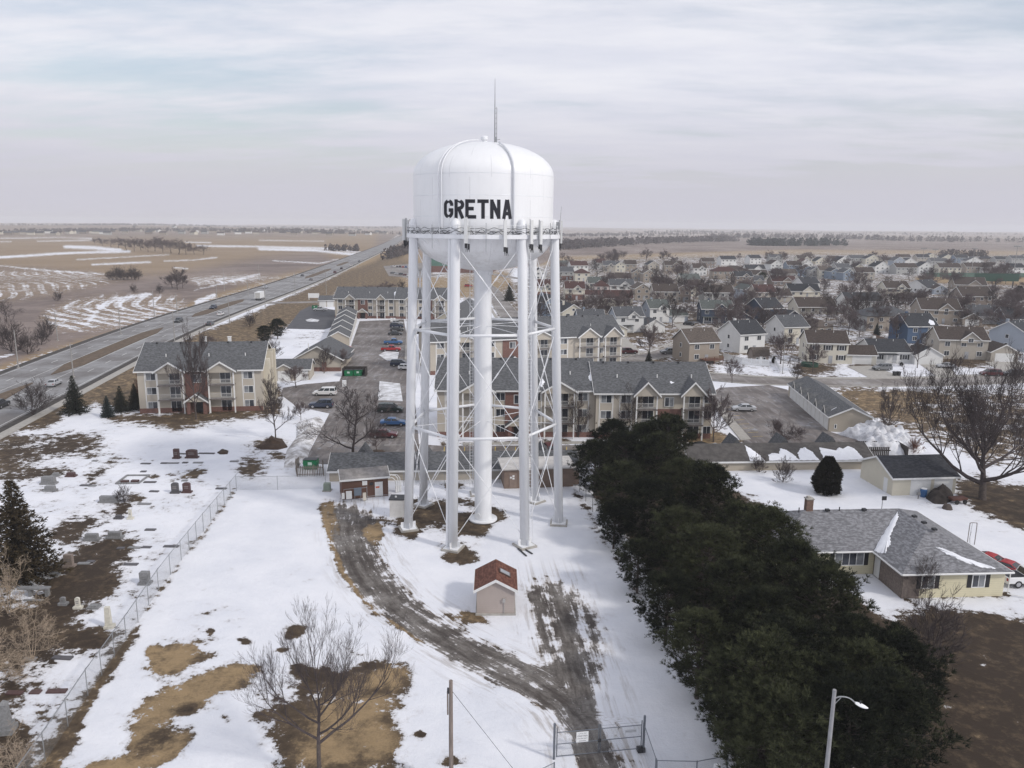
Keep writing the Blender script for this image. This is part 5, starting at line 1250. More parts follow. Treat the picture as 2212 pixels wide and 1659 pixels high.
# farther rows: (x, y, width, angle, storeys, wall, roof, axis, flags)
ROWS = {R2: [(1222,605,36,4,2,'grey','grey','x','b'),(1168,605,24,8,2,'white','charcoal','y',''),(1258,608,34,2,2,'cream','red-brown','x','h'),(1290,622,42,0,1,'cream','green-grey','x','d'),(1340,611,50,0,1,'taupe','brown','x',''),(1378,606,22,0,2,'tan','brown','y',''),(1402,609,28,4,2,'tan','tan-brown','y',''),(1436,624,36,0,1,'beige','brown','x',''),(1492,613,46,6,1,'cream','green-grey','x',''),(1566,603,58,0,2,'tan','red-brown','x','h'),(1636,603,50,2,1,'beige','brown','x','d'),
              (1698,600,52,2,1,'grey','tan-brown','x',''),(1745,598,26,0,2,'blue-grey','brown','y',''),(1762,600,20,0,2,'grey','grey','y',''),(1784,601,32,2,2,'cream','tan-brown','x',''),(1804,603,22,6,2,'blue-grey','charcoal','y',''),(1833,606,28,6,2,'blue-grey','grey','y','d'),(1868,605,44,0,2,'beige','brown','x','')],
        R1: [(1252,589,42,14,2,'white','red-brown','x',''),(1214,579,26,4,1,'beige','green-grey','x',''),(1298,582,24,6,2,'grey','red-brown','x',''),(1316,588,28,0,2,'beige','grey','x','d'),(1340,588,24,4,2,'cream','grey','y',''),(1362,586,28,2,2,'tan','brown','x',''),(1412,587,28,10,2,'beige','charcoal','y',''),(1455,588,42,0,2,'tan','brown','x','d'),(1512,595,32,4,2,'white','brown','x','d'),(1588,590,48,2,1,'beige','brown','x','h'),(1632,589,46,2,1,'white','charcoal','x','dd'),
              (1677,585,30,14,2,'white','brown','y',''),(1716,587,34,2,2,'blue-grey','brown','x',''),(1740,583,34,8,2,'white','red-brown','y',''),(1822,594,34,6,2,'grey','grey','x',''),(1856,589,38,8,1,'cream','charcoal','y',''),(1905,591,38,10,2,'white','black','y',''),(1958,593,52,6,2,'grey','brown','x',''),(2000,591,36,4,2,'white','charcoal','y','g'),(2052,593,52,2,2,'cream','brown','x',''),(2108,591,50,2,2,'tan','brown','x',''),(2150,593,36,14,2,'white','brown','y',''),(2196,593,44,10,2,'white','black','x','')],
        R0: [(1530,579,30,4,2,'taupe','brown','x',''),(1574,573,38,12,2,'white','charcoal','x',''),(1632,570,30,16,2,'white','charcoal','x',''),(1676,568,30,2,2,'grey','grey','x','d'),(1738,571,34,2,2,'cream','brown','x','d'),(1775,571,32,8,1,'cream','charcoal','y',''),(1822,577,36,12,2,'white','black','y',''),(1853,570,38,6,2,'grey','grey','x',''),(1886,571,38,6,2,'cream','charcoal','y',''),(1922,569,34,2,1,'beige','brown','x','d'),(1942,576,28,6,2,'light blue','grey','y',''),(1966,573,34,4,1,'white','grey','y',''),(1994,567,30,2,2,'beige','charcoal','x',''),(2030,571,42,2,1,'grey','grey','x',''),(2047,563,30,2,1,'cream','charcoal','y',''),(2077,568,30,2,2,'blue-grey','charcoal','x',''),(2105,570,40,2,1,'white','grey','y',''),(2134,564,30,2,1,'taupe','charcoal','x','h'),(2166,566,34,2,1,'grey','charcoal','x',''),(2199,570,32,2,2,'grey','grey','x',''),(2228,566,32,2,2,'beige','brown','x',''),(1802,565,26,2,1,'tan','brown','x',''),(1955,561,28,2,1,'beige','brown','x',''),(2012,560,26,2,1,'cream','grey','y','')]}
ROWN = {R2: 'in the third far row', R1: 'in the second far row', R0: 'in the far-field row'}
for rn in (R2, R1, R0):
    lst = sorted(ROWS[rn]); seen = {}; tot = {}
    for q in lst: tot[(q[5], q[6])] = tot.get((q[5], q[6]), 0)+1
    for q in lst:
        k = (q[5], q[6]); seen[k] = seen.get(k, 0)+1
        kind = 'hip-roofed' if 'h' in q[8] else ('gable-fronted' if q[7] == 'y' else ('two-storey' if q[4] == 2 else 'low'))
        if tot[k] == 1: lb = 'only %s house with %s roof %s' % (q[5], q[6], ROWN[rn])
        else: lb = '%s %s house with %s roof, %s such from left %s' % (q[5], kind, q[6], ordinal(seen[k]), ROWN[rn])
        dp = 10
        r = house(q[0], q[1], q[2]*(.92), q[3], q[4], q[5], q[6], q[7], dp, q[8], rn, lb)
        r['group'] = 'houses of the far rows'
# the little barn shed, fences and school extras
r = thing('barn_shed', 'small taupe barn shed with brown gambrel roof by the white house', 'shed', G(1616+10, 786), math.radians(8))
b = MB(); b.xprism([(0, 0), (3.2, 0), (3.2, 2.3), (2.7, 3.5), (1.6, 4.1), (.5, 3.5), (0, 2.3)], 0, 4.4); wo = b.build('wall', wallm('taupe'), r)
b = MB(); b.xprism([(-.2, 2.1), (.45, 3.55), (1.6, 4.15), (2.75, 3.55), (3.4, 2.1), (3.55, 2.2), (2.85, 3.7), (1.6, 4.32), (.35, 3.7), (-.35, 2.2)], -.25, 4.65); b.build('roof', roofm('tan-brown'), r)
window(wo, 1.2, 0, 1.3, .7, .8, 1); window(wo, 3.2, 0, 1.3, .7, .8, 1); window(wo, 4.4, 1.6, 2.6, .6, .7, 1, math.pi/2)
b = MB(); b.box(1.8, 2.6, -.06, 0, .1, 2.0); b.build('door', TRIM, wo)
def board_fence(pxs, h, m, label, step=2.4, picket=False):
    pts = [G(*q) for q in pxs]; r = thing('fence', label, 'fence', pts[0])
    b = MB(); pb = []
    for i in range(len(pts)-1):
        a, c_ = pts[i]-pts[0], pts[i+1]-pts[0]; d = (c_-a); L_ = d.length; d.normalize(); an = math.atan2(d.y, d.x); n = int(L_/.24)
        for k in range(n):
            q = a+d*(k+.5)*.24; b.obox((q.x, q.y, h/2+.05), .2 if not picket else .13, .03, h, an)
        for z in (.35, h-.25): q = (a+c_)/2; nn = Vector((d.y, -d.x, 0))*-.04; b.obox((q.x+nn.x, q.y+nn.y, z), L_, .05, .09, an)
        for k in range(int(L_/step)+1): q = a+d*min(k*step, L_); pb.append((q, an))
    b.build('boards', m, r)
    for q, an in pb:
        b = MB(); b.obox((q.x+.06, q.y+.06, h/2+.1), .11, .11, h+.2, an); b.build('post', m, r)
    return r
WHF = mat('white_vinyl_fence', (.70, .71, .72), .5, .04, 1); WDF = mat('grey_wood_fence', (.17, .145, .125), .85, .25, 2)
board_fence([(1562,776),(1602,788),(1662,792)], 1.8, WHF, 'white board fence behind the barn shed')
board_fence([(1668,778),(1678,792),(1686,806)], 1.2, WHF, 'short white fence running down to the street', picket=True)
board_fence([(1885,733),(1925,748),(1945,744)], 1.8, mat('brown_wood_fence', (.20,.145,.11), .85, .2, 2), 'brown board fence in the yard of the hip-roofed house')
board_fence([(1925,705),(1968,712)], 1.8, WHF, 'white board fence right of the hip-roofed house')
board_fence([(1990,772),(1984,760)], 1.6, mat('brown_wood_fence', (.20,.145,.11), .85, .2, 2), 'short brown fence beside the white ranch house')
board_fence([(1480,688),(1505,686)], 1.7, WDF, 'dark board fence left of the navy house')
board_fence([(641,1028),(639,1016),(648,1008)], 1.6, WDF, 'grey picket screen around the green bin, left side', picket=True)
board_fence([(641,1030),(698,1029),(697,1012)], 1.6, WDF, 'grey picket screen in front of the green bin', picket=True)
# scoreboard and floodlights of the sports field
r = thing('scoreboard', 'long dark green scoreboard at the sports field on the right', 'scoreboard', G(2150, 622))
b = MB(); b.box(-14, 14, -.2, .2, 4.2, 9); b.build('board', mat('dark_green_board', (.02, .06, .04), .5, .1, 1), r)
for x in (-11, 0, 11):
    b = MB(); b.box(x-.2, x+.2, .22, .6, 0, 8.6); b.build('post', DARK, r)
def floodlight(px, py, ty, label):
    p = G(px, py); lo, hi = 0, 60
    for _ in range(40):
        m_ = (lo+hi)/2
        if PX(p.x, p.y, m_)[1] > ty: lo = m_
        else: hi = m_
    r = thing('floodlight_pole', label, 'floodlight', p, group='floodlight poles of the sports field')
    b = MB(); b.tube([(0, 0, 0), (0, 0, lo)], [.28, .16], 8); b.build('pole', mat('pole_grey', (.30,.29,.28), .7, .15, 1), r)
    b = MB(); b.box(-2.2, 2.2, -.08, .08, lo-.6, lo-.45)
    for x in (-2, -1, 0, 1, 2): b.obox((x, -.25, lo-.2), .6, .35, .6)
    b.build('lamp_bar', STEEL, r)
    return lo
for q in ((2186,622,531,'tallest floodlight pole at the right edge of the sports field'), (2014,596,538,'floodlight pole between the far houses and the white garage gable'), (1990,590,536,'leftmost floodlight pole of the sports field'), (2098,594,536,'floodlight pole above the brown-roofed far houses')): floodlight(*q)
r = thing('mesh_fence', 'long green mesh fence around the sports field', 'fence', G(2000, 598))
b = MB(); q = G(2240, 599)-G(2000, 598); an = math.atan2(q.y, q.x); m_ = q/2; b.obox((m_.x, m_.y, 1.6), q.length, .06, 3.2, an); b.build('windscreen', mat('green_windscreen', (.10, .17, .14), .8, .2, .2), r)
for k in range(12):
    b = MB(); s_ = q*k/11; b.obox((s_.x, s_.y-.1, 1.8), .12, .12, 3.6); b.build('post', STEEL, r)
# ---------------------------------------------------------------- trees
TWIG = mat('bare_twigs', (0.068, 0.054, 0.053), 0.95, 0.25, 3)
TWIGT = mat('town_tree_twigs', (0.125, 0.098, 0.097), 0.95, 0.25, 3)
TWIGP = mat('pale_dry_twigs', (0.34, 0.27, 0.20), 0.95, 0.25, 3)
TWIGR = mat('reddish_twigs', (0.15, 0.065, 0.045), 0.95, 0.25, 3)
def bare_mesh(seed, H, trunk_r, split=.22, limbs=6, spread=.75, lev=4, kids_=(6, 6, 5), twig_r=.012, up=.25, multi=1, wob=.18, lead=1.0, ll=1.0):
    R_ = random.Random(seed); tr, cr = MB(), MB()
    def path(p, d, L_, n, wob_, lift):
        pts = [p.copy()]; d = d.copy()
        for i in range(n):
            d = (d+Vector((R_.gauss(0, wob_), R_.gauss(0, wob_), R_.gauss(0, wob_)*.6+lift))).normalized(); pts.append(pts[-1]+d*(L_/n))
        return pts
    def grow(p, d, L_, r, lv):
        n = 5 if lv <= 1 else (4 if lv == 2 else (3 if lv < lev else 2))
        pts = path(p, d, L_, n, wob if lv < lev else wob*1.2, up*.22)
        re = max(twig_r*.5, r*.28) if lv < lev else twig_r*.45
        cr.tube(pts, [r+(re-r)*i/n for i in range(n+1)], 6 if lv == 1 else (4 if lv == 2 else 3), False)
        if lv >= lev: return
        for k in range(kids_[lv-1]):
            t = R_.uniform(.22, 1.0) if k else 1.0; f = t*n; i = min(int(f), n-1); q = pts[i].lerp(pts[i+1], f-i)
            dd = (pts[i+1]-pts[i]).normalized(); a = R_.uniform(0, 2*math.pi); o = dd.orthogonal().normalized(); o = o*math.cos(a)+dd.cross(o)*math.sin(a)
            sp_ = R_.uniform(.45, 1.05) if k else .15
            grow(q, (dd+o*sp_+Vector((0, 0, up))).normalized(), L_*R_.uniform(.42, .68)*(1.12-.35*t), max(twig_r*.7, r*(1-.62*t)*.58), lv+1)
    for s_ in range(multi):
        base = Vector((R_.uniform(-.15, .15)*(multi > 1)*H*.1, R_.uniform(-.15, .15)*(multi > 1)*H*.1, -.15)); d0 = Vector((R_.gauss(0, .05+.16*(multi > 1)), R_.gauss(0, .05+.16*(multi > 1)), 1)).normalized()
        tp = path(base, d0, H*split*(1+.25*(multi > 1)), 4, .05, .05)
        tr.tube([tp[0]]+tp[1:], [trunk_r*1.45, trunk_r*1.05, trunk_r, trunk_r*.95, trunk_r*.9], 9, False)
        top = tp[-1]
        ld = path(top, d0, H*(.97-split)*lead, 6, .07, .1)
        cr.tube(ld, [trunk_r*.85*(1-i/6*.9) for i in range(7)], 7, False)
        for k in range(limbs):
            t = (k/limbs)**1.1*.72; f = t*6; i = min(int(f), 5); q = ld[i].lerp(ld[i+1], f-i)
            a = k*2.4+R_.uniform(-.5, .5)+s_; el = R_.uniform(.35, 1.0)
            d = Vector((math.cos(a)*spread, math.sin(a)*spread, el*(.5+t*.7))).normalized()
            grow(q, d, H*R_.uniform(.36, .52)*(1-.45*t)*ll, trunk_r*(.62-.35*t), 1)
        for k in range(6): grow(ld[2+k % 5], Vector((R_.gauss(0, .6), R_.gauss(0, .6), .8)).normalized(), H*.24, trunk_r*.2, 2)
    return tr, cr
PROTO = {}
def proto(key, *a, tm=None, **k):
    tr, cr = bare_mesh(*a, **k); PROTO[key] = (tr.mesh('trunk', BARK, True), cr.mesh('crown', tm or TWIG))
proto('near', 8, 10, .15, .27, 8, .72, 5, (8, 6, 5, 3), .0075, .34, wob=.11, lead=.5, ll=1.12)
proto('oldtree', 12, 10, .27, .13, 9, .85, 5, (9, 7, 6, 4), .012, .42, wob=.12, lead=.5, ll=1.32)
proto('round_a', 21, 10, .16, .2, 10, .8, 4, (9, 8, 6), .026, .3, tm=TWIGT)
proto('round_b', 22, 10, .18, .22, 9, .95, 4, (9, 8, 6), .026, .22, lead=.7, ll=1.15, tm=TWIGT)
proto('upright', 23, 10, .15, .18, 10, .5, 4, (7, 7, 6), .022, .5)
proto('sprawl', 24, 10, .2, .25, 8, 1.15, 4, (7, 7, 5), .022, .1, wob=.26)
proto('thicket', 25, 10, .09, .06, 6, .7, 3, (7, 8), .03, .4, multi=5)
proto('bush', 26, 10, .10, .04, 4, 1.2, 3, (6, 8), .05, .35, multi=6)
proto('dry', 27, 10, .10, .06, 5, 1.3, 4, (6, 5, 4), .024, .05, multi=3, tm=TWIGP, wob=.32)
proto('redbush', 28, 10, .10, .04, 4, 1.1, 3, (7, 9), .05, .4, multi=7, tm=TWIGR)
proto('far', 29, 10, .2, .2, 9, .9, 3, (10, 10), .06, .3, tm=TWIGT)
TREEN = [0]
def bare_tree(key, px, py, topy=None, H=None, label=None, name='bare_tree', cat='tree', group='bare winter trees', rz=None, wide=1.0):
    p = G(px, py); p.z = float(hill(np.array(p.x), np.array(p.y)))
    if H is None:
        lo, hi = 0, 60
        for _ in range(40):
            m_ = (lo+hi)/2
            if PX(p.x, p.y, m_)[1] > topy: lo = m_
            else: hi = m_
        H = lo
    s_ = H/10.0; TREEN[0] += 1
    r = thing(name, label, cat, p, TREEN[0]*1.7 if rz is None else rz, group); r.scale = (s_*wide, s_*wide, s_)
    put('trunk', PROTO[key][0], r); put('crown', PROTO[key][1], r)
    return r
# needles
def tuft(b, p, d, L_, n, w_, R_, fan=1.0):
    d = d.normalized(); o = d.orthogonal().normalized(); o2 = d.cross(o)
    for k in range(n):
        a = 2*math.pi*k/n+R_.uniform(-.4, .4); t = R_.uniform(.25, 1.0)*fan
        v = (d*(1.15-.6*t)+(o*math.cos(a)+o2*math.sin(a))*t).normalized(); l = L_*R_.uniform(.7, 1.15)
        sd_ = v.cross(Vector((R_.gauss(0, 1), R_.gauss(0, 1), R_.gauss(0, 1)))).normalized()*w_
        q = p+v*l; i = len(b.v); b.v += [tuple(p-sd_*.5), tuple(p+sd_*.5), tuple(q+sd_*.32), tuple(q-sd_*.32)]; b.f.append((i, i+1, i+2, i+3)); b.mi.append(0)
def needle_mat(name, dk, lt):
    m = bpy.data.materials.new(name); m.use_nodes = True; t = NT(m.node_tree); bs = t.n['Principled BSDF']
    v = t.new('ShaderNodeTexCoord').outputs['Object']
    oi = t.new('ShaderNodeObjectInfo').outputs['Random']
    n1 = t.noise(v, .9, 3, .6); n2 = t.noise(v, 5.0, 2, .6)
    f = t.sm(t.m('ADD', t.m('ADD', t.m('MULTIPLY', n1, .6), t.m('MULTIPLY', n2, .4)), t.m('MULTIPLY', t.m('SUBTRACT', oi, .5), .18)), .38, .68)
    t.l.new(t.mix(f, dk, lt), bs.inputs['Base Color']); bs.inputs['Roughness'].default_value = .8; bs.inputs['Specular IOR Level'].default_value = .12
    MATS[name] = m; return m
PINEM = needle_mat('pine_needles', (.012, .015, .009), (.074, .080, .040))
SPRM = needle_mat('spruce_needles', (.018, .022, .016), (.060, .060, .040))
SPRB = needle_mat('brownish_spruce_needles', (.026, .021, .014), (.085, .065, .038))
BLUM = needle_mat('blue_spruce_needles', (.022, .032, .030), (.065, .085, .080))
JUNM = needle_mat('arborvitae_foliage', (.016, .015, .010), (.045, .040, .024))
def pine_proto(key, seed, H=10.0, rad=3.6, nb=104, m=None):
    R_ = random.Random(seed); tr, cr = MB(), MB(); m = m or PINEM
    tr.tube([(0, 0, -.2), (R_.gauss(0, .1), R_.gauss(0, .1), H*.4), (R_.gauss(0, .25), R_.gauss(0, .25), H*.9)], [.22, .17, .05], 8, False)
    lobes = [(R_.uniform(0, 6.28), R_.uniform(.15, .9), R_.uniform(.75, 1.25)) for _ in range(9)]
    for i in range(nb):
        t = ((i+.5)/nb)**.85; z = H*(.10+.82*t); a = i*2.39996+R_.uniform(-.4, .4)
        k = math.sin(min(1, (t+.12)*1.15)*math.pi*.52+.15) if t < .45 else math.cos((t-.45)/.55*math.pi*.44)
        k *= 1+.22*math.sin(a*2+seed)*math.cos(z*1.3+seed)
        ln = rad*max(.18, k)*R_.uniform(.72, 1.12)
        d = Vector((math.cos(a), math.sin(a), R_.uniform(.0, .35)+.35*t)); p0 = Vector((0, 0, z)); pts = [p0]
        for s_ in range(4): d = (d+Vector((R_.gauss(0, .1), R_.gauss(0, .1), .05))).normalized(); pts.append(pts[-1]+d*ln/4)
        tr.tube(pts, [.05, .045, .035, .025, .012], 4, False)
        for s_ in range(int(9+6*k)):
            u = R_.uniform(.45, 1.0)**.6; f = u*4; j = min(int(f), 3); q = pts[j].lerp(pts[j+1], f-j)
            for e_ in range(2):
                off = Vector((R_.gauss(0, .3), R_.gauss(0, .3), R_.gauss(.05, .2))); tuft(cr, q+off, (d*.5+off*1.2+Vector((0, 0, .8))), .38, 13, .036, R_, .85)
    PROTO[key] = (tr.mesh('trunk', BARK, True), cr.mesh('crown', m))
for i in range(4): pine_proto('pine%d' % i, 40+i, 10.0, 3.3+.25*i)
def spruce_proto(key, seed, H=10.0, rad=2.6, m=None, dense=1.0, droop=.25):
    R_ = random.Random(seed); tr, cr = MB(), MB()
    tr.tube([(0, 0, -.2), (0, 0, H*.5), (0, 0, H*.97)], [.2, .12, .02], 8, False); nz_ = int(30*dense)
    for i in range(nz_):
        t = i/(nz_-1); z = H*(.05+.93*t); rr = rad*(1-t)**.88*(1+R_.uniform(-.15, .15))+.08; nb = max(4, int((5+8*(1-t))*dense))
        for k in range(nb):
            a = k*2*math.pi/nb+i*.9+R_.uniform(-.3, .3); L_ = rr*R_.uniform(.7, 1.15); d = Vector((math.cos(a), math.sin(a), .1-droop*(1-t)))
            n = max(2, int(L_/.22)); p = Vector((0, 0, z)); tr.tube([p, p+d*L_*.9], [.03, .01], 3, False)
            for s_ in range(n):
                u = (s_+.6)/n; q = p+d*L_*u+Vector((R_.gauss(0, .09), R_.gauss(0, .09), R_.gauss(0, .07)+.10*u*u*L_))
                tuft(cr, q, d+Vector((0, 0, .12)), .34, 7, .085, R_, .95)
    PROTO[key] = (tr.mesh('trunk', BARK, True), cr.mesh('crown', m or SPRM))
spruce_proto('spruce_brown', 51, 10, 3.1, SPRB, 1.05, .35); spruce_proto('spruce', 52, 10, 3.3, SPRM); spruce_proto('blue_spruce', 53, 10, 3.2, BLUM, 1.1)
def bush_proto(key, seed, m, nb=900, H=10.0, rad=3.4):
    R_ = random.Random(seed); tr, cr = MB(), MB(); tr.tube([(0, 0, -.2), (0, 0, H*.5)], [.25, .1], 6, False)
    for i in range(nb):
        t = R_.random(); a = R_.uniform(0, 6.283); k = (math.sin(math.pi*min(.97, (t*.86+.14)))**.55)*(1-.35*t)*(1+.12*math.sin(a*3+t*9)); r = rad*k*R_.uniform(.72, 1.0)
        p = Vector((math.cos(a)*r, math.sin(a)*r, H*(.02+.95*t))); tuft(cr, p, Vector((math.cos(a)*.7, math.sin(a)*.7, .8)), .75, 9, .17, R_)
    PROTO[key] = (tr.mesh('trunk', BARK), cr.mesh('crown', m))
bush_proto('arborvitae', 61, JUNM, 1500)
bush_proto('round_shrub', 62, JUNM, 500, 6, 4.2)
# the pine row beside the compound
PN = [(1325,958,9.2),(1392,955,9.6),(1440,978,10.2),(1286,1006,8.0),(1350,985,9.8),(1342,1060,8.6),(1418,1000,9.6),(1400,1110,9.0),(1478,1045,9.2),(1465,1165,9.0),(1530,1085,9.0),(1530,1225,9.4),(1598,1140,9.2),(1590,1290,9.6),(1655,1190,9.2),(1650,1370,9.8),(1710,1262,8.8),(1700,1460,10.0),(1775,1325,8.6),(1762,1530,10.0),(1850,1400,8.8),(1860,1510,9.4),(1930,1475,8.6),(1915,1590,9.2),(1840,1640,9.6),(1700,1620,9.8),(1640,1520,9.2),(1328,1105,6.4),(1380,1190,7.0),(1442,1290,7.2),(1512,1395,7.6),(1580,1490,7.4),(1650,1590,7.8)]
wh = ['at the far tip of the pine row','among the rearmost pines of the row','in the rear half of the pine row','in the middle of the pine row','in the front half of the pine row','at the near end of the pine row']
PS = sorted(PN, key=lambda q: -G(q[0], q[1], 4.5).y); cnt = {}
for i, (x, y, H) in enumerate(PS):
    w_ = wh[i*6//len(PS)]; cnt[w_] = cnt.get(w_, 0)+1; g = G(x, y, 4.5)
    grp = [q for k, q in enumerate(PS) if k*6//len(PS) == i*6//len(PS)]; rank = sorted(q[0] for q in grp).index(x)+1
    g.y = max(g.y, 42.6); H *= .86+.27*((i*37) % 11)/10
    r = thing('pine_tree', 'dark green pine %s, %s from the left there' % (w_, ordinal(rank)), 'tree', (g.x, g.y, 0), i*1.9, 'pines of the dense row beside the compound')
    s_ = H/10; r.scale = (s_*1.08, s_*1.08, s_*.92); k = 'pine%d' % (i % 4); put('trunk', PROTO[k][0], r); put('crown', PROTO[k][1], r)
def evergreen(key, px, py, topy, label, name='spruce_tree', wide=1.0, group=None): return bare_tree(key, px, py, topy, None, label, name, 'tree', group, None, wide)
evergreen('spruce_brown', 48, 1250, 1036, 'large brownish spruce at the left edge of the cemetery', wide=1.2)
evergreen('spruce', 163, 893, 812, 'tall green spruce beside the highway verge left of the apartments', wide=.95)
evergreen('blue_spruce', 233, 901, 855, 'small blue-green spruce standing in front of the darker spruces')
evergreen('spruce', 262, 890, 834, 'dark spruce with a narrow tip just behind the blue-green one')
evergreen('spruce', 293, 884, 830, 'dark spruce touching the left wall of the apartment block')
for px, py, ty, lb in ((572,742,703,'round dark pine, left one of the pair on the highway bank'), (600,732,688,'taller dark pine on the highway bank by the dark lot')):
    r = bare_tree('pine1', px, py, ty, None, lb, 'pine_tree', 'tree', None, None, 1.25)
evergreen('arborvitae', 1785, 1066, 988, 'big round dark arborvitae on the snow behind the ranch house', 'arborvitae', 1.12)
evergreen('spruce', 1401, 786, 757, 'small dark spruce behind the ridge of the long apartments')
evergreen('spruce', 1100, 650, 612, 'dark spruce beside the street seen left of the rear right leg')
evergreen('spruce', 1471, 612, 588, 'dark spruce among the distant houses above the cream gable')
evergreen('blue_spruce', 1893, 725, 698, 'small pointed spruce in front of the hip-roofed grey house')
evergreen('arborvitae', 2080, 690, 666, 'dark columnar evergreen beside the garage of the brown-roofed house', 'arborvitae', .75)
evergreen('pine2', 1647, 606, 588, 'dark spreading pine above the long cream house', 'pine_tree', 1.4)
evergreen('arborvitae', 2200, 642, 618, 'dark evergreen at the right edge below the scoreboard', 'arborvitae', 1.5)
evergreen('round_shrub', 1947, 790, 778, 'low dark clipped shrub in front of the white ranch house', 'shrub', .8)
evergreen('round_shrub', 2075, 777, 768, 'low dark shrub at the corner of the beige house', 'shrub', .7)
evergreen('arborvitae', 1671, 784, 770, 'small dark evergreen beside the short white fence', 'arborvitae', .9)
# singled-out bare trees
T = [('near',690,1700,1340,'large bare tree in the foreground over the brown grass patch',.82),('oldtree',2122,1078,795,'huge old bare tree with spreading trunks behind the cream garage',.95),
 ('sprawl',760,1003,842,'bare tree with a long leaning limb behind the brown shed',1.0),('upright',596,950,828,'slender bare tree on the brown mound by the parking lot',.75),('upright',424,906,733,'tall dense bare tree in front of the left apartment block',.62),
 ('round_a',650,908,868,'small bare tree at the corner of the left parking lot',1.0),('round_a',813,979,918,'small bare tree on the round island behind the tower',.9),('round_a',1541,955,848,'bare tree with rounded crown at the right end of the long apartments',.85),
 ('round_b',1695,973,905,'small round-headed bare tree on the island of the garage lot',1.05),('upright',1917,944,848,'two-stemmed bare tree on the vacant lot by the garages',.8),('thicket',1250,945,850,'bare multi-stemmed tree against the long apartments, right of the tower',.85),
 ('thicket',1358,945,845,'bare multi-stemmed tree between the second and third balcony gables',.85),('round_a',1755,803,743,'bare tree on the lawn in front of the cream house',.9),('round_b',1686,786,712,'large bare tree between the white house and the cream house',.95),
 ('thicket',1722,820,785,'small bare shrub-like tree beside the street',1.0),('upright',1981,795,722,'purplish bare tree in front of the white ranch house',.8),('round_a',1402,772,702,'bare tree by the street corner behind the long apartments',.9),
 ('upright',1452,708,640,'bare tree in front of the pale blue house',.85),('round_b',1262,688,634,'wide bare tree beside the red-brown roofed cream house',1.1),('round_a',1581,827,776,'young bare tree beside the street at the end of the long apartments',.8),
 ('round_b',1936,738,672,'bare tree in the fenced yard of the hip-roofed house',.8),('round_a',1815,705,655,'bare tree left of the pair behind the cream house',.9),('round_b',1832,724,660,'bare tree right of the pair behind the cream house',.9),
 ('upright',700,806,756,'reddish bare tree right of the clubhouse roof',1.2),('round_b',640,838,786,'bare tree before the small two-door garage',1.1),('round_b',730,800,752,'bare tree beside the clubhouse porch',1.0),
 ('sprawl',15,695,648,'big bare tree at the left edge beyond the highway',1.2),('thicket',70,897,830,'pale bare tree on the highway bank above the cemetery',1.5),('round_b',372,622,590,'bare tree, leftmost of three in the far field corner',1.3),('round_a',395,623,592,'bare tree, middle one of three in the far field corner',1.0),('upright',383,626,585,'bare tree, right one of three in the far field corner',1.6),
 ('round_b',525,770,735,'bare tree on the grass bank behind the left apartment roof',1.4),('round_a',490,772,742,'small bare tree on the bank left of the chimneys',1.5),('thicket',590,778,735,'bare bushy tree on the bank below the dark pines',1.3),('round_a',450,752,725,'thin bare tree close to the highway shoulder',1.4),
 ('upright',1170,700,655,'bare tree between the rear tower legs and the street',1.0),('round_a',835,640,610,'bare tree left of the tower beyond the far apartment roof',1.6),('round_b',800,648,615,'low bare tree above the far apartment roof ridge',1.6),('upright',865,650,612,'bare tree directly left of the outer tower leg',1.3)]
for k, x, y, ty, lb, wd in T: bare_tree(k, x, y, ty, None, lb, wide=wd)
for k, x, y, H, lb, nm in (('redbush',1974,980,2.6,'rusty red bush beside the plowed snow heap','bush'),('bush',1691,1042,3.2,'bare vase-shaped bush left of the round arborvitae','bush'),('bush',1640,1020,2.6,'low bare bush by the edge of the pine row','bush'),('bush',268,1085,2.2,'bare purple bush beside the long grey headstone','bush'),
 ('bush',540,706,5.0,'dense dark bush on the highway bank','bush'),('bush',100,730,6.0,'bare bush beside the striped field','bush'),('bush',25,760,9.0,'thick purple thicket at the left edge beyond the highway','bush'),('bush',60,765,6.0,'bushy thicket right of the big left edge thicket','bush'),('bush',125,650,4.5,'round bush above the striped field','bush'),('bush',90,745,5.0,'bushy scrub at the lower corner of the striped field','bush'),
 ('bush',290,632,4.0,'small bush right of the striped field','bush'),('bush',345,634,4.5,'wide brown bush near the far field corner','bush'),('redbush',310,860,4.5,'reddish scrub beside the spruce at the highway','bush'),('thicket',1985,1290,4.0,'bare bush at the corner of the yellow ranch house','bush'),('thicket',2010,1440,6.0,'bare reddish bush at the right side of the pine row','bush'),('bush',1915,935,2.4,'rusty undergrowth below the two-stemmed tree','bush'),
 ('dry',20,1330,5.5,'pale tangled bare tree at the left edge of the cemetery','bare_tree'),('dry',70,1425,4.5,'pale low tangled tree in the lower cemetery','bare_tree'),('dry',-20,1490,5.0,'pale leaning tree cut by the left edge','bare_tree'),('dry',40,1690,3.5,'pale bare shrub in the bottom left corner','bush')):
    bare_tree(k, x, y, None, H, lb, nm, 'bush' if nm == 'bush' else 'tree', 'bare bushes' if nm == 'bush' else 'bare winter trees')
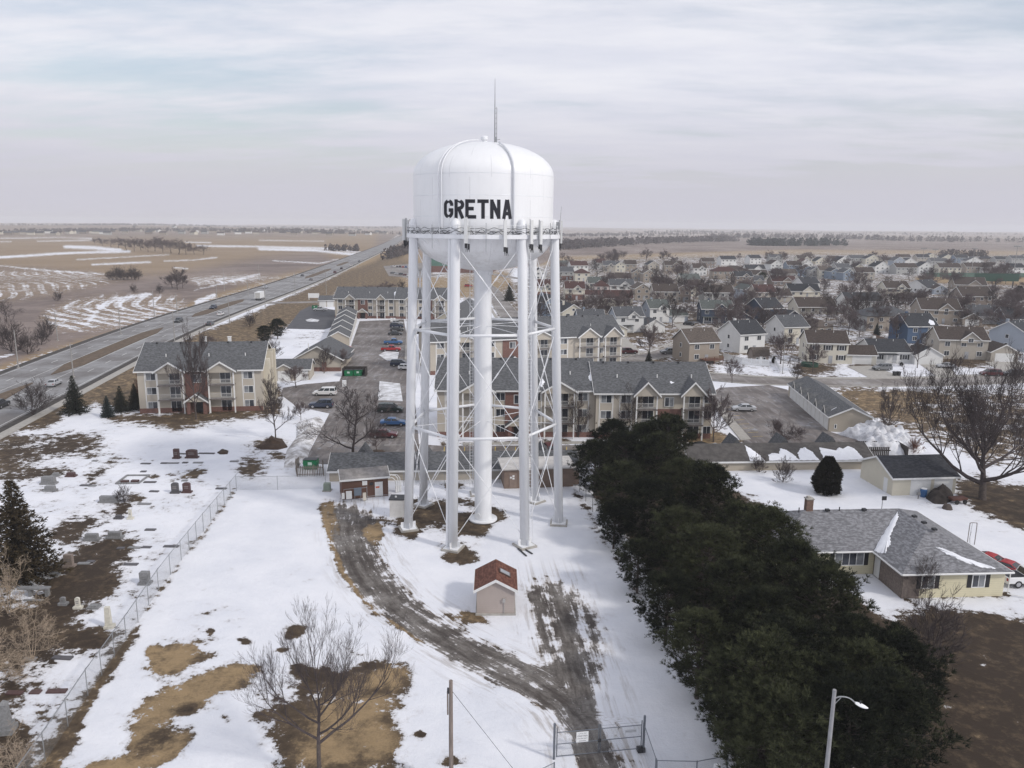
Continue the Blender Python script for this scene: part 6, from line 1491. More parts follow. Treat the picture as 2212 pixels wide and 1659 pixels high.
# trees of the field grove
GR = [(205,528,9),(222,531,12),(240,534,12),(256,536,13),(274,541,14),(290,543,15),(305,541,13),(320,545,13),(335,543,17),(352,545,15),(370,547,16),(386,549,16),(402,550,13),(420,549,12),(440,550,10),(262,528,10),(300,532,11),(340,533,14)]
for i, (x, y, H) in enumerate(sorted(GR)): bare_tree(['round_a','round_b','sprawl'][i % 3], x, y, None, H*1.05, 'bare tree of the field grove, %s from the left' % ordinal(i+1), group='bare trees of the grove in the far field', wide=1.35)
for i, x in enumerate(range(236, 306, 8)): bare_tree('thicket', x, 603+(i*5 % 3), None, 5.0+(i*7 % 5)*.7, 'scrubby tree of the field hedge, %s from the left' % ordinal(i+1), group='scrub of the hedge in the middle field', wide=1.2)
# trees between the houses
RT = random.Random(5); spots = []
tries = 0
while len(spots) < 135 and tries < 9000:
    tries += 1; y = 562+RT.random()**1.0*175; x = RT.uniform(1165, 2230)
    if y > 700 and x < 1500: continue
    if any(abs(h_['px']-x) < 14 and -12 < h_['py']-y < 3 for h_ in HOUSES): continue
    g = G(x, y)
    if any((g-s_[2]).length < 7 for s_ in spots): continue
    lo_ = [h_ for h_ in HOUSES if (h_['o'].location-g).length < 11 and abs(h_['py']-y) < 4]
    if len(lo_) > 2: continue
    spots.append((x, y, g))
spots.sort(key=lambda q: q[1]); used = {}
for i, (x, y, g) in enumerate(spots):
    h_ = min(HOUSES, key=lambda q: abs(q['px']-x)+2.5*abs(q['py']-y))
    rel = ('in front of' if y > h_['py'] else 'behind') if abs(h_['px']-x) < 22 else ('left of' if x < h_['px'] else 'right of')
    core = h_['lab'].split(' with ')[0].split(' beside')[0].split(' in ')[0].split(' among')[0].replace('only ', '')
    rn = h_['row'] or 'near'; sz = 'small' if i % 3 == 0 else ('tall' if i % 3 == 1 else 'spreading')
    band = {'far field': 'far-field row', 'second': 'second far row', 'third': 'third far row', 'near': 'nearer houses'}[rn]
    key = (sz, rel, core, band); used.setdefault(key, []).append((i, x))
    lb = '%s bare tree %s the %s of the %s' % (sz, rel, core, band)
    lb = lb.replace('two-storey ', '')
    if len(used[key]) > 1: lb = '%s %s' % (ordinal(len(used[key])), lb)
    ws_ = lb.split()
    if len(ws_) > 16: lb = ' '.join(lb.replace('bare tree', 'tree').replace(' of the nearer houses', '').split()[:16])
    Ht = {0: 7.0, 1: 11.0, 2: 9.5}[i % 3]*RT.uniform(.85, 1.15)*(1.15 if y < 620 else 1.0)
    bare_tree(['round_a', 'upright', 'round_b', 'sprawl', 'round_a'][i % 5] if y > 600 else ['far', 'round_b', 'round_a'][i % 3], x, y, None, Ht, lb, group='bare trees among the houses', wide=1.15)
# far woods: masses one cannot count
def woods(name, pxs, depth, H, n, m, label, seed):
    R_ = random.Random(seed); b = MB(); pts = [G(*q) for q in pxs]
    for i in range(n):
        k = R_.uniform(0, len(pts)-1.001); k = min(len(pts)-1.001, max(0, k+.12*math.sin(k*23+seed))); j = int(k); p = pts[j].lerp(pts[j+1], k-j); p = p+Vector((R_.uniform(-3, 3), R_.uniform(0, depth), 0))
        z0 = float(hill(np.array(p.x), np.array(p.y))); h = H*R_.uniform(.55, 1.1); r = h*R_.uniform(.28, .5)
        for q in range(26):
            a, u = R_.uniform(0, 6.28), R_.random(); z = z0+h*(.08+.9*u); rr = r*math.sin(math.pi*min(.95, u*.8+.2))**.7*R_.uniform(.5, 1)
            c_ = Vector((p.x+math.cos(a)*rr, p.y+math.sin(a)*rr, z)); s_ = h*.10
            v1 = Vector((R_.gauss(0, 1), R_.gauss(0, 1), R_.gauss(0, 1))).normalized()*s_; v2 = v1.orthogonal().normalized()*s_*.7
            b.quad(c_-v1-v2, c_+v1-v2, c_+v1+v2, c_-v1+v2)
    return tag(b.build(name, m), label, kind='stuff')
WOODB = mat('bare_woods', (.075, .062, .062), .95, .3, .05); WOODC = mat('conifer_wood', (.02, .028, .026), .95, .3, .05)
woods('conifer_wood', [(1633,531),(1700,532),(1828,531)], 60, 15, 260, WOODC, 'dark conifer plantation in the far field', 1)
woods('bare_woods', [(1212,541),(1280,536),(1350,532),(1440,526),(1530,523),(1600,522)], 160, 14, 520, WOODB, 'bare woodland beyond the town', 2)
woods('bare_woods', [(1560,516),(1650,515),(1830,518),(1990,523),(2250,526)], 260, 15, 380, WOODB, 'bare tree belt on the right horizon', 3)
woods('bare_woods', [(1180,512),(1400,510),(1600,507),(2250,512)], 900, 11, 900, WOODB, 'distant tree belt near the right horizon', 4)
woods('bare_woods', [(-60,505),(100,504),(300,503),(560,502),(860,509)], 600, 11, 800, WOODB, 'tree belts among the distant town on the left', 5)
woods('bare_woods', [(-60,493),(200,492),(500,492),(860,496)], 1200, 12, 900, WOODB, 'tree belt on the left horizon', 6)
woods('bare_woods', [(700,542),(770,543)], 20, 9, 40, WOODB, 'scrub strip in the snowy field left of the highway', 7)
woods('bare_woods', [(828,562),(850,556),(880,548),(885,535)], 60, 12, 120, WOODB, 'bare wood beside the highway left of the tower', 8)
woods('bare_woods', [(480,505),(620,506),(740,507)], 60, 16, 140, WOODB, 'dark wood behind the distant houses', 9)
woods('bare_woods', [(2036,556),(2080,553),(2140,556)], 30, 9, 60, WOODB, 'bare scrub behind the far houses on the right', 10)
# far town on the left: small houses one can still tell apart
R_ = random.Random(9); FT = []
for i in range(64):
    x = (i+.5)*13.3+R_.uniform(-6, 6)-10; y = R_.uniform(497.5, 509) if i % 3 else R_.uniform(506, 511.5)
    if i < 18 and y < 504: y = 507+R_.uniform(0, 3)
    FT.append((x, y))
FT.sort(); meshes = {}
for i, (x, y) in enumerate(FT):
    wk = ['white', 'beige', 'grey', 'tan', 'cream', 'taupe'][R_.randrange(6)]; rk = ['charcoal', 'brown', 'grey'][R_.randrange(3)]
    p = G(x, y); p.z = float(hill(np.array(p.x), np.array(p.y)))
    near = sum(1 for q in FT[:i+1] if True)
    r = thing('house', '%s house with %s roof in the distant town, %s from the left' % (wk, rk, ordinal(i+1)), 'house', p, R_.uniform(-.5, .5), 'houses of the distant town beyond the fields')
    if (wk, rk) not in meshes:
        b = MB(); b.xprism([(0, 0), (13, 0), (13, 6), (6.5, 9.5), (0, 6)], -9, 9); c_ = MB(); c_.xprism(chevron(13, 6, 3.5, .6, .4), -9.6, 9.6); meshes[wk, rk] = (b.mesh('wall', wallm(wk)), c_.mesh('roof', roofm(rk)))
    put('wall', meshes[wk, rk][0], r); put('roof', meshes[wk, rk][1], r)
# ---------------------------------------------------------------- vehicles
TYRE = mat('tyre_rubber', (.018, .018, .019), .85, .2, 5); RIM = mat('wheel_rim', (.42, .42, .43), .35, .15, 5, metal=.6)
CARGL = mat('car_glass', (.015, .018, .022), .08, .3, 1, spec=.8); HLM = mat('headlight', (.62, .63, .64), .15, .1, 4); TLM = mat('tail_light', (.30, .015, .015), .3, .2, 4); GRL = mat('grille_black', (.02, .02, .022), .5, .2, 5)
SHAPES = {   # length, width, lower profile (x,z) rear to front top line, cabin (x0b,x0t,x1t,x1b), roof z, belt z
 'sedan': (4.7, 1.8, [(-2.35,.55),(-2.3,.92),(-1.5,1.0),(.95,.98),(2.0,.82),(2.32,.62)], (-1.75,-.95,.35,1.2), 1.45, .98, .32),
 'suv': (4.8, 1.9, [(-2.4,.6),(-2.38,1.05),(-1.8,1.1),(.9,1.1),(2.15,.98),(2.38,.7)], (-2.3,-2.05,.25,1.05), 1.78, 1.08, .37),
 'van': (5.0, 1.95, [(-2.5,.6),(-2.48,1.02),(-2.0,1.06),(1.2,1.05),(2.2,.86),(2.46,.62)], (-2.42,-2.15,.55,1.55), 1.78, 1.04, .34),
 'hatch': (4.2, 1.75, [(-2.1,.55),(-2.08,.95),(-1.6,1.0),(.85,.98),(1.8,.82),(2.06,.62)], (-2.0,-1.5,.2,1.1), 1.5, .97, .32),
 'pickup': (5.7, 1.98, [(-2.85,.65),(-2.83,1.12),(-.65,1.14),(1.2,1.16),(2.55,1.05),(2.82,.75)], (-.72,-.5,.75,1.4), 1.85, 1.14, .4),
 'coupe': (4.4, 1.8, [(-2.2,.5),(-2.15,.85),(-1.4,.92),(.8,.9),(1.9,.74),(2.17,.55)], (-1.7,-.7,.2,1.0), 1.28, .9, .32)}
CARM = {}
def car_meshes(kind):
    if kind in CARM: return CARM[kind]
    L, W_, prof, cab, zr, zb, wr = SHAPES[kind]; w2 = W_/2
    b = MB(); low = .28 if kind != 'pickup' else .4
    pl = [(-L/2+.05, low), (L/2-.08, low)]+[(x, z) for x, z in reversed(prof)]
    n = len(pl); vs = []
    for yy, ins in ((-w2, .0), (-w2+.12, 0), (w2-.12, 0), (w2, .0)):
        for x, z in pl: vs.append((x*(.985 if abs(yy) == w2 else 1), yy, z if abs(yy) != w2 else low+(z-low)*.93))
    fs = [tuple(range(n)), tuple(reversed(range(3*n, 4*n)))]
    for k in range(3): fs += [((i+1) % n+k*n, i+k*n, i+(k+1)*n, (i+1) % n+(k+1)*n) for i in range(n)]
    b.add(vs, fs)
    x0b, x0t, x1t, x1b = cab; wt = w2-.26; wb = w2-.07
    c_ = [(x0b,-wb,zb-.05),(x1b,-wb,zb-.05),(x1b,wb,zb-.05),(x0b,wb,zb-.05),(x0t,-wt,zr-.05),(x1t,-wt,zr-.07),(x1t,wt,zr-.07),(x0t,wt,zr-.05)]
    b.add(c_, [(0,1,5,4),(1,2,6,5),(2,3,7,6),(3,0,4,7)])
    xm = (x0t+x1t)/2; b.add([(x0t,-wt,zr-.05),(x1t,-wt,zr-.07),(x1t,wt,zr-.07),(x0t,wt,zr-.05),(xm,-wt*.8,zr),(xm,wt*.8,zr)], [(0,1,4),(1,2,5,4),(2,3,5),(3,0,4,5)])
    if kind == 'pickup':
        b.cur = 1; b.box(-2.7, -.78, -w2+.2, w2-.2, 1.1, 1.152); b.cur = 0
    body = b.mesh('body', [WHITE, GRL], False)
    g = MB()
    def gl(p0, p1, p2, p3, off): g.quad(*[tuple(Vector(p)+Vector(off)) for p in (p0, p1, p2, p3)])
    lerp = lambda a, c, t: tuple(Vector(a).lerp(Vector(c), t))
    def pane(A, B_, C_, D_, off, m=.08, mz=.12):
        a1, b1 = lerp(A, B_, m), lerp(A, B_, 1-m); d1, c1 = lerp(D_, C_, m), lerp(D_, C_, 1-m)
        gl(lerp(a1, d1, mz), lerp(b1, c1, mz), lerp(b1, c1, 1-mz*.8), lerp(a1, d1, 1-mz*.8), off)
    mid = lambda i, j, t: lerp(c_[i], c_[j], t)
    ts = (0, .5, 1) if kind not in ('van', 'suv') else (0, .34, .68, 1)
    if kind == 'coupe': ts = (0, 1)
    for q in range(len(ts)-1):
        pane(mid(0, 1, ts[q]), mid(0, 1, ts[q+1]), mid(4, 5, ts[q+1]), mid(4, 5, ts[q]), (0, -.012, .004), .06)
        pane(mid(3, 2, ts[q+1]), mid(3, 2, ts[q]), mid(7, 6, ts[q]), mid(7, 6, ts[q+1]), (0, .012, .004), .06)
    win = g.mesh('window', CARGL)
    g = MB(); pane(c_[1], c_[2], c_[6], c_[5], (.014, 0, .008)); ws = g.mesh('windscreen', CARGL)
    g = MB(); pane(c_[3], c_[0], c_[4], c_[7], (-.014, 0, .006)); rw = g.mesh('rear_window', CARGL)
    g = MB(); g.tube([(0, -.11, 0), (0, .11, 0)], wr, 18); ty = g.mesh('tyre', TYRE, False)
    g = MB(); g.tube([(0, -.118, 0), (0, .118, 0)], wr*.62, 14)
    for k in range(5): a = k*1.2566; g.obox((math.cos(a)*wr*.35, 0, math.sin(a)*wr*.35), .05, .245, .05)
    ri = g.mesh('rim', RIM)
    zl = prof[-1][1]; g = MB(); g.obox((0, 0, 0), .12, .38, .16); hl = g.mesh('headlight', HLM)
    g = MB(); g.obox((0, 0, 0), .1, .22, .3 if kind != 'sedan' else .2); tl = g.mesh('tail_light', TLM)
    g = MB(); g.box(L/2-.1, L/2-.01, -w2*.55, w2*.55, low+.08, zl-.03); gr = g.mesh('grille', GRL)
    g = MB(); g.box(-L/2+.03, L/2-.04, -w2-.012, -w2+.02, low-.04, low+.10); g.box(-L/2+.03, L/2-.04, w2-.02, w2+.012, low-.04, low+.10); sl = g.mesh('sill', GRL)
    CARM[kind] = (body, win, ws, rw, ty, ri, hl, tl, gr, sl); return CARM[kind]
def paint(k):
    cs = {'silver': (.42,.43,.45), 'white': (.72,.72,.72), 'black': (.012,.012,.014), 'dark blue': (.02,.03,.06), 'blue': (.05,.14,.32), 'red': (.35,.02,.025), 'maroon': (.09,.018,.022), 'dark grey': (.055,.058,.064), 'dark green': (.015,.03,.026), 'grey': (.16,.165,.17)}
    m = mat('car_paint_'+k.replace(' ', '_'), cs[k], .28, .04, 1, spec=.6); return m
def car(kind, col, px, py, ang_, label, group='parked cars', cat=None, tiny=False):
    p = G(px, py); L, W_, prof, cab, zr, zb, wr = SHAPES[kind]
    r = thing({'suv': 'suv', 'pickup': 'pickup_truck', 'van': 'minivan'}.get(kind, 'car'), label, cat or ('pickup' if kind == 'pickup' else 'car'), p, math.radians(ang_), group)
    r.location.z = .17 if py < 900 and px < 780 and ang_ > 60 and group.startswith('traffic') else .06
    body, win, ws, rw, ty, ri, hl, tl, gr, sl = car_meshes(kind)
    o = put('body', body, r); o.material_slots[0].link = 'OBJECT'; o.material_slots[0].material = paint(col)
    for m in (win, ws, rw, gr, sl): put(m.name.split('.')[0], m, o)
    for x in (-L*.295, L*.315):
        for s in (-1, 1):
            w_ = put('wheel', ty, r, (x, s*(W_/2-.1), wr)); put('rim', ri, w_)
    for s in (-1, 1):
        put('headlight', hl, o, (L/2-.12, s*(W_/2-.32), prof[-1][1]+.08)); put('tail_light', tl, o, (-L/2+.05, s*(W_/2-.16), prof[1][1]-.2))
    return r
HD = 97   # highway heading
def lane(px, py): 
    p = G(px, py); return math.degrees(math.atan2(12.0, by_y(HWY, p.y+12)-by_y(HWY, p.y)))
TR = 'traffic on the highway'
for kind, col, px, py, back, lb in (('sedan','silver',117,834,0,'silver sedan driving beside the spruce on the highway'),('suv','black',0,882,0,'black car cut by the left edge of the highway'),('suv','dark grey',386,697,1,'dark grey sports utility car coming along the far carriageway, left of the white hatchback'),('suv','dark blue',461,668,1,'dark blue car on the far carriageway by the median'),
  ('hatch','white',477,682,0,'white hatchback beside the median strip'),('sedan','dark grey',454,703,0,'dark sedan close to the near edge of the highway'),('sedan','silver',574,623,1,'small silver car on the far carriageway behind the truck'),('sedan','dark grey',653,597,1,'dark car on the far carriageway, second beyond the truck'),('sedan','grey',672,606,0,'grey car past the junction on the near carriageway'),
  ('suv','maroon',724,590,0,'dark red car before the distant white van'),('suv','black',738,582,0,'black car just left of the distant white van'),('van','white',759,575,0,'white van on the highway in the distance'),('sedan','dark grey',776,566,1,'tiny dark car furthest along the highway')):
    car(kind, col, px, py, lane(px, py)+(180 if back else 0), lb, TR)
p = G(563, 648); r = thing('box_truck', 'white box truck driving away on the highway', 'truck', (p.x, p.y, .17), math.radians(lane(563, 648)), TR)
b = MB(); b.box(-5.2, 2.0, -1.3, 1.3, 1.05, 3.9); b.build('cargo_box', WHITE, r)
b = MB(); b.xprism([(-1.15, .6), (1.15, .6), (1.15, 1.7), (1.05, 2.7), (-1.05, 2.7), (-1.15, 1.7)], 2.1, 4.1); cb = b.build('cab', WHITE, r)
b = MB(); b.box(4.1, 4.12, -1.0, 1.0, 1.75, 2.55); b.build('windscreen', CARGL, cb); b = MB(); b.box(-5.0, 4.0, -.5, .5, .55, 1.0); b.build('chassis', DARK, r)
b = MB(); b.box(-5.22, -5.2, -1.1, 1.1, 1.2, 3.75); b.build('rear_door', mat('pale_trim', (.46, .45, .43), .6, .1, 1), r)
for x in (-3.6, -2.6, 2.9):
    for s in (-1, 1): w_ = put('wheel', car_meshes('pickup')[4], r, (x, s*1.1, .48)); w_.scale = (1.2, 1.4, 1.2); put('rim', car_meshes('pickup')[5], w_)
LG = 'cars parked in the apartment lots'
for kind, col, px, py, a, lb in (('hatch','silver',859,701,2,'silver car, furthest of the row behind the left tower leg'),('suv','dark blue',857,708,2,'dark car, second furthest of the row behind the left tower leg'),('sedan','dark grey',858,715,2,'charcoal sedan, third from the back of the row by the tower'),('sedan','dark grey',854,724,2,'dark grey sedan just behind the blue pickup'),
  ('pickup','blue',850,744,2,'blue pickup truck beside the red one'),('pickup','red',845,759,2,'red pickup truck parked at the snowy island'),('van','dark blue',864,791,2,'dark blue minivan beside the small white car'),('hatch','white',878,799,2,'small white car next to the left tower leg'),('van','dark green',843,890,2,'dark green minivan by the snowy island'),('sedan','blue',850,919,2,'blue sedan behind the bare tree, below the minivan'),
  ('sedan','maroon',830,945,2,'dark red car behind the small round island tree'),('van','white',702,854,182,'white minivan parked before the leaning bare tree'),('suv','dark blue',694,881,182,'dark blue car behind the leaning bare tree'),('pickup','silver',692,672,182,'silver pickup by the far dumpster'),('sedan','red',742,755,3,'red car half hidden behind the clubhouse roof'),
  ('suv','maroon',1186,978,100,'maroon car parked against the long apartments between the tower legs'),('suv','black',1508,977,118,'black car, left of the pair at the end of the pine row'),('sedan','silver',1541,977,118,'black-roofed silver car, right of the pair at the end of the pine row'),('sedan','silver',1606,888,178,'silver sedan in the garage lot'),
  ('suv','maroon',1359,764,12,'dark red sports utility car in the street behind the gables'),('pickup','grey',1447,765,190,'grey pickup partly behind the tan house'),('hatch','black',1488,703,-20,'black car in the drive of the pale blue house'),('suv','grey',1905,800,190,'grey sports utility car in front of the white ranch house'),('sedan','silver',2043,795,170,'silver sedan at the drive of the white ranch house'),
  ('van','maroon',2139,812,175,'dark red minivan behind the huge old tree'),('suv','dark grey',2186,813,175,'dark grey car right of the dark red minivan'),('pickup','white',2218,1262,4,'white pickup truck at the corner of the yellow ranch house'),('coupe','red',2142,1222,-52,'red sports car, left of the two behind the ranch roof'),('coupe','red',2180,1238,-52,'red sports car, right of the two behind the ranch roof')):
    car(kind, col, px, py, a, lb, LG)
scs = ['silver','white','dark grey','black','red','blue','white','grey','silver','dark grey','maroon','white']
for i in range(12):
    car(['sedan','suv','sedan','van'][i % 4], scs[i], 846+i*6.2 if i < 7 else 850+(i-7)*9, 577+i*.3 if i < 7 else 592+(i-7)*1.2, 95 if i < 7 else 15, '%s car in the school car park, %s from the left in its %s row' % (scs[i], ordinal(i+1 if i < 7 else i-6), 'back' if i < 7 else 'front'), 'cars in the school car park')
car('suv', 'red', 1012, 620, 5, 'red car on the school road seen between the tower legs', 'cars in the school car park')
# ---------------------------------------------------------------- bins, dumpsters, boxes
GRB = mat('green_bin', (.012, .16, .065), .5, .12, 2)
def dumpster(px, py, a, label, off=(0, 0)):
    p = G(px, py); r = thing('dumpster', label, 'dumpster', p, a, 'green dumpsters')
    b = MB(); b.xprism([(-.75, .12), (.75, .12), (.95, 1.35), (-.75, 1.5)], -1.0, 1.0); bo = b.build('bin', GRB, r)
    b = MB(); b.add([(-1.03, -.8, 1.53), (1.03, -.8, 1.53), (1.03, 1.0, 1.38), (-1.03, 1.0, 1.38), (-1.03, -.8, 1.58), (1.03, -.8, 1.58), (1.03, 1.0, 1.43), (-1.03, 1.0, 1.43)], [(0,3,2,1),(4,5,6,7),(0,1,5,4),(1,2,6,5),(2,3,7,6),(3,0,4,7)]); b.build('lid', DARK, r)
    b = MB(); b.box(-.3, .3, -.765, -.751, .75, 1.2); b.build('sticker', mat('pale_sticker', (.50, .62, .55), .6, .1, 3), bo)
    for s in (-1, 1): b = MB(); b.obox((s*1.06, 0, .95), .12, 1.0, .16); b.build('side_pocket', GRB, bo)
dumpster(754, 812, .03, 'green dumpster, left of two in the dark open shelter'); dumpster(774, 811.5, .03, 'green dumpster, right of two in the dark open shelter')
dumpster(672, 1012, .05, 'green dumpster with dark lid behind the picket screen'); dumpster(680, 667, 0, 'green dumpster in the far lot beside the small garage')
p = G(739, 814); r = thing('dumpster_shelter', 'dark three-sided shelter around two green dumpsters', 'shelter', p, .03); q = (G(790, 812)-p).length
DKW = mat('dark_board', (.045, .038, .036), .85, .25, 2)
for n_, bx in (('side_panel', (0, .12, 0, 3.2)), ('side_panel', (q-.12, q, 0, 3.2)), ('back_panel', (.14, q-.14, 3.08, 3.2))):
    b = MB(); b.box(*bx, 0, 2.0); b.build(n_, DKW, r)
p = G(1866, 990); r = thing('dumpster_shelter', 'dark slatted enclosure at the foot of the plowed snow heap', 'shelter', p, .0)
for n_, bx in (('back_panel', (0, 7.0, 3.4, 3.5)), ('side_panel', (0, .1, 0, 3.38)), ('side_panel', (6.9, 7, 0, 3.38)), ('front_panel', (.12, 4.2, 0, .1))):
    b = MB(); k = 0
    if bx[1]-bx[0] > 1:
        while bx[0]+k*.3 < bx[1]-.2: b.box(bx[0]+k*.3, bx[0]+k*.3+.2, bx[2], bx[3], 0, 1.9); k += 1
        b.box(bx[0], bx[1], bx[2]+.1, bx[3]+.06, 1.2, 1.4); b.box(bx[0], bx[1], bx[2]+.1, bx[3]+.06, .3, .5)
    else: b.box(*bx, 0, 1.9)
    b.build(n_, DKW, r)
for px, py, lb in ((1932, 812, 'black wheeled bin by the street, left of the pair'), (1941, 812, 'black wheeled bin by the street, right of the pair'), (1509, 716, 'black wheeled bin at the drive of the pale blue house')):
    r = thing('wheeled_bin', lb, 'bin', G(px, py), .2, 'black wheeled bins')
    b = MB(); b.obox((0, 0, .55), .6, .65, .95, 0, 1.2); b.build('body', DARK, r); b = MB(); b.obox((0, .03, 1.08), .76, .86, .1); b.build('lid', GRL, r)
    for s in (-1, 1): b = MB(); b.tube([(s*.24, .3, .13), (s*.32, .3, .13)], .13, 10); b.build('wheel', TYRE, r)
for px, py, h, m, nm, lb in ((744, 836, 1.5, WHITE, 'utility_box', 'white utility box in front of the dumpster shelter'), (1687, 980, 1.6, mat('blue_grey_box', (.15, .18, .22), .5, .1, 2), 'utility_box', 'blue-grey utility box on the garage lot island'), (846, 695, 1.4, WHITE, 'mailbox', 'white cluster mailbox, left of two before the far apartments'), (852, 695, 1.4, WHITE, 'mailbox', 'white cluster mailbox, right of two before the far apartments')):
    r = thing(nm, lb, 'mailbox' if nm == 'mailbox' else 'utility box', G(px, py)); b = MB(); b.obox((0, 0, h*.55), .9, .7, h*.9, .1, .95); b.build('body', m, r); b = MB(); b.obox((0, 0, .06), 1.05, .85, .12, .1); b.build('footing', CONC, r)
p = G(678, 648); r = thing('roadside_sign', 'white sign board on two posts beside the highway bank', 'sign', p, .1)
b = MB(); b.box(-2.6, 2.6, -.06, .06, 1.0, 3.2); b.build('board', WHITE, r)
for x in (-2.3, 2.3): b = MB(); b.box(x-.1, x+.1, .065, .25, 0, 3.3); b.build('post', WHITE, r)
# ---------------------------------------------------------------- poles
POLEW = mat('weathered_pole', (.20, .165, .145), .9, .25, 1.5, stretch=(6, 6, .5)); POLEG = mat('pole_grey', (.30, .29, .28), .7, .15, 1)
def z_of(px, py, ty):
    p = G(px, py); lo, hi = 0, 70
    for _ in range(40):
        m_ = (lo+hi)/2
        if PX(p.x, p.y, m_)[1] > ty: lo = m_
        else: hi = m_
    return p, lo
p, h = z_of(975, 1700, 1470); r = thing('utility_pole', 'weathered wooden pole with guy wire at the bottom of the picture', 'pole', p)
b = MB(); b.tube([(0, 0, -.3), (0, 0, h*.5), (.02, 0, h)], [.15, .14, .12], 14); b.build('shaft', POLEW, r)
b = MB(); b.tube([(-.19, -.02, h-2.4), (-.19, -.02, h-.75)], .05, 8); b.build('conduit', POLEW, r)
b = MB(); b.obox((-.15, -.02, h-.7), .14, .14, .35); b.build('clamp', DARK, r)
q = G(1112, 1668)-p; b = MB(); b.tube([(.1, 0, h-.75), (q.x, q.y, .1)], .014, 5); b.build('guy_wire', DARK, r)
u_, v_ = 1803-CX, 1490-CY; a_, b_ = (u_*ct+v_*st)/FOC, (-u_*st+v_*ct)/FOC; tt = 37.8/(cp-b_*sp); p = Vector((a_*tt, 37.8, 0)); h = CAMH+(-sp-b_*cp)*tt; r = thing('street_lamp', 'grey street lamp with curved arm and white lamp head before the pines', 'street lamp', p)
b = MB(); b.tube([(0, 0, -.2), (0, 0, h)], [.15, .10], 14); po = b.build('pole', mat('lamp_pole_grey', (.26, .26, .27), .5, .12, 2), r)
tgt = None; b = MB(); arm = [(0, 0, h-.55), (.35, .02, h-.42), (.85, .05, h-.52), (1.25, .08, h-.85)]; b.tube(smooth_line(arm, 6), .035, 8); b.tube([(0, 0, h-.95), (.4, .02, h-.47)], .02, 6); b.build('arm', STEEL, r)
b = MB()
R9 = []
for k in range(9):
    t = k/8; w_ = .17*math.sin(math.pi*min(1, t*.9+.08))**.6; c_ = Vector((1.2+.75*t, .08, h-.83-.30*t))
    R9.append((c_, w_))
for i in range(8):
    for s in range(8):
        a0, a1 = s*math.pi/4, (s+1)*math.pi/4
        f = lambda cw, a: (cw[0].x, cw[0].y+cw[1]*math.cos(a), cw[0].z+cw[1]*.62*math.sin(a))
        b.quad(f(R9[i], a0), f(R9[i], a1), f(R9[i+1], a1), f(R9[i+1], a0))
lh = b.build('lamp_head', WHITE, r, True)
b = MB(); b.tube([(1.5, .08, h-.86), (1.5, .08, h-.72)], .05, 8); b.build('photocell', DARK, lh)
for i, (px, py, ty) in enumerate(sorted([(40,796,713),(125,737,672),(261,722,665),(334,684,628),(383,677,633),(469,652,605),(485,628,580),(159,816,742),(378,744,674),(496,698,638),(573,662,612),(638,638,588),(705,636,585),(536,640,596),(560,606,572)])):
    p, h = z_of(px, py, ty); r = thing('highway_pole', 'thin grey pole along the highway, %s from the left' % ordinal(i+1), 'pole', p, 0, 'poles along the highway')
    b = MB(); b.tube([(0, 0, -.2), (0, 0, h)], [.16, .10], 8); b.build('shaft', POLEG, r)
    b = MB(); b.box(-.25, .25, -.25, .25, -.1, .35); b.build('footing', CONC, r)
for i, (px, py, ty) in enumerate(((707,0,0),)):
    pass
p, h = z_of(1177*1.0+659, 806, 728); r = thing('street_lamp', 'thin street lamp pole beside the cream house lawn', 'street lamp', G(1690, 808)); 
b = MB(); b.tube([(0, 0, 0), (0, 0, 8)], [.1, .07], 8); b.build('pole', POLEG, r); b = MB(); b.tube([(0, 0, 7.9), (0, -1.2, 8.1)], .04, 5); b.obox((0, -1.4, 8.1), .3, .6, .12); b.build('lamp_head', STEEL, r)
p = G(2089, 1176); r = thing('swing_frame', 'tall thin metal arch on the snow beyond the ranch roof', 'frame', p)
b = MB(); b.tube(smooth_line([(0, 0, 0), (.02, 0, 2.3), (.1, 0, 2.65), (.7, 0, 2.65), (.85, 0, 2.4), (.85, 0, 0)], 5), .045, 8); b.build('arch', mat('rusty_grey_pipe', (.20, .18, .17), .6, .2, 3), r)
b = MB(); b.tube([(.2, 0, 0), (.22, .02, 1.2), (.3, 0, 2.6)], .015, 4); b.tube([(.35, 0, 0), (.25, .05, .9), (.3, 0, 1.6)], .012, 4); b.build('dry_vine', TWIG, r)
# ---------------------------------------------------------------- chain link fences
CL = bpy.data.materials.new('chain_link'); CL.use_nodes = True; t_ = NT(CL.node_tree); t_.n.clear()
uv = t_.new('ShaderNodeTexCoord').outputs['UV']
sx = t_.new('ShaderNodeSeparateXYZ', {0: uv})
a_ = t_.m('ABSOLUTE', t_.m('SUBTRACT', t_.m('FRACT', t_.m('MULTIPLY', t_.m('ADD', sx.outputs[0], sx.outputs[1]), 12.0)), .5))
b_ = t_.m('ABSOLUTE', t_.m('SUBTRACT', t_.m('FRACT', t_.m('MULTIPLY', t_.m('SUBTRACT', sx.outputs[0], sx.outputs[1]), 12.0)), .5))
wire = t_.m('MAXIMUM', t_.m('LESS_THAN', a_, .055), t_.m('LESS_THAN', b_, .055))
pb_ = t_.new('ShaderNodeBsdfPrincipled', {'Base Color': (.30, .31, .32, 1), 'Roughness': .5, 'Metallic': .3}); tb_ = t_.new('ShaderNodeBsdfTransparent')
mx_ = t_.new('ShaderNodeMixShader', {0: wire, 1: tb_.outputs[0], 2: pb_.outputs[0]}); t_.new('ShaderNodeOutputMaterial', {0: mx_.outputs[0]})
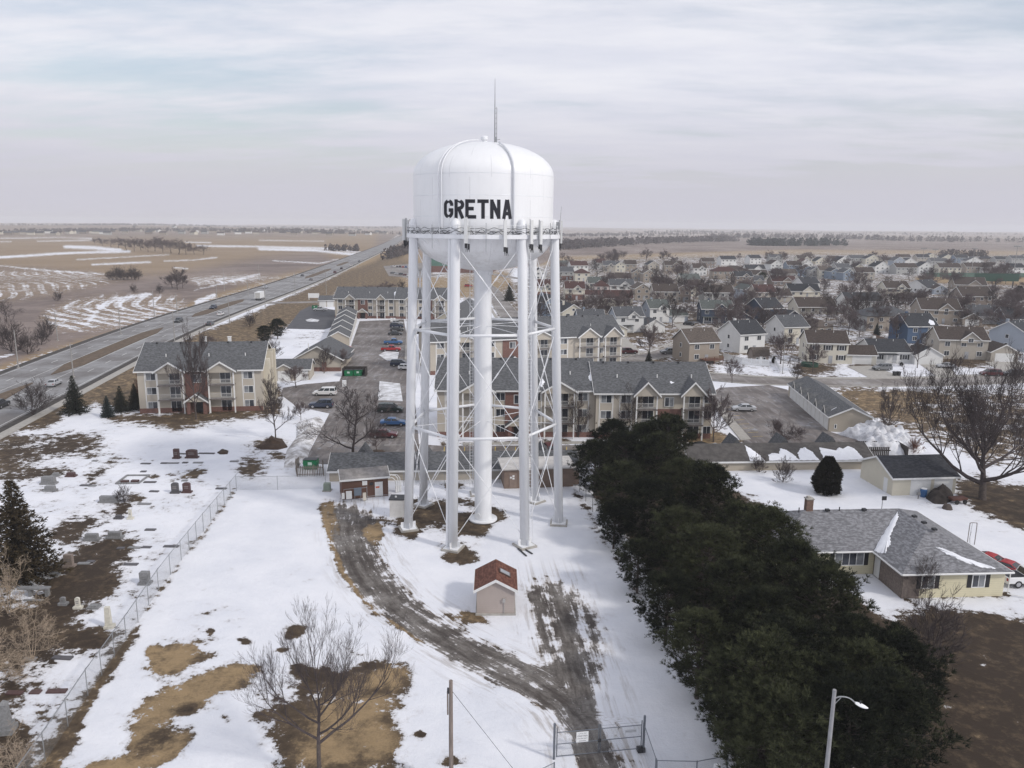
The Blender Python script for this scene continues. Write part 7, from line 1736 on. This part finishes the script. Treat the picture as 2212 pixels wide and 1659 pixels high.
def link_panel(a, c_, z0, z1, parent, name='mesh'):
    a, c_ = Vector(a), Vector(c_); L = (c_-a).length
    me = bpy.data.meshes.new(name); me.from_pydata([(a.x, a.y, z0), (c_.x, c_.y, z0), (c_.x, c_.y, z1), (a.x, a.y, z1)], [], [(0, 1, 2, 3)]); me.materials.append(CL)
    u_ = me.uv_layers.new(name='uv')
    for k, q in enumerate(((0, z0), (L, z0), (L, z1), (0, z1))): u_.data[k].uv = q
    return put(name, me, parent)
def chain_fence(pxs, h, label, step=3.0, barb=0, pm=STEEL, pr=.035):
    pts = [G(*q) for q in pxs]; o = pts[0]; r = thing('chain_link_fence', label, 'fence', o); pl = [Vector((q.x-o.x, q.y-o.y, 0)) for q in pts]
    tot = 0; posts = []
    for i in range(len(pl)-1):
        a, c_ = pl[i], pl[i+1]; L = (c_-a).length; n = max(1, round(L/step)); d = (c_-a)/L
        for k in range(n): posts.append((a+d*(L*k/n), d))
        if i == len(pl)-2: posts.append((c_, d))
    for q, d in posts:
        b = MB(); b.tube([(q.x, q.y, -.1), (q.x, q.y, h)], pr, 7)
        po = b.build('post', pm, r)
        if barb:
            nn = Vector((-d.y, d.x, 0))*barb; b = MB(); b.tube([(q.x, q.y, h), (q.x+nn.x*.35, q.y+nn.y*.35, h+.35)], .028, 5); b.build('barb_arm', pm, po)
    b = MB(); b.tube([(q.x, q.y, h-.04) for q, d in posts], .028, 6, False); b.build('top_rail', pm, r)
    if barb:
        for k in (1, 2, 3):
            b = MB(); b.tube([(q.x-d.y*barb*.115*k, q.y+d.x*barb*.115*k, h+.115*k) for q, d in posts], .008, 3, False); b.build('barbed_wire', pm, r)
    for i in range(len(pl)-1): link_panel(pl[i], pl[i+1], .02, h-.03, r)
    return r
chain_fence([(511,1060),(440,1148),(392,1210),(343,1275),(273,1382),(190,1502),(98,1645),(40,1730)], 2.25, 'long chain link fence with slanted barbed arms between cemetery and compound', 3.1, 1)
chain_fence([(511,1059),(600,1058),(704,1056)], 2.0, 'low chain link fence at the back of the compound left of the brown shed', 5.5)
chain_fence([(872,1050),(960,1048),(1080,1044)], 2.0, 'chain link fence in front of the low garages behind the tower', 4.5)
chain_fence([(1252,1062),(1330,1185),(1420,1335),(1510,1480),(1600,1640)], 2.2, 'dark chain link fence along the foot of the pine row', 4.0, 0, mat('dark_fence_steel', (.10, .10, .105), .5, .15, 5))
chain_fence([(1388,1622),(1414,1702)], 2.2, 'short chain link return beside the right gate post', 3.5, 0, mat('blue_grey_steel', (.17, .185, .21), .45, .12, 5, metal=.5), .05)
chain_fence([(1416,1706),(1502,1708),(1568,1695)], 2.2, 'chain link fence right of the gate with a small sign', 4.0, 0, mat('blue_grey_steel', (.17, .185, .21), .45, .12, 5, metal=.5), .05)
chain_fence([(1163,1722),(1196,1705)], 2.0, 'short piece of chain link fence left of the gate', 2.0, 0, mat('blue_grey_steel', (.17, .185, .21), .45, .12, 5, metal=.5), .045)
def text_part(txt, size, m, parent, loc, rot=(math.pi/2, 0, 0), name='lettering'):
    cu_ = bpy.data.curves.new(name, 'FONT'); cu_.body = txt; cu_.size = size; cu_.align_x = 'CENTER'; cu_.align_y = 'CENTER'; cu_.resolution_u = 2
    tmp = bpy.data.objects.new('tmp', cu_); COL.objects.link(tmp); dg = bpy.context.evaluated_depsgraph_get()
    me = bpy.data.meshes.new_from_object(tmp.evaluated_get(dg)); bpy.data.objects.remove(tmp); me.name = name; me.materials.clear(); me.materials.append(m)
    o = put(name, me, parent, loc); o.rotation_euler = rot; return o
GS = mat('blue_grey_steel', (.17, .185, .21), .45, .12, 5, metal=.5); INK = mat('sign_ink', (.05, .05, .07), .6, .1, 3)
A, B_ = G(1199, 1640), G(1387, 1622); C_ = A.lerp(B_, .51)
r = thing('double_gate', 'two-leaf chain link gate with white signs across the gravel drive', 'gate', A, math.atan2((B_-A).y, (B_-A).x)); Lg = (B_-A).length
for x, h in ((-.08, 2.75), (Lg+.08, 2.75)):
    b = MB(); b.tube([(x, 0, -.1), (x, 0, h)], .085, 10); b.build('gate_post', GS, r)
for k, (x0, x1) in enumerate(((.10, Lg*.5-.06), (Lg*.5+.06, Lg-.1))):
    lf = thing_part('gate_leaf', r, (0, 0, 0)); b = MB()
    for z in (.22, 1.15, 2.05): b.tube([(x0, 0, z), (x1, 0, z)], .032, 7)
    for x in (x0, x1): b.tube([(x, 0, .18), (x, 0, 2.4)], .04, 7)
    b.tube([(x0, 0, 2.28), (x1, 0, 2.28)], .007, 4); b.build('leaf_frame', GS, lf); link_panel((x0, 0, 0), (x1, 0, 0), .22, 2.05, lf)
    if k == 0:
        b = MB(); b.box(x0+1.35, x0+2.2, -.06, -.045, 1.18, 1.98); s_ = b.build('sign', WHITE, lf); xc = x0+1.775
        for j, (tx, sz) in enumerate((('CITY OF', .15), ('GRETNA', .19), ('WATER DEPT', .12))): text_part(tx, sz, INK, s_, (xc, -.064, 1.84-.19*j))
        b = MB(); b.box(xc-.25, xc+.25, -.064, -.0605, 1.26, 1.30); b.build('fine_print', mat('grey_ink', (.25, .25, .27), .6, .1, 3), s_)
    else:
        for a_, c2, z0, z1 in ((x0+1.75, x0+2.55, 1.55, 1.82), (x0+.95, x0+1.2, 1.3, 1.62)):
            b = MB(); b.box(a_, c2, -.05, -.04, z0, z1); s_ = b.build('sign', mat('weathered_sign', (.52, .53, .55), .6, .08, 3), lf)
            b = MB(); b.box(a_+.04, c2-.04, -.0535, -.0505, (z0+z1)/2-.02, (z0+z1)/2+.02); b.build('fine_print', mat('grey_ink', (.25, .25, .27), .6, .1, 3), s_)
b = MB(); b.box(Lg*.5-.1, Lg*.5+.1, -.08, .08, 1.05, 1.3); b.build('latch', DARK, r)
b = MB(); b.obox((Lg-.1, -.02, .16), .55, .4, .3); b.build('hinge_block', DARK, r)
r = thing('sign', 'small white sign hung on the fence right of the gate', 'sign', G(1545, 1699)); b = MB(); b.box(-.22, .22, -.07, -.05, 1.1, 1.75); pl_ = b.build('plate', WHITE, r)
for k in range(4): b = MB(); b.box(-.13, .13, -.074, -.0705, 1.2+.12*k, 1.24+.12*k); b.build('fine_print', mat('grey_ink', (.25, .25, .27), .6, .1, 3), pl_)
# ---------------------------------------------------------------- cemetery
GRA = mat('grey_granite', (.21, .21, .212), .6, .2, 6); GRD = mat('dark_granite', (.085, .08, .085), .45, .25, 6); GRR = mat('red_granite', (.085, .046, .043), .5, .25, 6); GRW = mat('white_marble', (.60, .575, .50), .7, .12, 4); GRT = mat('tan_granite', (.24, .195, .17), .7, .18, 5)
def stone(px, py, w_, h, d, m, label, top='arch', base=True, rz=0.0, ins=True):
    r = thing('headstone', label, 'headstone', G(px, py), rz, 'headstones of the cemetery'); bz = .0; w_ *= .86; h *= .88
    if base: b = MB(); b.box(-w_/2-.18, w_/2+.18, -d/2-.14, d/2+.14, -.05, .22); b.build('plinth', m, r); bz = .2
    b = MB()
    if top == 'arch': pr = [(-w_/2, bz), (w_/2, bz), (w_/2, bz+h*.86)]+[(w_/2*math.cos(math.pi*k/6), bz+h*.86+h*.14*math.sin(math.pi*k/6)) for k in range(1, 6)]+[(-w_/2, bz+h*.86)]
    elif top == 'slant': pr = [(-w_/2, bz), (w_/2, bz), (w_/2*.92, bz+h), (-w_/2*.92, bz+h)]
    else: pr = [(-w_/2, bz), (w_/2, bz), (w_/2, bz+h), (-w_/2, bz+h)]
    b.yprism(pr, -d/2, d/2); t0 = b.build('tablet', m, r)
    if ins and h > .5:
        b = MB()
        for k in range(2): b.box(-w_*.3, w_*.3, -d/2-.006, -d/2-.002, bz+h*(.55-.18*k), bz+h*(.62-.18*k))
        b.build('inscription', mat('worn_inscription', (.16, .155, .15), .7, .2, 6) if m is not GRD and m is not GRR else mat('pale_inscription', (.24, .22, .21), .7, .2, 6), t0)
    return r
for q in ((382,990,.95,1.5,.5,GRR,'narrow dark red headstone beside the wide red one','flat'),(415,989,1.9,1.3,.55,GRR,'wide dark red headstone in the upper cemetery','arch'),(379,1065,1.05,1.45,.4,GRD,'dark grey headstone, left of the tall pair near the fence','arch'),(404,1064,1.15,1.4,.4,GRR,'reddish headstone, right of the tall pair near the fence','arch'),
  (106,1045,2.1,1.0,.7,GRA,'wide pale grey headstone above the spruce','slant'),(109,1060,1.6,.55,.5,GRA,'low pale grey stone just below the wide pale one','slant'),(154,1029,1.3,.45,.5,GRR,'low reddish stone right of the wide pale headstone','slant'),(121,1028,.9,.3,.5,GRA,'low grey stone behind the wide pale headstone','slant'),(236,1085,2.6,.75,.6,GRA,'long grey headstone beside the bare bush','flat'),
  (199,1166,1.7,.62,.5,GRA,'grey slab headstone, left of the lower pair','slant'),(249,1162,1.75,.65,.5,GRA,'grey slab headstone, right of the lower pair','slant'),(282,1121,.45,1.15,.2,GRW,'small white upright stone below the bush','flat'),(257,1120,.8,.28,.4,GRD,'low dark stone left of the white upright','slant'),(150,1224,1.0,1.35,.45,GRT,'tan headstone at the right side of the big spruce','flat'),
  (314,1261,1.0,1.25,.6,GRA,'big square grey headstone against the fence','flat'),(137,1306,.55,.65,.25,GRA,'small rounded grey headstone on the brown grass','arch'),(169,1314,.5,1.05,.2,GRW,'white rounded headstone on the brown grass','arch'),(204,1313,.8,.15,.5,GRA,'low flat grey stone right of the white rounded one','slant'),(117,1244,.9,.2,.4,GRA,'small flat grey stone under the spruce','slant')):
    stone(*q)
r = thing('monument', 'tall leaning white pillar monument close to the fence', 'monument', G(237, 1356), .1, 'headstones of the cemetery'); b = MB(); b.obox((0, 0, .12), .8, .7, .3); b.build('plinth', GRW, r); b = MB(); b.obox((-.06, 0, 1.15), .52, .42, 1.8, 0, .78); b.build('pillar', GRW, r)
r = thing('obelisk', 'grey obelisk at the lower left edge of the cemetery', 'monument', G(15, 1580), .15, 'headstones of the cemetery'); b = MB(); b.obox((0, 0, .2), 1.1, 1.1, .4); b.obox((0, 0, .55), .85, .85, .35); b.build('plinth', GRA, r); b = MB(); b.obox((0, 0, 1.45), .62, .62, 1.5, 0, .72); b.obox((0, 0, 2.35), .58, .58, .3, 0, .1); b.build('shaft', GRA, r)
r = thing('grave_kerb', 'stone kerb around a grave plot with two small reddish slabs', 'grave kerb', G(256, 1046), -.05)
K = [G(250,1046)-G(256,1046), G(300,1044)-G(256,1046), G(320,1027)-G(256,1046), G(272,1028)-G(256,1046)]
for i in range(4):
    a, c_ = K[i], K[(i+1) % 4]; d = c_-a; m_ = (a+c_)/2; b = MB(); b.obox((m_.x, m_.y, .08), d.length, .22, .2, math.atan2(d.y, d.x)); b.build('kerb_side', GRA, r)
for f, g in ((.3, .2), (.75, .2)):
    c_ = K[0].lerp(K[1], f)+(K[3]-K[0])*g; b = MB(); b.obox((c_.x, c_.y, .15), 1.0, .55, .3); b.build('slab', GRR, r)
r = thing('stone_bench', 'grey stone grave frame half hidden by the pale tangled tree', 'bench', G(78, 1287), 0)
b = MB(); b.box(-1.6, 1.4, -.3, .3, .75, .9); b.build('top', GRA, r)
for x in (-.5, 1.15): b = MB(); b.box(x-.14, x+.14, -.22, .22, 0, .75); b.build('leg', GRA, r)
b = MB(); b.box(-.6, 1.3, -1.1, -.9, 0, .12); b.build('footstone', GRA, r)
FM = [(205,996),(310,1019),(324,1042),(333,1062),(312,1089),(325,1145),(291,1184),(317,1183),(370,1181),(261,1185),(283,1220),(400,1000),(428,1000),(374,1001),(355,1001),(395,981),(436,980),(452,980),(478,1056),(399,1039),(506,997),(315,1002),(181,1218),(123,1494),(77,1496),(32,1498),(65,1425),(135,1422),(196,1214),(262,1082),(200,1050),(185,1049)]
FM.sort(key=lambda q: (q[1]//28, q[0])); rc_ = {}
for i, (x, y) in enumerate(FM):
    rw = int(y//28); rc_[rw] = rc_.get(rw, 0)+1
rl = sorted(rc_); n_ = {}
for i, (x, y) in enumerate(FM):
    rw = int(y//28); n_[rw] = n_.get(rw, 0)+1; red = y > 1490
    r = thing('grave_marker', '%s flat grave marker, %s from left in %s marker row from the back' % ('dark red' if red else 'grey', ordinal(n_[rw]), ordinal(rl.index(rw)+1)), 'grave marker', G(x, y), (i*37 % 7-3)*.02, 'flat grave markers')
    w_ = .8+(i*53 % 5)*.22; b = MB(); b.obox((0, 0, .05), w_, .5, .14); b.build('slab', GRR if red else (GRD if i % 3 else GRA), r)
# ---------------------------------------------------------------- heaps, mounds and yard clutter
def heap(name, label, poly, h, m, seed, cat, n=46):
    R_ = random.Random(seed); P_ = [G(*q) for q in poly]; c = sum(P_, Vector())/len(P_); xs = [q.x-c.x for q in P_]; ys_ = [q.y-c.y for q in P_]
    X, Y = np.meshgrid(np.linspace(min(xs), max(xs), n), np.linspace(min(ys_), max(ys_), n)); pl = [(q.x-c.x, q.y-c.y) for q in P_]
    d = seg_dist(X.ravel(), Y.ravel(), pl); ins = inside(X.ravel(), Y.ravel(), pl); w_ = np.where(ins, np.clip(d/2.2, 0, 1), 0).reshape(n, n)
    Z = np.zeros_like(X)
    for k in range(60):
        a, f = R_.uniform(0, 6.28), R_.uniform(.25, 3.2); Z += np.sin((X*math.cos(a)+Y*math.sin(a))*f*2+R_.uniform(0, 6))*.32/(f+.35)
    Z = h*(w_**.6)*(.62+.16*np.abs(Z)) + np.where(w_ > .05, np.array([[R_.uniform(-.03, .05) for _ in range(n)] for _ in range(n)]), 0)
    Z = np.where(w_ > 0, Z, -.25)
    b = MB(); b.v = [tuple(v) for v in np.stack([X.ravel(), Y.ravel(), Z.ravel()], 1)]
    for i in range(n-1):
        for j in range(n-1):
            if w_[i:i+2, j:j+2].max() > 0: b.f.append((i*n+j, i*n+j+1, (i+1)*n+j+1, (i+1)*n+j)); b.mi.append(0)
    o = b.build(name, m, None, True, c); o.location.z = 0; return tag(o, label, cat)
DSN = mat('dirty_snow', (.50, .50, .53), .7, .3, .5, col2=(.78, .79, .82), bump=.5); DSN2 = mat('muddy_snow', (.42, .38, .35), .8, .45, .6, col2=(.76, .76, .78), bump=.5)
heap('snow_heap', 'big heap of plowed snow at the end of the row garage', [(1812,940),(1840,930),(1880,922),(1930,940),(1975,955),(2000,975),(1950,990),(1900,985),(1860,985),(1838,975),(1868,962),(1850,950)], 2.6, DSN, 3, 'snow heap', 60)
heap('snow_heap', 'low dirty bank of plowed snow along the edge of the left parking lot', [(640,915),(690,900),(702,915),(680,950),(665,990),(640,1012),(612,1010),(618,975),(640,945)], .9, DSN2, 5, 'snow heap', 56)
heap('dirt_mound', 'dark brown earth mound around the slender bare tree', [(552,968),(585,945),(612,952),(622,966),(600,972),(570,972)], 1.3, mat('dark_earth', (.055, .036, .025), .95, .4, 1.2, bump=.6), 6, 'mound', 30)
heap('dirt_mound', 'small brown earth clump in the snow left of the larger mound', [(468,978),(480,970),(494,974),(492,981),(475,982)], .7, mat('dark_earth', (.055, .036, .025), .95, .4, 1.2, bump=.6), 7, 'mound', 18)
heap('brush_pile', 'dark pile of junk and brush in front of the cream garage', [(2000,1078),(2010,1055),(2035,1046),(2055,1058),(2062,1080),(2040,1090),(2015,1088)], 2.6, mat('dark_junk', (.04, .032, .028), .95, .5, 1.0, bump=.8), 8, 'pile', 30)
heap('tree_island', 'dark mulch circle under the small tree behind the tower', [(796,980),(806,972),(828,972),(838,978),(826,986),(808,987)], .4, mat('dark_earth', (.055, .036, .025), .95, .4, 1.2, bump=.6), 9, 'mulch bed', 16)
heap('tree_island', 'dark mulch circle with snow under the tree of the garage lot', [(1680,976),(1690,969),(1708,970),(1718,977),(1704,983),(1688,983)], .35, mat('dark_earth', (.055, .036, .025), .95, .4, 1.2, bump=.6), 10, 'mulch bed', 16)
r = thing('barrel', 'blue barrel against the cream garage beside the dark pile', 'barrel', G(1994, 1073)); b = MB(); b.lathe([(0, 0), (.42, 0), (.45, .3), (.42, .6), (.45, .9), (.42, 1.15), (0, 1.15)], 16); b.build('drum', mat('blue_plastic', (.03, .10, .24), .5, .15, 2), r, True)
b = MB(); b.lathe([(0, 1.155), (.4, 1.155), (.4, 1.2), (0, 1.2)], 14); b.build('lid', WHITE, r)
r = thing('stump', 'small dark stump on the snow in front of the dark pile', 'stump', G(2046, 1099)); b = MB(); b.lathe([(0, -.1), (.7, -.1), (.55, .35), (.4, .6), (.15, .65), (0, .6)], 9); b.build('wood', BARK, r)
r = thing('garden_tractor', 'old rusty garden trailer beside the dark pile', 'trailer', G(2068, 1086), .2)
b = MB(); b.box(-1.1, 1.1, -.5, .5, .45, .8); b.build('bed', mat('rusty_red', (.10, .045, .035), .8, .3, 3), r)
for x in (-.6, .6):
    for s in (-1, 1): b = MB(); b.tube([(x, s*.55, .3), (x, s*.7, .3)], .3, 12); b.build('wheel', TYRE, r)
b = MB(); b.tube([(1.1, 0, .55), (2.2, 0, .2)], .04, 5); b.build('tow_bar', STEEL, r)
for px, py, a, lb in ((1128, 1194, 2.0, 'dark metal bar lying on the snow, left of two by the front leg'), (1138, 1190, 2.15, 'dark metal bar lying on the snow, right of two by the front leg')):
    r = thing('metal_bar', lb, 'bar', G(px, py), a, 'bars on the snow'); b = MB(); b.obox((0, 0, .07), 2.2, .16, .1); b.build('bar', DARK, r)
r = thing('birdhouse', 'small dark post in the snow near the garage', 'post', G(1983, 1078)); b = MB(); b.tube([(0, 0, 0), (0, 0, .6)], .05, 6); b.build('post', BARK, r); b = MB(); b.obox((0, 0, .75), .4, .35, .35); b.build('box', GRA, r)
r = thing('playset', 'dark wooden playset in the yard left of the cream house', 'playset', G(1715, 792)); b = MB()
for x in (-1.4, 1.4):
    for y in (-.9, .9): b.tube([(x, y, 0), (x*.8, 0, 2.4)], .08, 6)
b.tube([(-1.6, 0, 2.4), (1.6, 0, 2.4)], .08, 6); b.build('frame', BARK, r)
b = MB(); b.lathe([(0, .0), (2.2, 0), (2.2, .9), (2.1, .9), (2.1, .6), (0, .6)], 24, 4.5, 1); b.build('trampoline_ring', mat('dark_green_board', (.02, .06, .04), .5, .1, 1), r)
